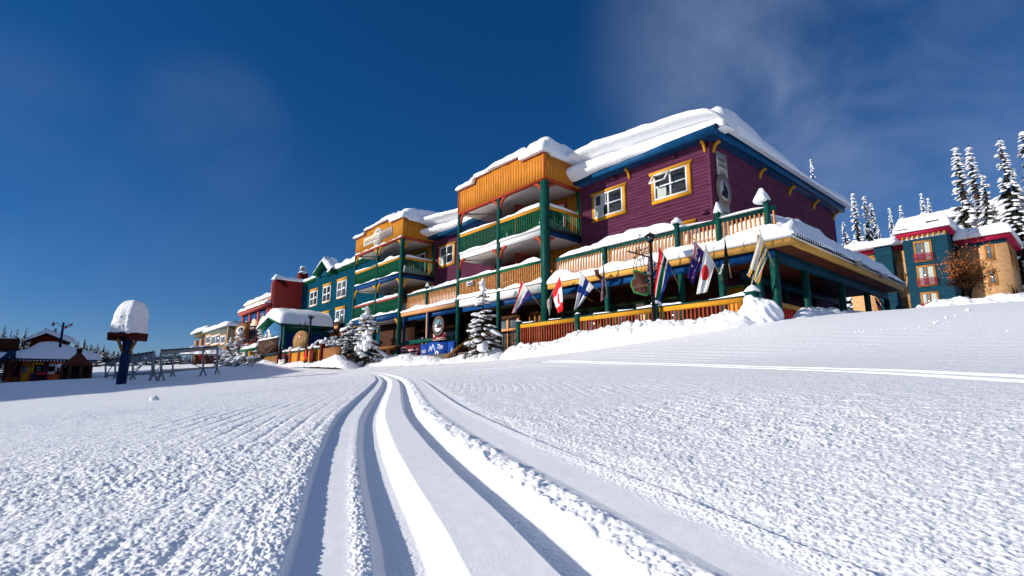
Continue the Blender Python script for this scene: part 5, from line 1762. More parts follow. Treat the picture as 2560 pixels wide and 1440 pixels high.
m = MB(); pillow(m, PLAN, x0_ - 6.5, x1_ + .5, 99.2, 109, zt_, 1.5, .8, 40, 16, 204, .08, .1)
m.build('roof_snow', SNOW, gl, True)
# blue swing frame at the porch end
sf = thing('swing_frame', 'blue metal angled frame in the snow at the far end of the porch', 'frame', onY(2240, 782, 40))
m = MB()
for a, b in (((2188, 745), (2210, 782)), ((2192, 740), (2222, 782)), ((2243, 765), (2292, 779)), ((2243, 765), (2237, 784)), ((2246, 740), (2249, 780)), ((2190, 752), (2203, 784))):
    m.tube([onY(a[0], a[1], 40), onY(b[0], b[1], 40)], .05, 6)
m.build('frame', NAVY, sf)

# ---------------------------------------------------------------- blue post carrying a tall cap of snow
pb = atd(302, 964, 24)
post = thing('snow_capped_post', 'blue post with a square braced platform under a tall rounded snow cap', 'post', pb)
m = MB(); m.bar(pb, atd(322, 842, 24), .28, .28, up=tuple(FW))
m.build('post', NAVY, post)
cc = atd(320, 838, 24)
fh = np.array([FW[0], FW[1], 0]); fh /= np.linalg.norm(fh)
vw = np.array([cc[0], cc[1], 0]) / np.hypot(cc[0], cc[1])
vr = np.array([vw[1], -vw[0], 0])
e1, e2 = (vr - vw) / math.sqrt(2), (vr + vw) / math.sqrt(2)
Fp_ = frame(cc, e1, e2)
m = MB(); m.fbox(Fp_, -.54, .54, -.54, .54, -.06, .10)
for s_ in (-1, 1):
    m.fbox(Fp_, s_ * .50 - .06, s_ * .50 + .06, -.5, .5, -.26, -.061)
m.build('platform', mat('platform_red', (.085, .014, .010), .6, .15), post)
for u_ in (e1, -e1, e2, -e2):
    m = MB(); m.bar(cc + u_ * .50 + [0, 0, -.2], atd(314, 882, 24) + u_ * .15, .09)
    m.build('brace', WOOD, post)
H_ = 84 * 24 / FPX
nz_, nt_ = 44, 72
P = np.zeros((nt_, nz_ + 1, 3))
for i in range(nt_):
    t = 2 * math.pi * i / nt_
    rr_ = 1 / (abs(math.cos(t)) ** 8 + abs(math.sin(t)) ** 8) ** .125
    for k in range(nz_ + 1):
        w = k / nz_
        zf_ = w if w < .55 else .55 + .45 * math.sin((w - .55) / .45 * math.pi / 2)
        sh_ = .545 * (1 - .18 * zf_ ** 1.6) * (1 if w < .55 else max(.001, math.cos((w - .55) / .45 * math.pi / 2) ** .62))
        side_ = math.cos(t)                                      # the face turned to the sun is smooth, the other crumbled
        n1 = float(fbm(np.array([t * 2.2 + 3]), np.array([w * 4]), 12, 4)[0])
        n2 = float(fbm(np.array([t * 7.0]), np.array([w * 14 + t]), 99, 3)[0])
        q_ = sh_ * rr_ * (1 + .07 * n1 + (.10 if w < .5 else .03) * n2 * (1.0 if side_ > 0 else .35))
        P[i, k] = cc + e1 * q_ * math.cos(t) + e2 * q_ * math.sin(t) + [0, 0, .08 + H_ * zf_] + vr * .08 * zf_
m = MB(); m.grid(P, close_u=True)
m.blob(cc - vw * .74 + [0, 0, .12], (.13, .13, .10), 2, 0, 2, .1)
m.build('snow_cap', SNOW, post, True)

# ---------------------------------------------------------------- steel trestles
def trestle(st, label, slats=True):
    o = thing('steel_trestle', label, 'trestle', atd(st[0][0], st[0][3], st[0][4]), 'steel trestles on the snow')
    A = [(atd(p, a, d), atd(p, b, d), atd(p, c, d)) for p, a, b, c, d in st]
    m = MB()
    for k in (0, 1):
        for q0_, q1_ in zip(A[:-1], A[1:]):
            m.bar(q0_[k], q1_[k], .08, (.20, .13)[k])
    m.build('beam', STEEL, o)
    for t_, l_, f_ in A:
        m = MB(); m.bar(t_, l_ + (l_ - t_) * .05, .10)
        for s_ in (-1, 1):
            m.bar(l_, f_ + RT * s_ * .22 + [0, 0, -.1], .08)
        m.build('leg', STEEL, o)
    m = MB()
    for q0_, q1_ in zip(A[:-1], A[1:]):
        m.bar(q0_[0], q1_[1], .045)
    m.build('cross_brace', STEEL, o)
    if slats:
        m = MB()
        n = 16
        P_ = np.array([a[0] for a in A])
        for i in range(n):
            t = (i + .2) / n * (len(A) - 1)
            k = min(int(t), len(A) - 2)
            a = P_[k] + (P_[k + 1] - P_[k]) * (t - k)
            b = P_[k] + (P_[k + 1] - P_[k]) * (t - k + .55 / n * (len(A) - 1))
            m.bar(a + [0, 0, .13], b + [0, 0, .13], .2, .05)
        for a, b in zip(P_[:-1], P_[1:]): m.bar(a + [0, 0, .115], b + [0, 0, .115], .05, .03)
        m.build('slats', IRON, o)
trestle([(403, 882, 930, 953, 26), (508, 873, 920, 938, 35), (543, 869, 918, 939, 38)], 'nearer grey steel trestle with black slats on top, rising to the right')
trestle([(384, 886, 931, 948, 27), (332, 893, 935, 952, 30), (288, 903, 937, 952, 33), (264, 911, 940, 951, 35)], 'grey steel trestle partly behind the blue post')
trestle([(432, 893, 930, 942, 36), (380, 898, 934, 942, 38), (312, 906, 938, 946, 40)], 'farther low steel trestle behind the nearer ones', False)

# ---------------------------------------------------------------- porch railing, stair rails, left fence
rl = thing('porch_railing', 'front railing of the porch with yellow rail, red balusters and green posts', 'railing', (-12.5, 16, 1.5))
xL, xR = onY(1293, 815, 16)[0], onY(1889, 738, 16)[0]
ps = [onY(px, 800, 16)[0] for px in (1297, 1445, 1642)] + [xR - .1]
for xa, xb in zip(ps[:-1], ps[1:]):
    railing(rl, FRONT(16), xa + .09, xb - .09, 1.45, 2.62, YELLOW, RAILRED, .145, .045, .17, .06, 'rail')
    m = MB(); m.box(xa + .09, xb - .09, 15.94, 16.06, 2.622, 2.66)
    m.build('rail_cap', GREEN, rl)
for k, x in enumerate(ps):
    w_ = .09 if k < 3 else .15
    m = MB(); m.box(x - w_, x + w_, 16 - w_ - .01, 16 + w_, 1.2, 2.70); m.box(x - w_ - .03, x + w_ + .03, 16 - w_ - .04, 16 + w_ + .03, 2.702, 2.75)
    m.build('post', GREEN, rl)
m = MB(); m.box(ps[0] + .09, ps[0] + 1.9, 15.97, 16.03, 1.30, 1.48)
m.build('kick_board', GREEN, rl)
railing(rl, SIDE(xR - .1), 16.17, 22.5, 1.45, 2.62, FASCIA_Y, DKRED, .145, .045, .17, .06, 'rail')
for k, x in enumerate(ps):
    cone_cap('post_snow', rl, (x + .02, 15.98, 2.755), (.13, .13, .17, .22)[k], (.07, .07, .15, .20)[k], k)
for xa, xb, th in ((ps[3] - 1.4, ps[3] - .17, .13), (ps[2] - .8, ps[2] - .12, .07), (ps[2] + .12, ps[2] + 1.0, .08), (-15.9, -15.2, .05), (-12.2, -11.5, .05), (-13.4, -12.6, .05), (-10.2, -9.5, .04), (-17.6, -16.9, .06)):
    snow_on('rail_snow', rl, PLAN, xa, xb, 15.94, 16.07, 2.66, lambda a, b, th=th, xb=xb: th * (.5 if th < .1 else max(.15, 1 - (xb - a) / 1.3)) + .02, .05, 18, 4, int(212 - xa), .4, .01)
def stair_rail(a, b, Y0, Y1, label, rm):
    o = thing('stair_rail', label, 'railing', onY(a[0], a[1], Y0))
    p, q = onY(a[0], a[1], Y0), onY(b[0], b[1], Y1)
    m = MB(); m.bar(p, q, .12, .14)
    r_ = m.build('handrail', rm, o)
    m = MB()
    for i in range(1, 13):
        c = p + (q - p) * i / 13
        m.bar(c, (c[0], c[1], c[2] - .85), .04)
    m.build('balusters', BROWN, r_)
    m = MB(); pillow(m, frame(p, (q - p) / np.linalg.norm((q - p)), (0, 1, 0)), 0, .01, 0, .01, 0, .01, .01, 4, 4)
    return o
stair_rail((1116, 892), (1168, 852), 15.6, 16.6, 'brown sloping handrail half buried beside the snowy spruce', WOOD)
stair_rail((846, 905), (882, 884), 14.6, 15.6, 'low brown handrail sunk in the snow left of the tall bushy spruce', WOOD)
m_ = thing('step_fence', 'dark wooden fence panel between the big spruce and the porch railing', 'fence', onY(1275, 850, 16.6))
railing(m_, FRONT(16.5), onY(1240, 830, 16.5)[0], onY(1292, 830, 16.5)[0], 1.2, 2.45, BROWN, WOOD, .16, .05, .1)
# yellow fence on the left
YF = 13.6
fx = [onY(px, 890, YF)[0] for px in (650, 698, 727, 748, 783, 804)]
yf = thing('yellow_fence', 'yellow boarded fence with red posts and green rail before the blue chalet', 'fence', (fx[2], YF, 1.5))
zf = [onY(px, py, YF)[2] for px, py in ((650, 890), (698, 882), (727, 876), (748, 876), (783, 870), (804, 868))]
for k in range(5):
    m = MB()
    n = 9
    for i in range(n):
        xa = fx[k] + .12 + (fx[k + 1] - fx[k] - .24) * i / n
        m.box(xa + .01, xa + (fx[k + 1] - fx[k] - .24) / n - .02, YF, YF + .05, 1.1, min(zf[k], zf[k + 1]) - .12)
    m.build('boards', YELLOW if k > 1 else WOOD, yf)
    m = MB(); m.box(fx[k] + .1, fx[k + 1] - .1, YF - .04, YF + .07, min(zf[k], zf[k + 1]) - .118, min(zf[k], zf[k + 1]) + .02)
    m.build('rail', GREEN2, yf)
sn = MB()
for k in range(6):
    big = k in (1, 5)
    w_ = .17 if big else .11
    m = MB(); m.box(fx[k] - w_, fx[k] + w_, YF - .12, YF + .15, 1.1, zf[k] + (.30 if big else .08))
    m.build('post', DKRED if big else CORAL, yf)
    sn.blob((fx[k], YF, zf[k] + (.34 if big else .12)), (.26 if big else .2, .22, .15), k, 0, 2, .1)
for k in range(5): pillow(sn, PLAN, fx[k] + .25, fx[k + 1] - .2, YF - .08, YF + .1, min(zf[k], zf[k + 1]) + .02, .13, .08, 20, 4, 220 + k, .4, .02)
sn.build('fence_snow', SNOW, yf, True)
m = MB(); m.box(fx[5] + .26, fx[5] + 2.9, YF, YF + .1, 1.2, zf[5] - .1)
m.build('boards', WOOD, yf)
q = onY(705, 893, YF - .3)
Fz_ = FRONT(YF - .3)
m = MB(); m.prism(Fz_, [(q[0] - .75, 1.35), (q[0] + .75, 1.35), (q[0] + .9, zf[1] - .15), (q[0] - .6, zf[1] - .15)], 0, .03)
bn = tag(m.build('banner', MAROON, None, base=q), 'white and maroon banner hung on the yellow fence', 'banner')
m = MB(); m.prism(Fz_, [(q[0] - .68, 1.4), (q[0] + .7, 1.4), (q[0] + .8, zf[1] - .6), (q[0] - .62, zf[1] - .6)], .031, .036)
m.build('white_field', WHITE, bn)
m = MB()
text_mb(m, Fz_, 'SKI', q[0] + .05, 1.52, .75, .037, 0)
m.build('lettering', NAVY, bn)
for k, (px, lb, c1_) in enumerate(((766, 'upright black snowboard with yellow and red tail on the fence', FK), (776, 'second upright dark red snowboard leaning on the fence', DKRED))):
    q = onY(px, 884, YF - .35)
    n = 18
    Fz2 = frame((q[0], YF - .35, 0), (1, 0, 0), (0, -1, -.0))
    z0, z1 = onY(px, 906, YF - .35)[2] - .15, onY(px, 868, YF - .35)[2]
    hw = .36
    pl = [(hw * math.cos(t), z1 - hw + hw * math.sin(t)) for t in np.linspace(0, math.pi, 10)] + [(hw * math.cos(t), z0 + hw + hw * math.sin(t)) for t in np.linspace(math.pi, 2 * math.pi, 10)]
    m = MB(); m.prism(Fz2, pl, 0 - k * .12, .05 - k * .12)
    sb_ = tag(m.build('snowboard', c1_, None, base=q), lb, 'snowboard')
    if k == 0:
        m = MB(); zm = z0 + (z1 - z0) * .42
        m.fbox(Fz2, -hw * .97, hw * .97, .051, .056, z0 + hw, zm)
        m.build('yellow_panel', FY, sb_)
        m = MB(); m.prism(Fz2, [(.27 * math.cos(t), z0 + hw + .15 + .27 * math.sin(t)) for t in np.linspace(0, 2 * math.pi, 16)[:-1]], .057, .062)
        m.prism(Fz2, [(.2 * math.cos(t), z1 - .45 + .3 * math.sin(t)) for t in np.linspace(0, 2 * math.pi, 12)[:-1]], .051, .058)
        m.build('red_emblem', FR, sb_)

# ---------------------------------------------------------------- lamp posts and hanging signs
def lamp_post(base, top, label, arm=None, s=1.0):
    o = thing('lamp_post', label, 'street lamp', base)
    base, top = np.asarray(base), np.asarray(top)
    m = MB(); m.tube([base - [0, 0, .3], base + (top - base) * .45, base + (top - base) * .88], [.075 * s, .06 * s, .05 * s], 10)
    m.lathe(base + (top - base) * .0, [(.11 * s, -.2), (.11 * s, .3), (.08 * s, .36)], 10)
    m.build('post', IRON, o)
    h = top[2] - base[2]
    c = base + (top - base) * .88
    L = (top - c)[2]
    m = MB()
    m.lathe(c, [(.05 * s, -.02), (.11 * s, .03), (.10 * s, .06)], 8)
    for k in range(6):
        t = k * math.pi / 3
        u = np.array([math.cos(t), math.sin(t), 0])
        m.bar(c + u * .10 * s + [0, 0, .05], c + u * .17 * s + [0, 0, L * .55], .018 * s)
    m.lathe(c, [(.23 * s, L * .54), (.21 * s, L * .58), (.10 * s, L * .76), (.04 * s, L * .8), (.02 * s, L * .88), (.012 * s, L)], 8)
    l_ = m.build('lantern', IRON, o)
    m = MB(); m.lathe(c, [(.085 * s, .07), (.15 * s, L * .53)], 6)
    m.build('lantern_glass', GLASSL, l_)
    if arm is not None:
        m = MB(); m.bar(arm[0], arm[1], .05 * s)
        a, b = np.asarray(arm[0]), np.asarray(arm[1])
        for f0, f1, hh in ((0.30, .62, .26), (.62, .98, .36)):
            pts = [a + (b - a) * (f0 + (f1 - f0) * t) + [0, 0, hh * math.sin(t * math.pi) * (1 if f0 < .5 else .9)] for t in np.linspace(0, 1, 9)]
            m.tube(pts, .014 * s, 5)
            ctr = pts[4] - [0, 0, hh * .55]
            m.tube([ctr + (b - a) / np.linalg.norm(b - a) * .09 * math.cos(t) * (1 - t / 9) + np.array([0, 0, .09 * math.sin(t) * (1 - t / 9)]) for t in np.linspace(0, 6, 14)], .011 * s, 5)
        m.tube([b + [0, 0, .45], a + (b - a) * .3 + [0, 0, .02]], .014 * s, 5)
        m.build('bracket_arm', IRON, o)
    return o
YL = 15.72
lb_ = onY(1637, 828, YL); lt_ = onY(1625.5, 577, YL)
lt_ = np.array([lb_[0], YL, lt_[2]])
ra, rb = onY(1569, 628, YL - .05), onY(1631, 645, YL)
ra = rb + (ra - rb) * np.array([1, 1, 0]) + [0, 0, .02]
ra = np.array([rb[0] - .75, YL - .55, rb[2]])
lamp_post(lb_, lt_, 'black lamp post with scrolled arm holding the green cup sign before the porch', (onY(1569, 628, YL - .28), onY(1631, 645, YL)))
l2b, l2t = onY(772, 872, 13.9), onY(776, 788, 13.9)
lamp_post(l2b, np.array([l2b[0], 13.9, l2t[2]]), 'black lamp post holding the round timber sign beside the chalet', (onY(735, 818, 13.9), onY(774, 820, 13.9)), 1.25)
l3b, l3t = onY(700, 888, 13.2), onY(702.5, 808, 13.2)
lamp_post(l3b, np.array([l3b[0], 13.2, l3t[2]]), 'black lamp post at the diamond village sign in front of the chalet', (onY(648, 848, 13.2), onY(700, 848, 13.2)), 1.2)
# green cup sign
YG = YL - .22
def gp(px, py): q = onY(px, py, YG); return (q[0], q[2])
Fc_ = FRONT(YG)
cup = [gp(*p) for p in ((1581, 676), (1586, 695), (1577, 700), (1576, 715), (1580, 723), (1585, 733), (1612, 740), (1620, 734), (1622, 708), (1614, 706), (1620, 686), (1588, 674))]
m = MB(); m.prism(Fc_, cup[::-1] if False else cup, -.09, .0)
gs = tag(m.build('cup_sign', mat('sign_green', (.03, .16, .05), .5, .1), None, base=onY(1600, 705, YG)), 'green edged brown cup shaped sign hanging from the scrolled lamp arm', 'sign')
cm_ = np.array(cup).mean(0)
m = MB(); m.prism(Fc_, [tuple(cm_ + (np.array(c) - cm_) * .86 + [.035, 0]) for c in cup], .001, .03)
m.build('face', mat('sign_brown', (.06, .022, .018), .55, .1), gs)
m = MB(); q = gp(1602, 716)
text_mb(m, Fc_, 'BUGABOOS', q[0] + .02, q[1] - .04, .145, .031, 0, squash=.8)
text_mb(m, Fc_, 'BAKERY CAFE', q[0] + .02, q[1] - .2, .07, .031, 0, squash=.8)
m.build('lettering', INKB, gs)
m = MB()
for x0_, z0_, hh, rr_, sg in ((1585, 676, 31, 5, -1), (1592, 676, 41, 5, -1), (1600, 677, 28, 4, 1), (1608, 680, 36, 5, 1)):
    pts = []
    a = gp(x0_, z0_); b = gp(x0_ + sg * 2, z0_ - hh)
    for t in np.linspace(0, 1, 8): pts.append(Fc_(a[0] + (b[0] - a[0]) * t + .05 * sg * math.sin(t * 6), -.04, a[1] + (b[1] - a[1]) * t))
    r0 = .065
    for t in np.linspace(0, 5.5, 16): pts.append(Fc_(b[0] - sg * r0 + sg * r0 * (1 - t / 8) * math.cos(t), -.04, b[1] + r0 * (1 - t / 8) * math.sin(t)))
    m.tube(pts, .016, 5)
for px, p1 in ((1587, 640), (1604, 638)): 
    a, b = gp(px, 636), gp(px, 648)
    m.tube([Fc_(a[0], -.04, a[1]), Fc_(b[0], -.04, b[1])], .01, 5)
m.build('scroll_steam', mat('brass_scroll', (.12, .075, .03), .45, .1, metal=.5), gs)
# village sign
YV = 13.15
Fv = FRONT(YV)
a0, a1, c0, c1 = rectY(646, 853, 692, 880, YV)
m = MB(); m.fbox(Fv, a0, a1, -.08, 0, c0, c1)
vs_ = tag(m.build('village_sign', BROWN, None, base=((a0 + a1) / 2, YV, c0)), 'dark brown hanging board with a pale outlined diamond beside the chalet', 'sign')
mx, mz = (a0 + a1) / 2, (c0 + c1) / 2
m = MB(); hw, hh = (a1 - a0) * .46, (c1 - c0) * .46
for p, q in (((-hw, 0), (0, hh)), ((0, hh), (hw, 0)), ((hw, 0), (0, -hh)), ((0, -hh), (-hw, 0))):
    m.bar(Fv(mx + p[0], .01, mz + p[1]), Fv(mx + q[0], .01, mz + q[1]), .05, .02, up=(0, 1, 0))
text_mb(m, Fv, 'VILLAGE', mx, mz - .02, .46, .002, 0, squash=.9)
m.build('lettering', mat('dull_gold', (.16, .11, .06), .5, .1), vs_)
m = MB(); pillow(m, PLAN, a0, a1, YV - .04, YV + .12, c1, .14, .06, 30, 4, 230, .3, .02)
m.build('snow_cap', SNOW, vs_, True)
# round timber sign
q = onY(752, 853, 13.8)
rad_ = (onY(769, 850, 13.8)[0] - onY(735, 855, 13.8)[0]) / 2
Ft_ = FRONT(13.8)
circ = [(q[0] + rad_ * math.cos(t) * (1 + .03 * math.sin(5 * t)), q[2] + .78 * math.sin(t)) for t in np.linspace(0, 2 * math.pi, 25)[:-1]]
m = MB(); m.prism(Ft_, circ, -.2, .1)
ts = tag(m.build('round_timber_sign', mat('honey_timber', (.30, .18, .075), .6, .15, 3), None, base=q), 'round honey coloured timber sign with a small red white cross emblem', 'sign')
m = MB(); m.prism(Ft_, [(q[0] - .32, q[2] + .2), (q[0] + .12, q[2] + .08), (q[0] + .42, q[2] + .42), (q[0] - .05, q[2] + .5)], .101, .11)
e_ = m.build('emblem', FR, ts)
m = MB(); m.fbox(Ft_, q[0] - .12, q[0] + .18, .111, .12, q[2] + .26, q[2] + .34); m.fbox(Ft_, q[0] - .01, q[0] + .07, .1115, .121, q[2] + .16, q[2] + .44)
m.build('cross', WHITE, e_)
m = MB()
for dx in (-.35, .45): m.tube([Ft_(q[0] + dx, 0, q[2] + .7), Ft_(q[0] + dx * 1.4, 0, q[2] + 1.45)], .03, 5)
m.build('hanging_chain', IRON, ts)
# brown board with a round emblem, far left
q = onY(601, 834, 15.5)
Fo_ = FRONT(15.5)
a0, a1, c0, c1 = rectY(591, 813, 614, 858, 15.5)
m = MB(); m.fbox(Fo_, a0, a1, -.15, 0, c0, c1)
os_ = tag(m.build('emblem_board', mat('tan_brown_board', (.20, .085, .03), .6, .15), None, base=q), 'tall brown hanging board with a round white emblem at the red corner house', 'sign')
rw = (a1 - a0) * .52
m = MB(); m.prism(Fo_, [((a0 + a1) / 2 + rw * math.cos(t), c1 - .75 + .62 * math.sin(t)) for t in np.linspace(0, 2 * math.pi, 25)[:-1]], .0, .1)
e_ = m.build('emblem_ring', WOOD, os_)
m = MB(); m.prism(Fo_, [((a0 + a1) / 2 + rw * .68 * math.cos(t), c1 - .75 + .42 * math.sin(t)) for t in np.linspace(0, 2 * math.pi, 25)[:-1]], .101, .11)
m.build('emblem_disc', WHITE, e_)
m = MB(); m.prism(Fo_, [((a0 + a1) / 2 + rw * .1 + rw * .45 * math.cos(t), c1 - .72 + .27 * math.sin(t)) for t in np.linspace(0, 2 * math.pi, 17)[:-1]], .111, .12)
m.build('emblem_shape', FK, e_)
m = MB(); m.bar(onY(586, 803.5, 15.5), onY(628, 807, 15.5), .12); m.bar(onY(600, 804, 15.5), onY(600, 813, 15.5), .05); m.bar(onY(625, 803, 15.5), onY(623, 830, 15.5), .07)
m.build('hanger', IRON, os_)

# ---------------------------------------------------------------- signs on the purple side wall
def board(name, px0, py0, px1, py1, label):
    pass
XSg = XC + .04
Fsg = frame((XSg, 0, 0), (0, 1, 0), (1, 0, 0))
def sy(px, py): q = onX(px, py, XSg); return q[1], q[2]
(ya, za), (yb, zb_) = sy(1788, 376), sy(1818, 448)
m = MB(); m.fbox(Fsg, ya, yb, 0, .04, zb_ - .02, za)
fs_ = tag(m.build('menu_board', BOARD, None, base=(XSg, ya, zb_)), 'tall grey board reading FAMILY DINING at the top of the purple side wall', 'sign')
ym = (ya + yb) / 2; hgt = za - zb_
m = MB()
text_mb(m, Fsg, 'FAMILY', ym, za - hgt * .40, .225, .041, 0, squash=.95)
text_mb(m, Fsg, 'DINING', ym, za - hgt * .63, .225, .041, 0, squash=.95)
for k in range(3): m.fbox(Fsg, ym - .22 - .06 * k, ym + .22 + .06 * k, .041, .044, zb_ + .22 - k * .07, zb_ + .245 - k * .07)
m.build('lettering', INK, fs_)
q = sy(1807.5, 476)
m = MB(); er, ez = .60, .72
m.prism(Fsg, [(q[0] + er * math.cos(t), q[1] + ez * math.sin(t)) for t in np.linspace(0, 2 * math.pi, 33)[:-1]], 0, .06)
rs_ = tag(m.build('round_emblem_sign', mat('taupe_board', (.24, .19, .16), .6, .06), None, base=(XSg, q[0], q[1])), 'round taupe sign with a dark mountain emblem on the purple side wall', 'sign')
m = MB(); m.prism(Fsg, [(q[0] + er * .66 * math.cos(t), q[1] + ez * .66 * math.sin(t)) for t in np.linspace(0, 2 * math.pi, 29)[:-1]], .061, .065)
e_ = m.build('emblem_disc', BOARD, rs_)
m = MB(); m.prism(Fsg, [(q[0] + er * a, q[1] + ez * c) for a, c in ((-.5, -.38), (.35, -.5), (.55, -.1), (.45, .15), (.2, .3), (.0, .62), (-.08, .2), (-.18, .05), (-.05, -.05), (-.3, -.1))], .066, .07)
m.build('mountain_shape', mat('emblem_ink', (.02, .022, .04), .6, .05), e_)
m = MB()
for k, ch_ in enumerate('CAFE'):
    t = -math.pi / 2 + (k - 1.5) * .30
    text_mb(m, Fsg, ch_, q[0] + er * .83 * math.cos(t), q[1] + ez * .87 * math.sin(t), .15, .061, 0)
m.build('lettering', DKRED, rs_)
(ya, za), (yb, zb_) = sy(1796, 501), sy(1824, 545)
m = MB(); m.fbox(Fsg, ya, yb, 0, .04, za - 1.4, za)
t3 = tag(m.build('menu_board', BOARD, None, base=(XSg, ya, zb_)), 'grey board reading THURSDAY half hidden by the deck snow', 'sign')
m = MB(); ym = (ya + yb) / 2
text_mb(m, Fsg, 'THURSDAY', ym, za - .52, .185, .041, 0, squash=.95)
m.build('lettering', INK, t3)
# name board on the left balcony
Fn = FRONT(BY - .145)
Fn = FRONT(16.975)
bx0, bx1, bz0, bz1 = -36.8, -32.35, 10.24, 10.86
mx = (bx0 + bx1) / 2
m = MB(); bot_, top_ = [], []
for t in np.linspace(math.pi, 2 * math.pi, 15): bot_.append((mx + .62 * math.cos(t), bz0 + .30 * math.sin(t)))
for t in np.linspace(0, math.pi, 15): top_.append((mx + .62 * math.cos(t), bz1 + .36 * math.sin(t)))
m.prism(Fn, [(bx0, bz0)] + bot_ + [(bx1, bz0), (bx1, bz1)] + top_ + [(bx0, bz1)], 0, .06)
nb = tag(m.build('name_board', mat('aged_white_board', (.62, .58, .52), .5, .05), None, base=(mx, 16.9, bz0)), 'white board reading BARNARD EXPRESS on the left orange gable', 'sign')
m = MB()
text_mb(m, Fn, 'BARNARD EXPRESS', mx, bz0 + .14, .46, .061, 0, squash=1.02)
text_mb(m, Fn, '1894', mx, bz1 + .03, .24, .061, 0)
text_mb(m, Fn, 'CO.', mx, bz0 - .19, .34, .061, 0)
m.build('lettering', INKB, nb)
# banners below the counter rail
def banner(px0, py0, px1, py1, Y, mt, label, cat='banner'):
    a0, a1, c0, c1 = rectY(px0, py0, px1, py1, Y)
    F = FRONT(Y)
    m = MB(); m.fbox(F, a0, a1, 0, .03, c0, c1)
    return tag(m.build('banner', mt, None, base=(a0, Y, c0)), label, cat), F, a0, a1, c0, c1
b1, F_b, a0, a1, c0, c1 = banner(1001, 867, 1050, 896, 16.88, MAROON, 'maroon banner with a white framed logo under the counter rail')
m = MB(); s_ = (a1 - a0); xx = a0 + s_ * .2; zz_ = (c0 + c1) / 2 + .03
for u, v, w_, h_ in ((-.32, -.33, .64, .05), (-.32, .28, .64, .05), (-.32, -.28, .05, .56), (.27, -.28, .05, .56), (-.2, -.18, .4, .12), (-.22, .06, .2, .1), (.02, .06, .2, .1)):
    m.fbox(F_b, xx + u, xx + u + w_, .031, .036, zz_ + v, zz_ + v + h_)
for k in range(2): m.fbox(F_b, a0 + s_ * .42, a0 + s_ * (.92 - .06 * k), .031, .036, zz_ + .06 - k * .2, zz_ + .15 - k * .2)
m.build('print', mat('dull_white_print', (.55, .45, .43), .5, .05), b1)
b2, F_b, a0, a1, c0, c1 = banner(1053, 862, 1069, 897, 16.88, BANBLUE, 'narrow blue banner with white wording between the maroon and wide blue banners')
m = MB(); mx = (a0 + a1) / 2
text_mb(m, F_b, 'DELI', mx, c1 - .52, .26, .031, 0)
text_mb(m, F_b, '&', mx, c1 - .80, .20, .031, 0)
text_mb(m, F_b, 'ESPRESSO', mx, c1 - 1.08, .17, .031, 0)
m.build('lettering', INKW, b2)
b3, F_b, a0, a1, c0, c1 = banner(1070.5, 857, 1119, 896, 16.88, BANBLUE, 'wide blue banner reading The Ridge in white script')
m = MB(); s_ = a1 - a0
text_mb(m, F_b, 'The', a0 + s_ * .62, c1 - .42, .40, .031, 0, shear=.25)
text_mb(m, F_b, 'R', a0 + s_ * .42, c1 - 1.18, .95, .031, 0, shear=.3)
text_mb(m, F_b, 'idge', a0 + s_ * .74, c1 - 1.18, .60, .031, 0, shear=.3)
for p, q in (((.06, -.55), (.16, -.2)), ((.16, -.2), (.2, -.55)), ((.2, -.55), (.27, -.12)), ((.27, -.12), (.42, -.6))):
    m.bar(F_b(a0 + s_ * p[0], .034, c1 + p[1]), F_b(a0 + s_ * q[0], .034, c1 + q[1]), .06, .006, up=(0, 1, 0))
m.build('lettering', INKW, b3)
b4, F_b, a0, a1, c0, c1 = banner(1121, 853, 1136, 895, 16.88, BANBLUE, 'narrow blue banner beside the big green balcony post')
m = MB(); text_mb(m, F_b, '6', (a0 + a1) / 2 + .1, c1 - .75, .5, .031, 0)
m.build('lettering', INKW, b4)
q = onY(1099, 815, 16.6)
Fr2 = FRONT(16.6)
m = MB(); m.prism(Fr2, [(q[0] + .62 * math.cos(t), q[2] + .60 * math.sin(t)) for t in np.linspace(0, 2 * math.pi, 37)[:-1]], 0, .10)
ov = tag(m.build('oval_sign', BROWN, None, base=q), 'round hanging sign with a chalet and mountain picture above the blue banners', 'sign')
m = MB(); m.prism(Fr2, [(q[0] + .42 * math.cos(t), q[2] + .40 * math.sin(t)) for t in np.linspace(0, 2 * math.pi, 31)[:-1]], .101, .105)
e_ = m.build('picture_disc', mat('picture_sky', (.12, .24, .30), .5, .1), ov)
m = MB()
m.prism(Fr2, [(q[0] - .39, q[2] - .08), (q[0] - .1, q[2] - .14), (q[0] + .38, q[2] - .1), (q[0] + .25, q[2] - .3), (q[0] - .2, q[2] - .34)], .106, .109)
m.prism(Fr2, [(q[0] - .40, q[2] - .04), (q[0] - .05, q[2] - .06), (q[0] - .2, q[2] + .12)], .106, .1095)
m.build('picture_snow', INKW, e_)
m = MB()
m.prism(Fr2, [(q[0] - .1, q[2] - .12), (q[0] + .34, q[2] - .12), (q[0] + .34, q[2] + .04), (q[0] + .2, q[2] + .04), (q[0] + .12, q[2] + .24), (q[0] + .04, q[2] + .04), (q[0] - .02, q[2] + .1), (q[0] - .1, q[2] + .04)], .11, .113)
m.build('picture_chalet', BROWN, e_)
m = MB()
for k in range(40):
    t = k / 40 * 2 * math.pi
    c = Fr2(q[0] + .52 * math.cos(t), .102, q[2] + .50 * math.sin(t))
    m.bar(c - np.array([math.cos(t), 0, math.sin(t)]) * .03, c + np.array([math.cos(t), 0, math.sin(t)]) * .03, .03, .006, up=(0, 1, 0))
m.build('rim_marks', mat('dull_white_print', (.55, .45, .43)), ov)
m = MB()
for dx in (-.3, .3): m.bar(Fr2(q[0] + dx, .05, q[2] + .5), (q[0] + dx, 16.55, 4.25), .02)
m.build('hanging_rod', IRON, ov)
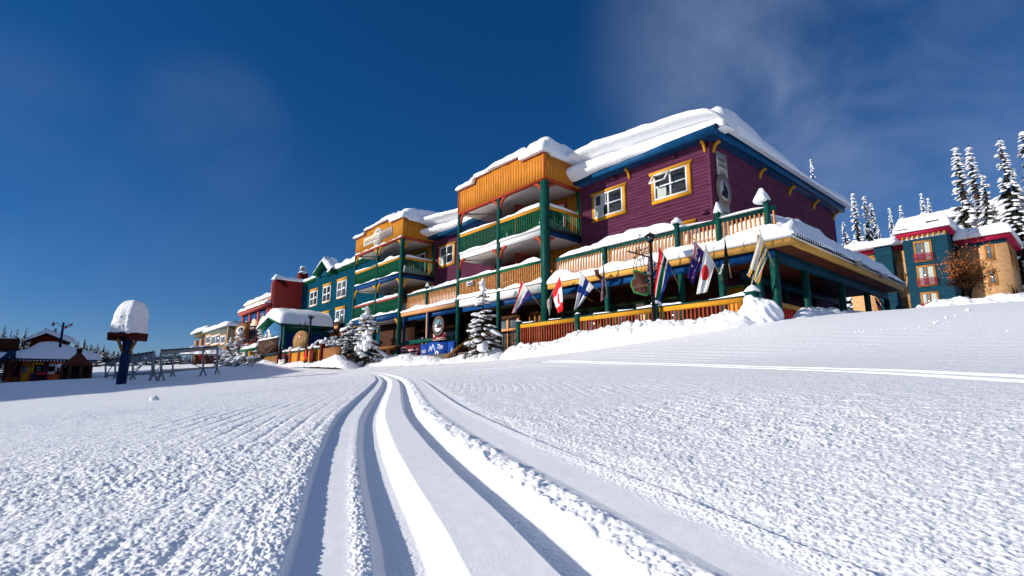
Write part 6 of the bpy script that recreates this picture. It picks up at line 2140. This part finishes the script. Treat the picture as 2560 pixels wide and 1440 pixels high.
b5, F_b, a0, a1, c0, c1 = banner(1083, 836, 1116, 848, 16.6, MAROON, 'small maroon plate hanging under the round chalet sign', 'sign')
m = MB(); m.fbox(F_b, a0, a1, .031, .036, c0, c0 + .03); m.fbox(F_b, a0, a1, .031, .036, c1 - .03, c1); m.fbox(F_b, a0 + .35, a1 - .2, .031, .036, c0 + .08, c0 + .13); m.blob(F_b(a0 + .16, .035, c1 - .12), (.10, .012, .08), 2, 0, 1, .05)
m.build('print', mat('dull_white_print', (.55, .45, .43)), b5)
b6, F_b, a0, a1, c0, c1 = banner(1167.5, 704, 1182, 712, 16.9, WHITE, 'small white notice fixed to the tan balusters', 'notice')
m = MB(); m.fbox(F_b, a0 + .08, a1 - .06, .031, .035, c0 + .04, c0 + .14); m.fbox(F_b, a0 + .05, a1 - .15, .031, .035, c0 + .19, c0 + .24)
m.build('print', FP, b6)

# ---------------------------------------------------------------- flags
def flag(label, tip, base, corners, paint, mats, ys=(16.35, 16.75, 16.5, 16.62), yb=17.05, nu=28, nv=22, fold=.05, ph=0.0, text=None):
    o = thing('flag', label, 'flag', onY(base[0], base[1], yb), 'flags on slanting poles along the porch')
    t, b = onY(tip[0], tip[1], ys[0] - .02), onY(base[0], base[1], yb)
    m = MB(); m.tube([b, t], [.018, .014], 7); m.blob(t, (.03, .03, .03), 1, 0, 1, .02)
    m.build('pole', mat('pale_pole', (.42, .34, .24), .4, .1), o)
    T, P_, G, H = [onY(c[0], c[1], y) for c, y in zip(corners, (ys[0], ys[1], ys[2], ys[3]))]
    # T hoist top, P_ hoist bottom, G fly end under T, H fly end under P_
    PP = np.zeros((nu + 1, nv + 1, 3))
    for i in range(nu + 1):
        u = i / nu
        for j in range(nv + 1):
            v = j / nv
            p = (T * (1 - v) + P_ * v) * (1 - u) + (G * (1 - v) + H * v) * u
            k = math.sin(math.pi * v) * (0.3 + u)
            w_ = math.sin(v * 9.4 + u * 2.2 + ph) + .5 * math.sin(v * 17 - u * 3 + ph * 2)
            PP[i, j] = p + np.array([.25, 1, .1]) * fold * w_ * (.35 + .65 * u) * min(1, 4 * u + .15) + np.array([.06, 0, -.03]) * fold * math.cos(v * 9.4 + ph) * u
    m = MB(); m.grid(PP, mfun=lambda i, j: paint((i + .5) / nu, (j + .5) / nv))
    c_ = m.build('cloth', mats, o, True)
    if text:
        s, u, v, sz, mt, ang = text
        i, j = int(u * nu), int(v * nv)
        c0_ = PP[i, j]
        ca, sa = math.cos(ang), math.sin(ang)
        F = lambda a, b_, c: c0_ + np.array([a * ca - c * sa, -.10 - b_, a * sa + c * ca])
        mm = MB(); text_mb(mm, F, s, 0, 0, sz, 0, 0)
        mm.build('lettering', mt, c_)
    return o
def union(u, v):
    x, y = u * 2 - 1, v * 2 - 1
    if abs(y) < .13 or abs(x) < .09: return 0
    if abs(y) < .26 or abs(x) < .18: return 1
    d = abs(abs(x) - abs(y))
    if d < .08: return 0
    if d < .22: return 1
    return 2
flag('white flag with a red and a dark blue stripe, leftmost on the porch', (1302.8, 700), (1355, 771), [(1303, 701), (1328, 735), (1279, 785), (1293, 777)], lambda u, v: 1 if v < .22 else (2 if v > .66 else 0), (FW_, FR, FP), (16.3, 16.62, 16.4, 16.5), ph=.4, text=('OPEN', .62, .34, .24, FK, -1.95))
flag('red and white maple leaf flag on the porch', (1400, 691), (1363, 769), [(1400, 692), (1381, 734), (1408, 775), (1396, 784)], lambda u, v: 0 if (u < .30 or u > .74) else (0 if ((u - .52) ** 2 * 14 + (v - .5) ** 2 * 12 < .55) else 1), (FR, FW_), (16.45, 16.75, 16.5, 16.6), ph=1.4)
flag('white flag with a broad blue cross', (1450.6, 681), (1502, 732), [(1451, 682), (1484.5, 717.5), (1436, 776), (1447, 766)], lambda u, v: 1 if (.28 < u < .50 or .36 < v < .64) else 0, (FW_, FB), (16.3, 16.7, 16.42, 16.5), ph=2.0, fold=.035)
flag('narrow furled red flag with a white edged blue cross', (1507, 653), (1519, 745), [(1507, 655), (1512, 697), (1501, 757), (1510, 743)], lambda u, v: (1 if (.42 < v < .58 or .30 < u < .40) else 2) if (.32 < v < .68 or .25 < u < .46) else 0, (FR, FP, FW_), (16.4, 16.7, 16.5, 16.6), ph=.9, fold=.04)
flag('red, white and blue crossed flag hanging behind the lamp post', (1619, 634), (1668, 690), [(1619, 636), (1643, 664), (1620, 738), (1628, 733)], union, (FR, FW_, FB), (16.35, 16.65, 16.45, 16.55), ph=2.6)
flag('red, green and blue flag with a yellow and white edge beside the lamp post', (1648, 613), (1698, 714), [(1648, 615), (1681, 671), (1634, 737), (1652, 757)], lambda u, v: (2 if u < .25 and abs(v - .5) < .3 * (1 - u * 3.4) else (0 if v < .34 else (4 if v > .66 else 1))) if not (.34 < v < .41 or .59 < v < .66) else 3, (FR, FG, FK, FW_, FB), (16.3, 16.7, 16.4, 16.55), ph=.2)
flag('violet blue flag with white stars and a crossed canton', (1736, 598), (1780, 668), [(1736, 600), (1762, 631), (1720, 693), (1733, 712)], lambda u, v: union(u / .42, v / .5) if (u < .42 and v < .5) else (1 if any(((u - a) * 1.7) ** 2 + (v - b) ** 2 < r * r for a, b, r in ((.30, .75, .11), (.62, .28, .05), (.80, .45, .06), (.84, .72, .05), (.66, .62, .05))) else 3), (FR, FW_, FB, FP), (16.35, 16.7, 16.45, 16.6), ph=1.9, nu=40, nv=34)
flag('white flag with a large red disc', (1762.5, 612), (1806, 700), [(1763, 613), (1787, 665), (1740, 736), (1768, 730)], lambda u, v: 1 if ((u - .48) * 1.75) ** 2 + (v - .42) ** 2 < .105 else 0, (FW_, FR), (16.25, 16.65, 16.35, 16.5), ph=.1, fold=.03, nu=44, nv=34)
flag('narrow black flag with white lettering', (1810, 584), (1828, 694), [(1811, 592), (1823, 652), (1806, 712), (1818, 705)], lambda u, v: 0, (FK,), (16.35, 16.6, 16.4, 16.5), ph=.7, fold=.03, text=('burton', .66, .35, .13, FW_, 1.15))
flag('cream flag with coloured stripes, nearest the porch corner', (1899, 576), (1934, 665), [(1899, 582), (1921, 634), (1868, 688), (1898, 711)], lambda u, v: (0 if v < .45 and u < .80 else (0, 1, 2, 3, 0, 4, 1, 5)[int((v * 9 + u * 3) * 1.3) % 8]), (FC, FY, FP, FG, CORAL, FK), (16.35, 16.7, 16.45, 16.6), ph=1.1, fold=.035)
m_ = thing('flag', 'rolled flag pole with a pinkish wrapped end behind the striped flag', 'flag', onY(1877, 722, 16.8), 'flags on slanting poles along the porch')
m = MB(); m.tube([onY(1877, 722, 16.6), onY(1884, 690, 16.6)], [.03, .02], 7); m.tube([onY(1884, 690, 16.6), onY(1895, 586, 16.55)], .015, 6)
m.build('pole', mat('pale_pole', (.42, .34, .24)), m_)
m = MB(); m.grid([[onY(1892 + 5 * j, 586 + i * 12, 16.56 + .03 * (i % 2)) for j in (0, 1)] for i in range(5)])
m.build('cloth', CORAL, m_, True)
# bird-house lantern and downspout on the porch front
q = onY(1374, 725, 16.9)
bh = thing('hanging_lantern', 'small white topped lantern hanging by the big balcony post', 'lantern', q)
m = MB(); m.lathe(onY(1374, 772, 16.8), [(.02, -.3), (.06, 0), (.11, .06), (.11, .32), (.14, .34), (.02, .5)], 8)
m.build('lantern_body', BOARD, bh)
sp = thing('carved_spout', 'brown carved rain spout curving out from the porch fascia', 'spout', onY(1505, 690, 16.9))
m = MB(); m.tube([onY(1512, 703, 16.98), onY(1502, 694, 16.8), onY(1494, 688, 16.62), onY(1492, 681, 16.5), onY(1491, 676, 16.45)], [.09, .085, .08, .09, .11], 8)
m.build('spout', mat('weathered_brown', (.12, .05, .03), .6, .2), sp)
for k, (px, py, Y) in enumerate(((2144, 657, 0), (2210, 690, 0))):
    p = onX(px, py, -6.05)
    f_ = thing('flood_lamp', ('small lamp on the porch eave nearer the road', 'small lamp on the porch eave nearer the apartment house')[k], 'lamp', p)
    m = MB(); m.box(p[0] - .08, p[0] + .12, p[1] - .12, p[1] + .12, p[2] - .1, p[2] + .06)
    m.build('lamp_head', BOARD, f_)
    m = MB(); m.blob((p[0], p[1], p[2] + .1), (.13, .15, .09), k, 0, 2, .1)
    m.build('snow_cap', SNOW, f_, True)

# ---------------------------------------------------------------- trees
def spruce_fine(name, label, cat, base, h, rad, seed, snow=0.55, levels=15, per=10, lean=(0, 0), low=0.03, power=0.85, needle=None, sizes=1.0):
    """near tree: drooping boughs of many needle sprays with lumps of snow lying on them"""
    rng = np.random.RandomState(seed)
    base = np.asarray(base, float)
    o = thing(name, label, cat, base)
    top = base + np.array([lean[0], lean[1], h])
    m = MB(); m.tube([base - [0, 0, .3], base + (top - base) * .5, top], [.035 * h ** .8, .02 * h ** .8, .006], 7)
    m.build('trunk', BARK, o)
    nd, sn = MB(), MB()
    nv, nf, k0 = [], [], 0
    for L in range(levels):
        f = low + (0.97 - low) * (L + .5) / levels
        n = max(4, int(per * (1 - f * .6)))
        for b in range(n):
            az = rng.uniform(0, 2 * math.pi)
            ff = np.clip(f + rng.uniform(-1.3, 1.3) / levels, low, .985)
            org = base + (top - base) * ff
            reach = rad * (1 - ff) ** power * rng.uniform(.45, 1.22) + .04
            d = np.array([math.cos(az), math.sin(az), 0])
            sd = np.array([-d[1], d[0], 0])
            droop = rng.uniform(.30, .62) * (1.1 - .5 * ff)
            pts = []
            for t in np.linspace(0, 1, 6):
                pts.append(org + d * reach * t + np.array([0, 0, reach * (.10 * t - droop * t * t + .12 * t ** 4)]))
            ns = int(max(14, 58 * reach / rad * sizes + 12))
            for q in range(ns):
                t = rng.uniform(.12, 1.0)
                i = min(4, int(t * 5)); p = pts[i] + (pts[i + 1] - pts[i]) * (t * 5 - i)
                wsp = reach * .30 * (1.15 - t) + .03
                side = rng.uniform(-1, 1)
                tipv = d * rng.uniform(.03, .14) * (.5 + reach) + sd * side * wsp * rng.uniform(.6, 1.3) + np.array([0, 0, rng.uniform(-.10, .015) - .03])
                wv = np.cross(tipv, rng.normal(size=3)); wv /= np.linalg.norm(wv) + 1e-9
                wv *= rng.uniform(.011, .024) * (.6 + .5 * rad)
                a = p + rng.normal(0, .015, 3)
                nv += [a - wv, a + wv, a + tipv]
                nf.append((k0, k0 + 1, k0 + 2)); k0 += 3
            if rng.rand() < snow * (1.25 if ff > .3 else .8):
                for q in range(rng.randint(1, 4)):
                    t = rng.uniform(.35, 1.0)
                    i = min(4, int(t * 5)); p = pts[i] + (pts[i + 1] - pts[i]) * (t * 5 - i)
                    s_ = rng.uniform(.03, .10) * (1.5 if rng.rand() < .22 else 1) * (.5 + .55 * rad) * (.85 + .5 * reach / rad)
                    V, Fc = ICO[2]
                    V = V * (1 + .30 * fbm(V[:, 0] * 1.7 + q + b, V[:, 1] * 1.7 + V[:, 2] * 1.3, int(rng.randint(1000)), 3)[:, None])
                    tg = pts[i + 1] - pts[i]; tg = tg / np.linalg.norm(tg)
                    up_ = np.cross(sd, tg); up_ = up_ * np.sign(up_[2] + 1e-6)
                    sn.add(np.outer(V[:, 0], tg * s_ * rng.uniform(1.1, 2.1)) + np.outer(V[:, 1], sd * s_ * rng.uniform(.8, 1.4)) + np.outer(V[:, 2], up_ * s_ * rng.uniform(.40, .62)) + p + np.array([0, 0, s_ * .3]) + sd * rng.uniform(-.4, .4) * s_, Fc)
    sn.blob(top - [0, 0, .04 * h ** .5], (.055 * h ** .4, .055 * h ** .4, .14 * h ** .4), seed, 0, 2, .1)
    sn.blob(top - [0, 0, .30 * h ** .5 * .6], (.10 * h ** .4, .10 * h ** .4, .10 * h ** .4), seed + 1, 0, 2, .2)
    nd.add(np.array(nv), nf)
    nd.build('foliage', needle or NEEDLE, o)
    sn.build('snow_load', SNOW_T, o, True)
    return o
t1 = onY(1207, 885, 15.6)
spruce_fine('spruce_tree', 'young snow laden spruce standing before the main orange balcony', 'tree', (t1[0], 15.6, t1[2] - .1), onY(1212, 697, 15.6)[2] - t1[2], 1.05, 5, 1.0, 17, 12, lean=(-.05, 0))
t2 = onY(912, 900, 14.9)
spruce_fine('spruce_tree', 'broad snow plastered spruce standing before the left balcony', 'tree', (t2[0], 14.9, t2[2] - .1), onY(913, 768, 14.9)[2] - t2[2], 1.45, 9, .8, 15, 12, power=.8)
# snow plastered over the left one
m = MB()
rng = np.random.RandomState(3)
for k in range(26):
    q = onY(905 + rng.uniform(-14, 20), 888 - rng.uniform(0, 58), 14.9 - rng.uniform(.2, .6))
    m.blob(q, (rng.uniform(.12, .26), rng.uniform(.12, .22), rng.uniform(.10, .24)), k, 0, 2, .15)
m.build('plastered_snow', SNOW, bpy.data.objects['spruce_tree.001'], True)
for k, (px, pt, pb_, Y, r_, lb) in enumerate(((594, 828, 912, 15.0, 1.7, 'dark spruce in shade before the red corner house, its tip on the emblem board'), (571, 848, 914, 14.5, 1.5, 'small shaded spruce at the left end of the spruce clump'), (650, 826, 905, 14.6, 1.3, 'slim leaning snowy spruce beside the village sign'),
                                             (612, 862, 914, 13.6, 1.9, 'low wide snow loaded spruce at the foot of the spruce clump'), (640, 872, 912, 13.2, 1.5, 'low bushy spruce half under snow by the village sign'))):
    b = onY(px + (6 if k == 2 else 0), pb_, Y)
    tp = onY(px, pt, Y)
    spruce_fine('spruce_tree', lb, 'tree', (b[0], Y, b[2] - .1), tp[2] - b[2] + .1, r_, 21 + k, .85, 12, 9, lean=(tp[0] - b[0], 0) if k == 2 else (0, 0), sizes=.8)
b = onY(872, 892, 15.6)
spruce_fine('cedar_shrub', 'tall dark hedge like cedar between the teal house and the plastered spruce', 'shrub', (b[0], 15.6, b[2] - .1), onY(870, 803, 15.6)[2] - b[2], .62, 31, .7, 20, 12, power=.28)
for k, (px, pt, pb_, Y, r_, lb) in enumerate(((812, 846, 872, 17.6, 1.1, 'rounded evergreen shrub with snow under the orange band, left one'), (838, 842, 870, 17.6, .9, 'rounded evergreen shrub with snow under the diamond board'), (858, 838, 870, 17.4, .8, 'rounded evergreen shrub with snow next to the tall cedar'))):
    b = onY(px, pb_, Y)
    spruce_fine('evergreen_shrub', lb, 'shrub', (b[0], Y, b[2]), onY(px, pt, Y)[2] - b[2], r_, 41 + k, .8, 9, 11, power=.35, sizes=.8)
# tall conifers behind
def conifer(name, h, rad, seed, snowy=.9, levels=54, per=9, blob=True):
    rng = np.random.RandomState(seed)
    o = thing(name, 'x', 'tree', (0, 0, 0))
    m = MB(); m.tube([(0, 0, -1.5), (0, 0, h * .6), (0, 0, h)], [.018 * h, .009 * h, .001 * h], 6)
    m.build('trunk', BARK, o)
    nv, nf, k0 = [], [], 0
    sn = MB()
    for L in range(levels):
        f = .02 + .97 * (L / levels) ** .92
        n = max(3, int(per * (1 - .6 * f)))
        prof_ = rad * ((1 - f) ** .72) * (1 + .15 * math.sin(f * 23 + seed))
        for b in range(n):
            az = rng.uniform(0, 6.283)
            d = np.array([math.cos(az), math.sin(az), 0]); sd = np.array([-d[1], d[0], 0])
            z = h * (f + rng.uniform(-.5, .5) / levels)
            r_ = prof_ * rng.uniform(.65, 1.2) + .012 * h * .3
            tip = np.array([0, 0, z]) + d * r_ + np.array([0, 0, -r_ * rng.uniform(.35, .75)])
            mid_ = np.array([0, 0, z]) + d * r_ * .6 + np.array([0, 0, -r_ * .12])
            for q in range(4):
                e = mid_ + (tip - mid_) * rng.uniform(.2, 1.1) + sd * rng.uniform(-.45, .45) * r_ * .6 + np.array([0, 0, -rng.uniform(.1, .5) * r_ * .6])
                w_ = sd * r_ * .16 + np.array([0, 0, r_ * .05])
                a = np.array([0, 0, z]) + d * r_ * rng.uniform(.1, .5)
                nv += [a - w_, a + w_, e]; nf.append((k0, k0 + 1, k0 + 2)); k0 += 3
            if rng.rand() < snowy:
                s_ = max(r_ * .34, .010 * h)
                c = mid_ + (tip - mid_) * rng.uniform(.2, .8) + np.array([0, 0, s_ * .45])
                if blob:
                    V, Fc = ICO[0]
                    V = V * (1 + rng.uniform(-.25, .25, (12, 1)))
                    fw = d * s_ * 1.25
                    sn.add(np.outer(V[:, 0], fw + np.array([0, 0, -s_ * .55])) + np.outer(V[:, 1], sd * s_ * rng.uniform(.7, 1.1)) + np.outer(V[:, 2], [0, 0, s_ * .42]) + c, Fc)
                else:
                    sn.add([c - sd * s_ * .7, c + sd * s_ * .7, tip + [0, 0, s_ * .2], c + d * s_ * .2 + [0, 0, s_ * .5]], [(0, 1, 3), (0, 3, 2), (1, 2, 3)])
    nd = MB(); nd.add(np.array(nv), nf)
    nd.build('foliage', NEEDLE2, o)
    sn.build('snow_load', SNOW_T, o, True)
    return o
PROT = [conifer('fir_tree', 20, 1.75, 101), conifer('fir_tree', 20, 1.35, 102), conifer('fir_tree', 20, 2.3, 103)]
used = [False] * 3
def put(k, px, pt, Y, wide, label, depth=None, zb=None):
    tp = onY(px, pt, Y) if depth is None else atd(px, pt, depth)
    g = gz(tp[0], tp[1]) if zb is None else zb
    h = tp[2] - g
    s_ = (wide * h / 20, wide * h / 20, h / 20)
    rot = (px * 0.37) % 6.28
    if not used[k]:
        used[k] = True
        o = PROT[k]
        o.location = (tp[0], tp[1], g); o.scale = s_; o.rotation_euler = (0, 0, rot); o['label'] = label
    else:
        o = dup(PROT[k], (tp[0], tp[1], g), rot, s_, label)
    o['group'] = 'snowy firs behind the houses'
    return o
RF = ((2387, 361, 84, 1, 1.35, 'tallest left fir of the close pair above the apricot house'), (2420, 360, 88, 1, 1.25, 'right fir of the close pair above the apricot house'), (2455, 431, 82, 0, 1.15, 'shorter snowy fir standing between the pair and the tall right group'),
      (2498, 344, 80, 0, 1.2, 'tall heavily snowed fir near the right edge, left of the edge tree'), (2553, 322, 82, 0, 1.15, 'snowy fir cut by the right edge of the picture'), (2530, 420, 95, 2, .85, 'fir filling the gap behind the two right edge firs'),
      (2222, 514, 110, 1, .75, 'thin crooked fir above the left roof of the apartment house'), (2250, 508, 112, 1, .8, 'thin straight fir just left of the teal tower roof'), (2302, 477, 112, 1, .85, 'left one of two thin firs over the teal tower roof'), (2319, 489, 114, 1, .85, 'right one of two thin firs over the teal tower roof'),
      (2131, 477, 78, 1, 1.05, 'snowy fir beside the far corner of the purple side wall'), (2159, 485, 80, 0, .85, 'fir left of the two joined ones behind the porch roof'), (2176, 503, 82, 0, .95, 'stout fir right of the two joined ones behind the porch roof'), (2108, 552, 90, 2, .9, 'low fir close behind the purple wall corner'), (2195, 560, 76, 2, .6, 'short fir bottom hidden by the porch roof snow'))
for px, pt, Y, k, w_, lb in RF: put(k, px, pt, Y, w_, lb)
put(2, 2027, 392, 60, .5, 'broken topped fir peeping over the purple roof snow')
put(2, 2575, 560, 60, .7, 'big fir beside the apricot house at the right edge')
# the wooded skyline on the left
LF = [(14, 812), (30, 822), (45, 820), (67, 817), (4, 830), (80, 838), (197, 852), (213, 845), (229, 858), (245, 857), (261, 863), (271, 874), (283, 880), (296, 878), (310, 882), (331, 876), (346, 878), (359, 884), (372, 888), (384, 874), (397, 890), (412, 884), (425, 892), (438, 878), (449, 888), (205, 866), (238, 872), (252, 876), (190, 872), (320, 888), (464, 896), (476, 900)]
PB = [conifer('pine_tree', 20, 2.3, 111, .5, 34, 8, False), conifer('pine_tree', 20, 1.8, 112, .45, 34, 8, False), conifer('pine_tree', 20, 2.8, 113, .55, 30, 8, False)]
for i, (px, pt) in enumerate(LF):
    dpt = 75 + (i * 37 % 50) + (0 if px > 100 else 25)
    tp = atd(px, pt, dpt)
    g = gz(tp[0], tp[1])
    h = tp[2] - g
    k = i % 3
    s_ = (max(.55, h / 20) * 1.6, max(.55, h / 20) * 1.6, h / 20)
    lb = 'dark conifer with dusted snow in the wooded skyline behind the blue post' if px > 100 else 'dark conifer with dusted snow on the skyline behind the brown hut'
    if i < 3:
        o = PB[k]; o.location = (tp[0], tp[1], g); o.scale = s_; o['label'] = lb; o.rotation_euler = (0, 0, i)
    else:
        o = dup(PB[k], (tp[0], tp[1], g), i * 1.3, s_, lb)
    o['group'] = 'conifers of the left skyline' if px > 100 else 'conifers behind the brown hut'
# far wood closing the gaps: one mass
nv, nf, k0 = [], [], 0
sv, sf = MB(), None
rng = np.random.RandomState(8)
m = MB()
for i in range(380):
    px = rng.uniform(165, 640) if i < 320 else rng.uniform(-60, 90)
    dpt = rng.uniform(100, 170)
    top_y = float(np.interp(px, [-60, 90, 180, 300, 450, 640], [842, 852, 860, 878, 890, 898])) + rng.uniform(0, 26)
    tp = atd(px, top_y, dpt); g = gz(tp[0], tp[1]) - .5
    h = max(2.5, tp[2] - g)
    for L in range(16):
        f = L / 16
        for b in range(6):
            az = rng.uniform(0, 6.283); d = np.array([math.cos(az), math.sin(az), 0]); sd = np.array([-d[1], d[0], 0])
            r_ = h * .14 * (1 - f) ** .8 * rng.uniform(.6, 1.2) + .1
            c = np.array([tp[0], tp[1], g + h * f])
            m.add([c + sd * r_ * .35 + [0, 0, h * .07], c - sd * r_ * .35 + [0, 0, h * .07], c + d * r_ - [0, 0, r_ * .5]], [(0, 1, 2)], 1 if rng.rand() < .22 else 0)
o = m.build('distant_wood', (NEEDLE2, SNOW_T))
tag(o, 'dark distant wood of conifers along the left horizon', None, None, 'stuff')
# dark bough by the purple wall corner
# russet leaved tree before the apricot house
rb_ = atd(2428, 748, 34)
ru = thing('russet_tree', 'bare young tree holding dry russet leaves before the apricot house', 'tree', rb_)
rng = np.random.RandomState(12)
m, lf = MB(), MB()
s_ = 34 / FPX
upv = np.array([-.13, 0, 1.0])
def limb(p, d, L, r, dep):
    pts = [p]
    for k in range(4):
        d = d + rng.normal(0, .10, 3) + np.array([0, 0, .05]); d /= np.linalg.norm(d)
        p = p + d * L / 4; pts.append(p)
    m.tube(pts, np.linspace(r, r * .5, 5), 5, cap=False)
    if dep > 0:
        for k in range(5 if dep > 1 else 4):
            q = pts[rng.randint(1, 5)]
            dd = d * .75 + rng.normal(0, .55, 3) + np.array([0, 0, .25]); dd /= np.linalg.norm(dd)
            limb(q, dd, L * rng.uniform(.45, .75), r * .5, dep - 1)
    hrel = (pts[-1][2] - rb_[2]) / (135 * s_)
    nl = rng.poisson(9 if hrel < .5 else (3 if hrel < .75 else 1)) if dep < 2 else 0
    for k in range(nl):
        c = pts[rng.randint(1, 5)] + rng.normal(0, .10, 3)
        a, b = rng.normal(size=3), rng.normal(size=3)
        a /= np.linalg.norm(a); b = np.cross(a, b); b /= np.linalg.norm(b)
        l_ = rng.uniform(.04, .085)
        lf.add([c - a * l_, c + b * l_ * .5, c + a * l_, c - b * l_ * .5], [(0, 1, 2, 3)])
for k in range(7):
    dd = np.array(RT) * rng.uniform(-.6, .5) + np.array(FW) * rng.uniform(-.4, .4) + np.array([0, 0, 1.1])
    limb(rb_ + [0, 0, .05 * k], dd / np.linalg.norm(dd), rng.uniform(55, 85) * s_, .035, 3)
limb(rb_ - [0, 0, .4], upv / np.linalg.norm(upv), 75 * s_, .05, 3)
m.build('branches', BARK, ru)
lf.build('leaves', LEAF, ru)
# twig shrub at the far right
tb = atd(2540, 738, 27)
tw = thing('twig_shrub', 'thin leafless twigs sticking out of the snow bank by the right edge', 'shrub', tb)
m = MB()
for k in range(16):
    d = RT * rng.uniform(-.7, .6) + np.array([0, 0, 1]) + FW * rng.uniform(-.3, .3)
    p = tb + d * rng.uniform(.3, .9) * .8
    m.tube([tb - [0, 0, .3], tb + d * .3, p], [.014, .010, .004], 4)
m.build('twigs', BARK, tw)

# ---------------------------------------------------------------- the long house across the street whose shadow lies on the left
RIDGE = np.array([(-9.0, -3.6, -0.6), (-14.0, -0.7, -.42), (-18.3, .6, -.36), (-21.3, 2.8, -.2), (-23.8, 5.4, 0.0), (-25.2, 7.8, .15), (-33, 12.0, .8), (-46, 13.8, 1.5), (-63, 15.6, 1.9)]) - SUN_D * 33.0
def street_house(P, label, wm):
    c = P.mean(0)
    o = thing('street_lodge', label, 'lodge', (c[0], c[1], -2))
    n = len(P)
    d = np.gradient(P[:, :2], axis=0)
    nr = np.stack([-d[:, 1], d[:, 0]], 1)
    nr /= np.linalg.norm(nr, axis=1, keepdims=True)
    nr *= -np.sign(nr @ SUN_D[:2])[:, None]
    Q = P.copy(); Q[:, :2] += nr * 7
    m = MB()
    drop = np.array([0, 0, .7])
    m.grid([[p * [1, 1, 0] + [0, 0, -5], p - drop] for p in P]); m.grid([[q * [1, 1, 0] + [0, 0, -5], q - drop] for q in Q[::-1]])
    for a, b in ((P[0], Q[0]), (Q[-1], P[-1])):
        m.add([a * [1, 1, 0] + [0, 0, -5], b * [1, 1, 0] + [0, 0, -5], b - drop, a - drop], [(0, 1, 2, 3)])
    m.grid([[p - drop, q - drop] for p, q in zip(P, Q)])
    m.build('wall', wm, o)
    k = 60
    G = np.zeros((k + 1, 8, 3))
    tt = np.linspace(0, n - 1, k + 1)
    for i, t in enumerate(tt):
        p = np.array([np.interp(t, range(n), P[:, a]) for a in range(3)]); q = np.array([np.interp(t, range(n), Q[:, a]) for a in range(3)])
        for j in range(8):
            f = j / 7
            w_ = float(fbm(np.array([t * 3.0]), np.array([f]), 301, 3)[0])
            G[i, j] = p + (q - p) * (f * 1.06 - .03) + [0, 0, -.7 + .7 * (1 + .25 * w_) * min(1, 9 * min(f, 1 - f) + .1) ** .5]
    m = MB(); m.grid(G); m.grid(np.stack([G[:, 0], G[:, 0] - [0, 0, .12]], 1))
    m.build('roof_snow', SNOW, o, True)
street_house(RIDGE[:6], 'snow roofed lodge across the street, left of the photographer', SHACK)
street_house(RIDGE[5:], 'long snow roofed lodge farther down the opposite side of the street', TEAL)
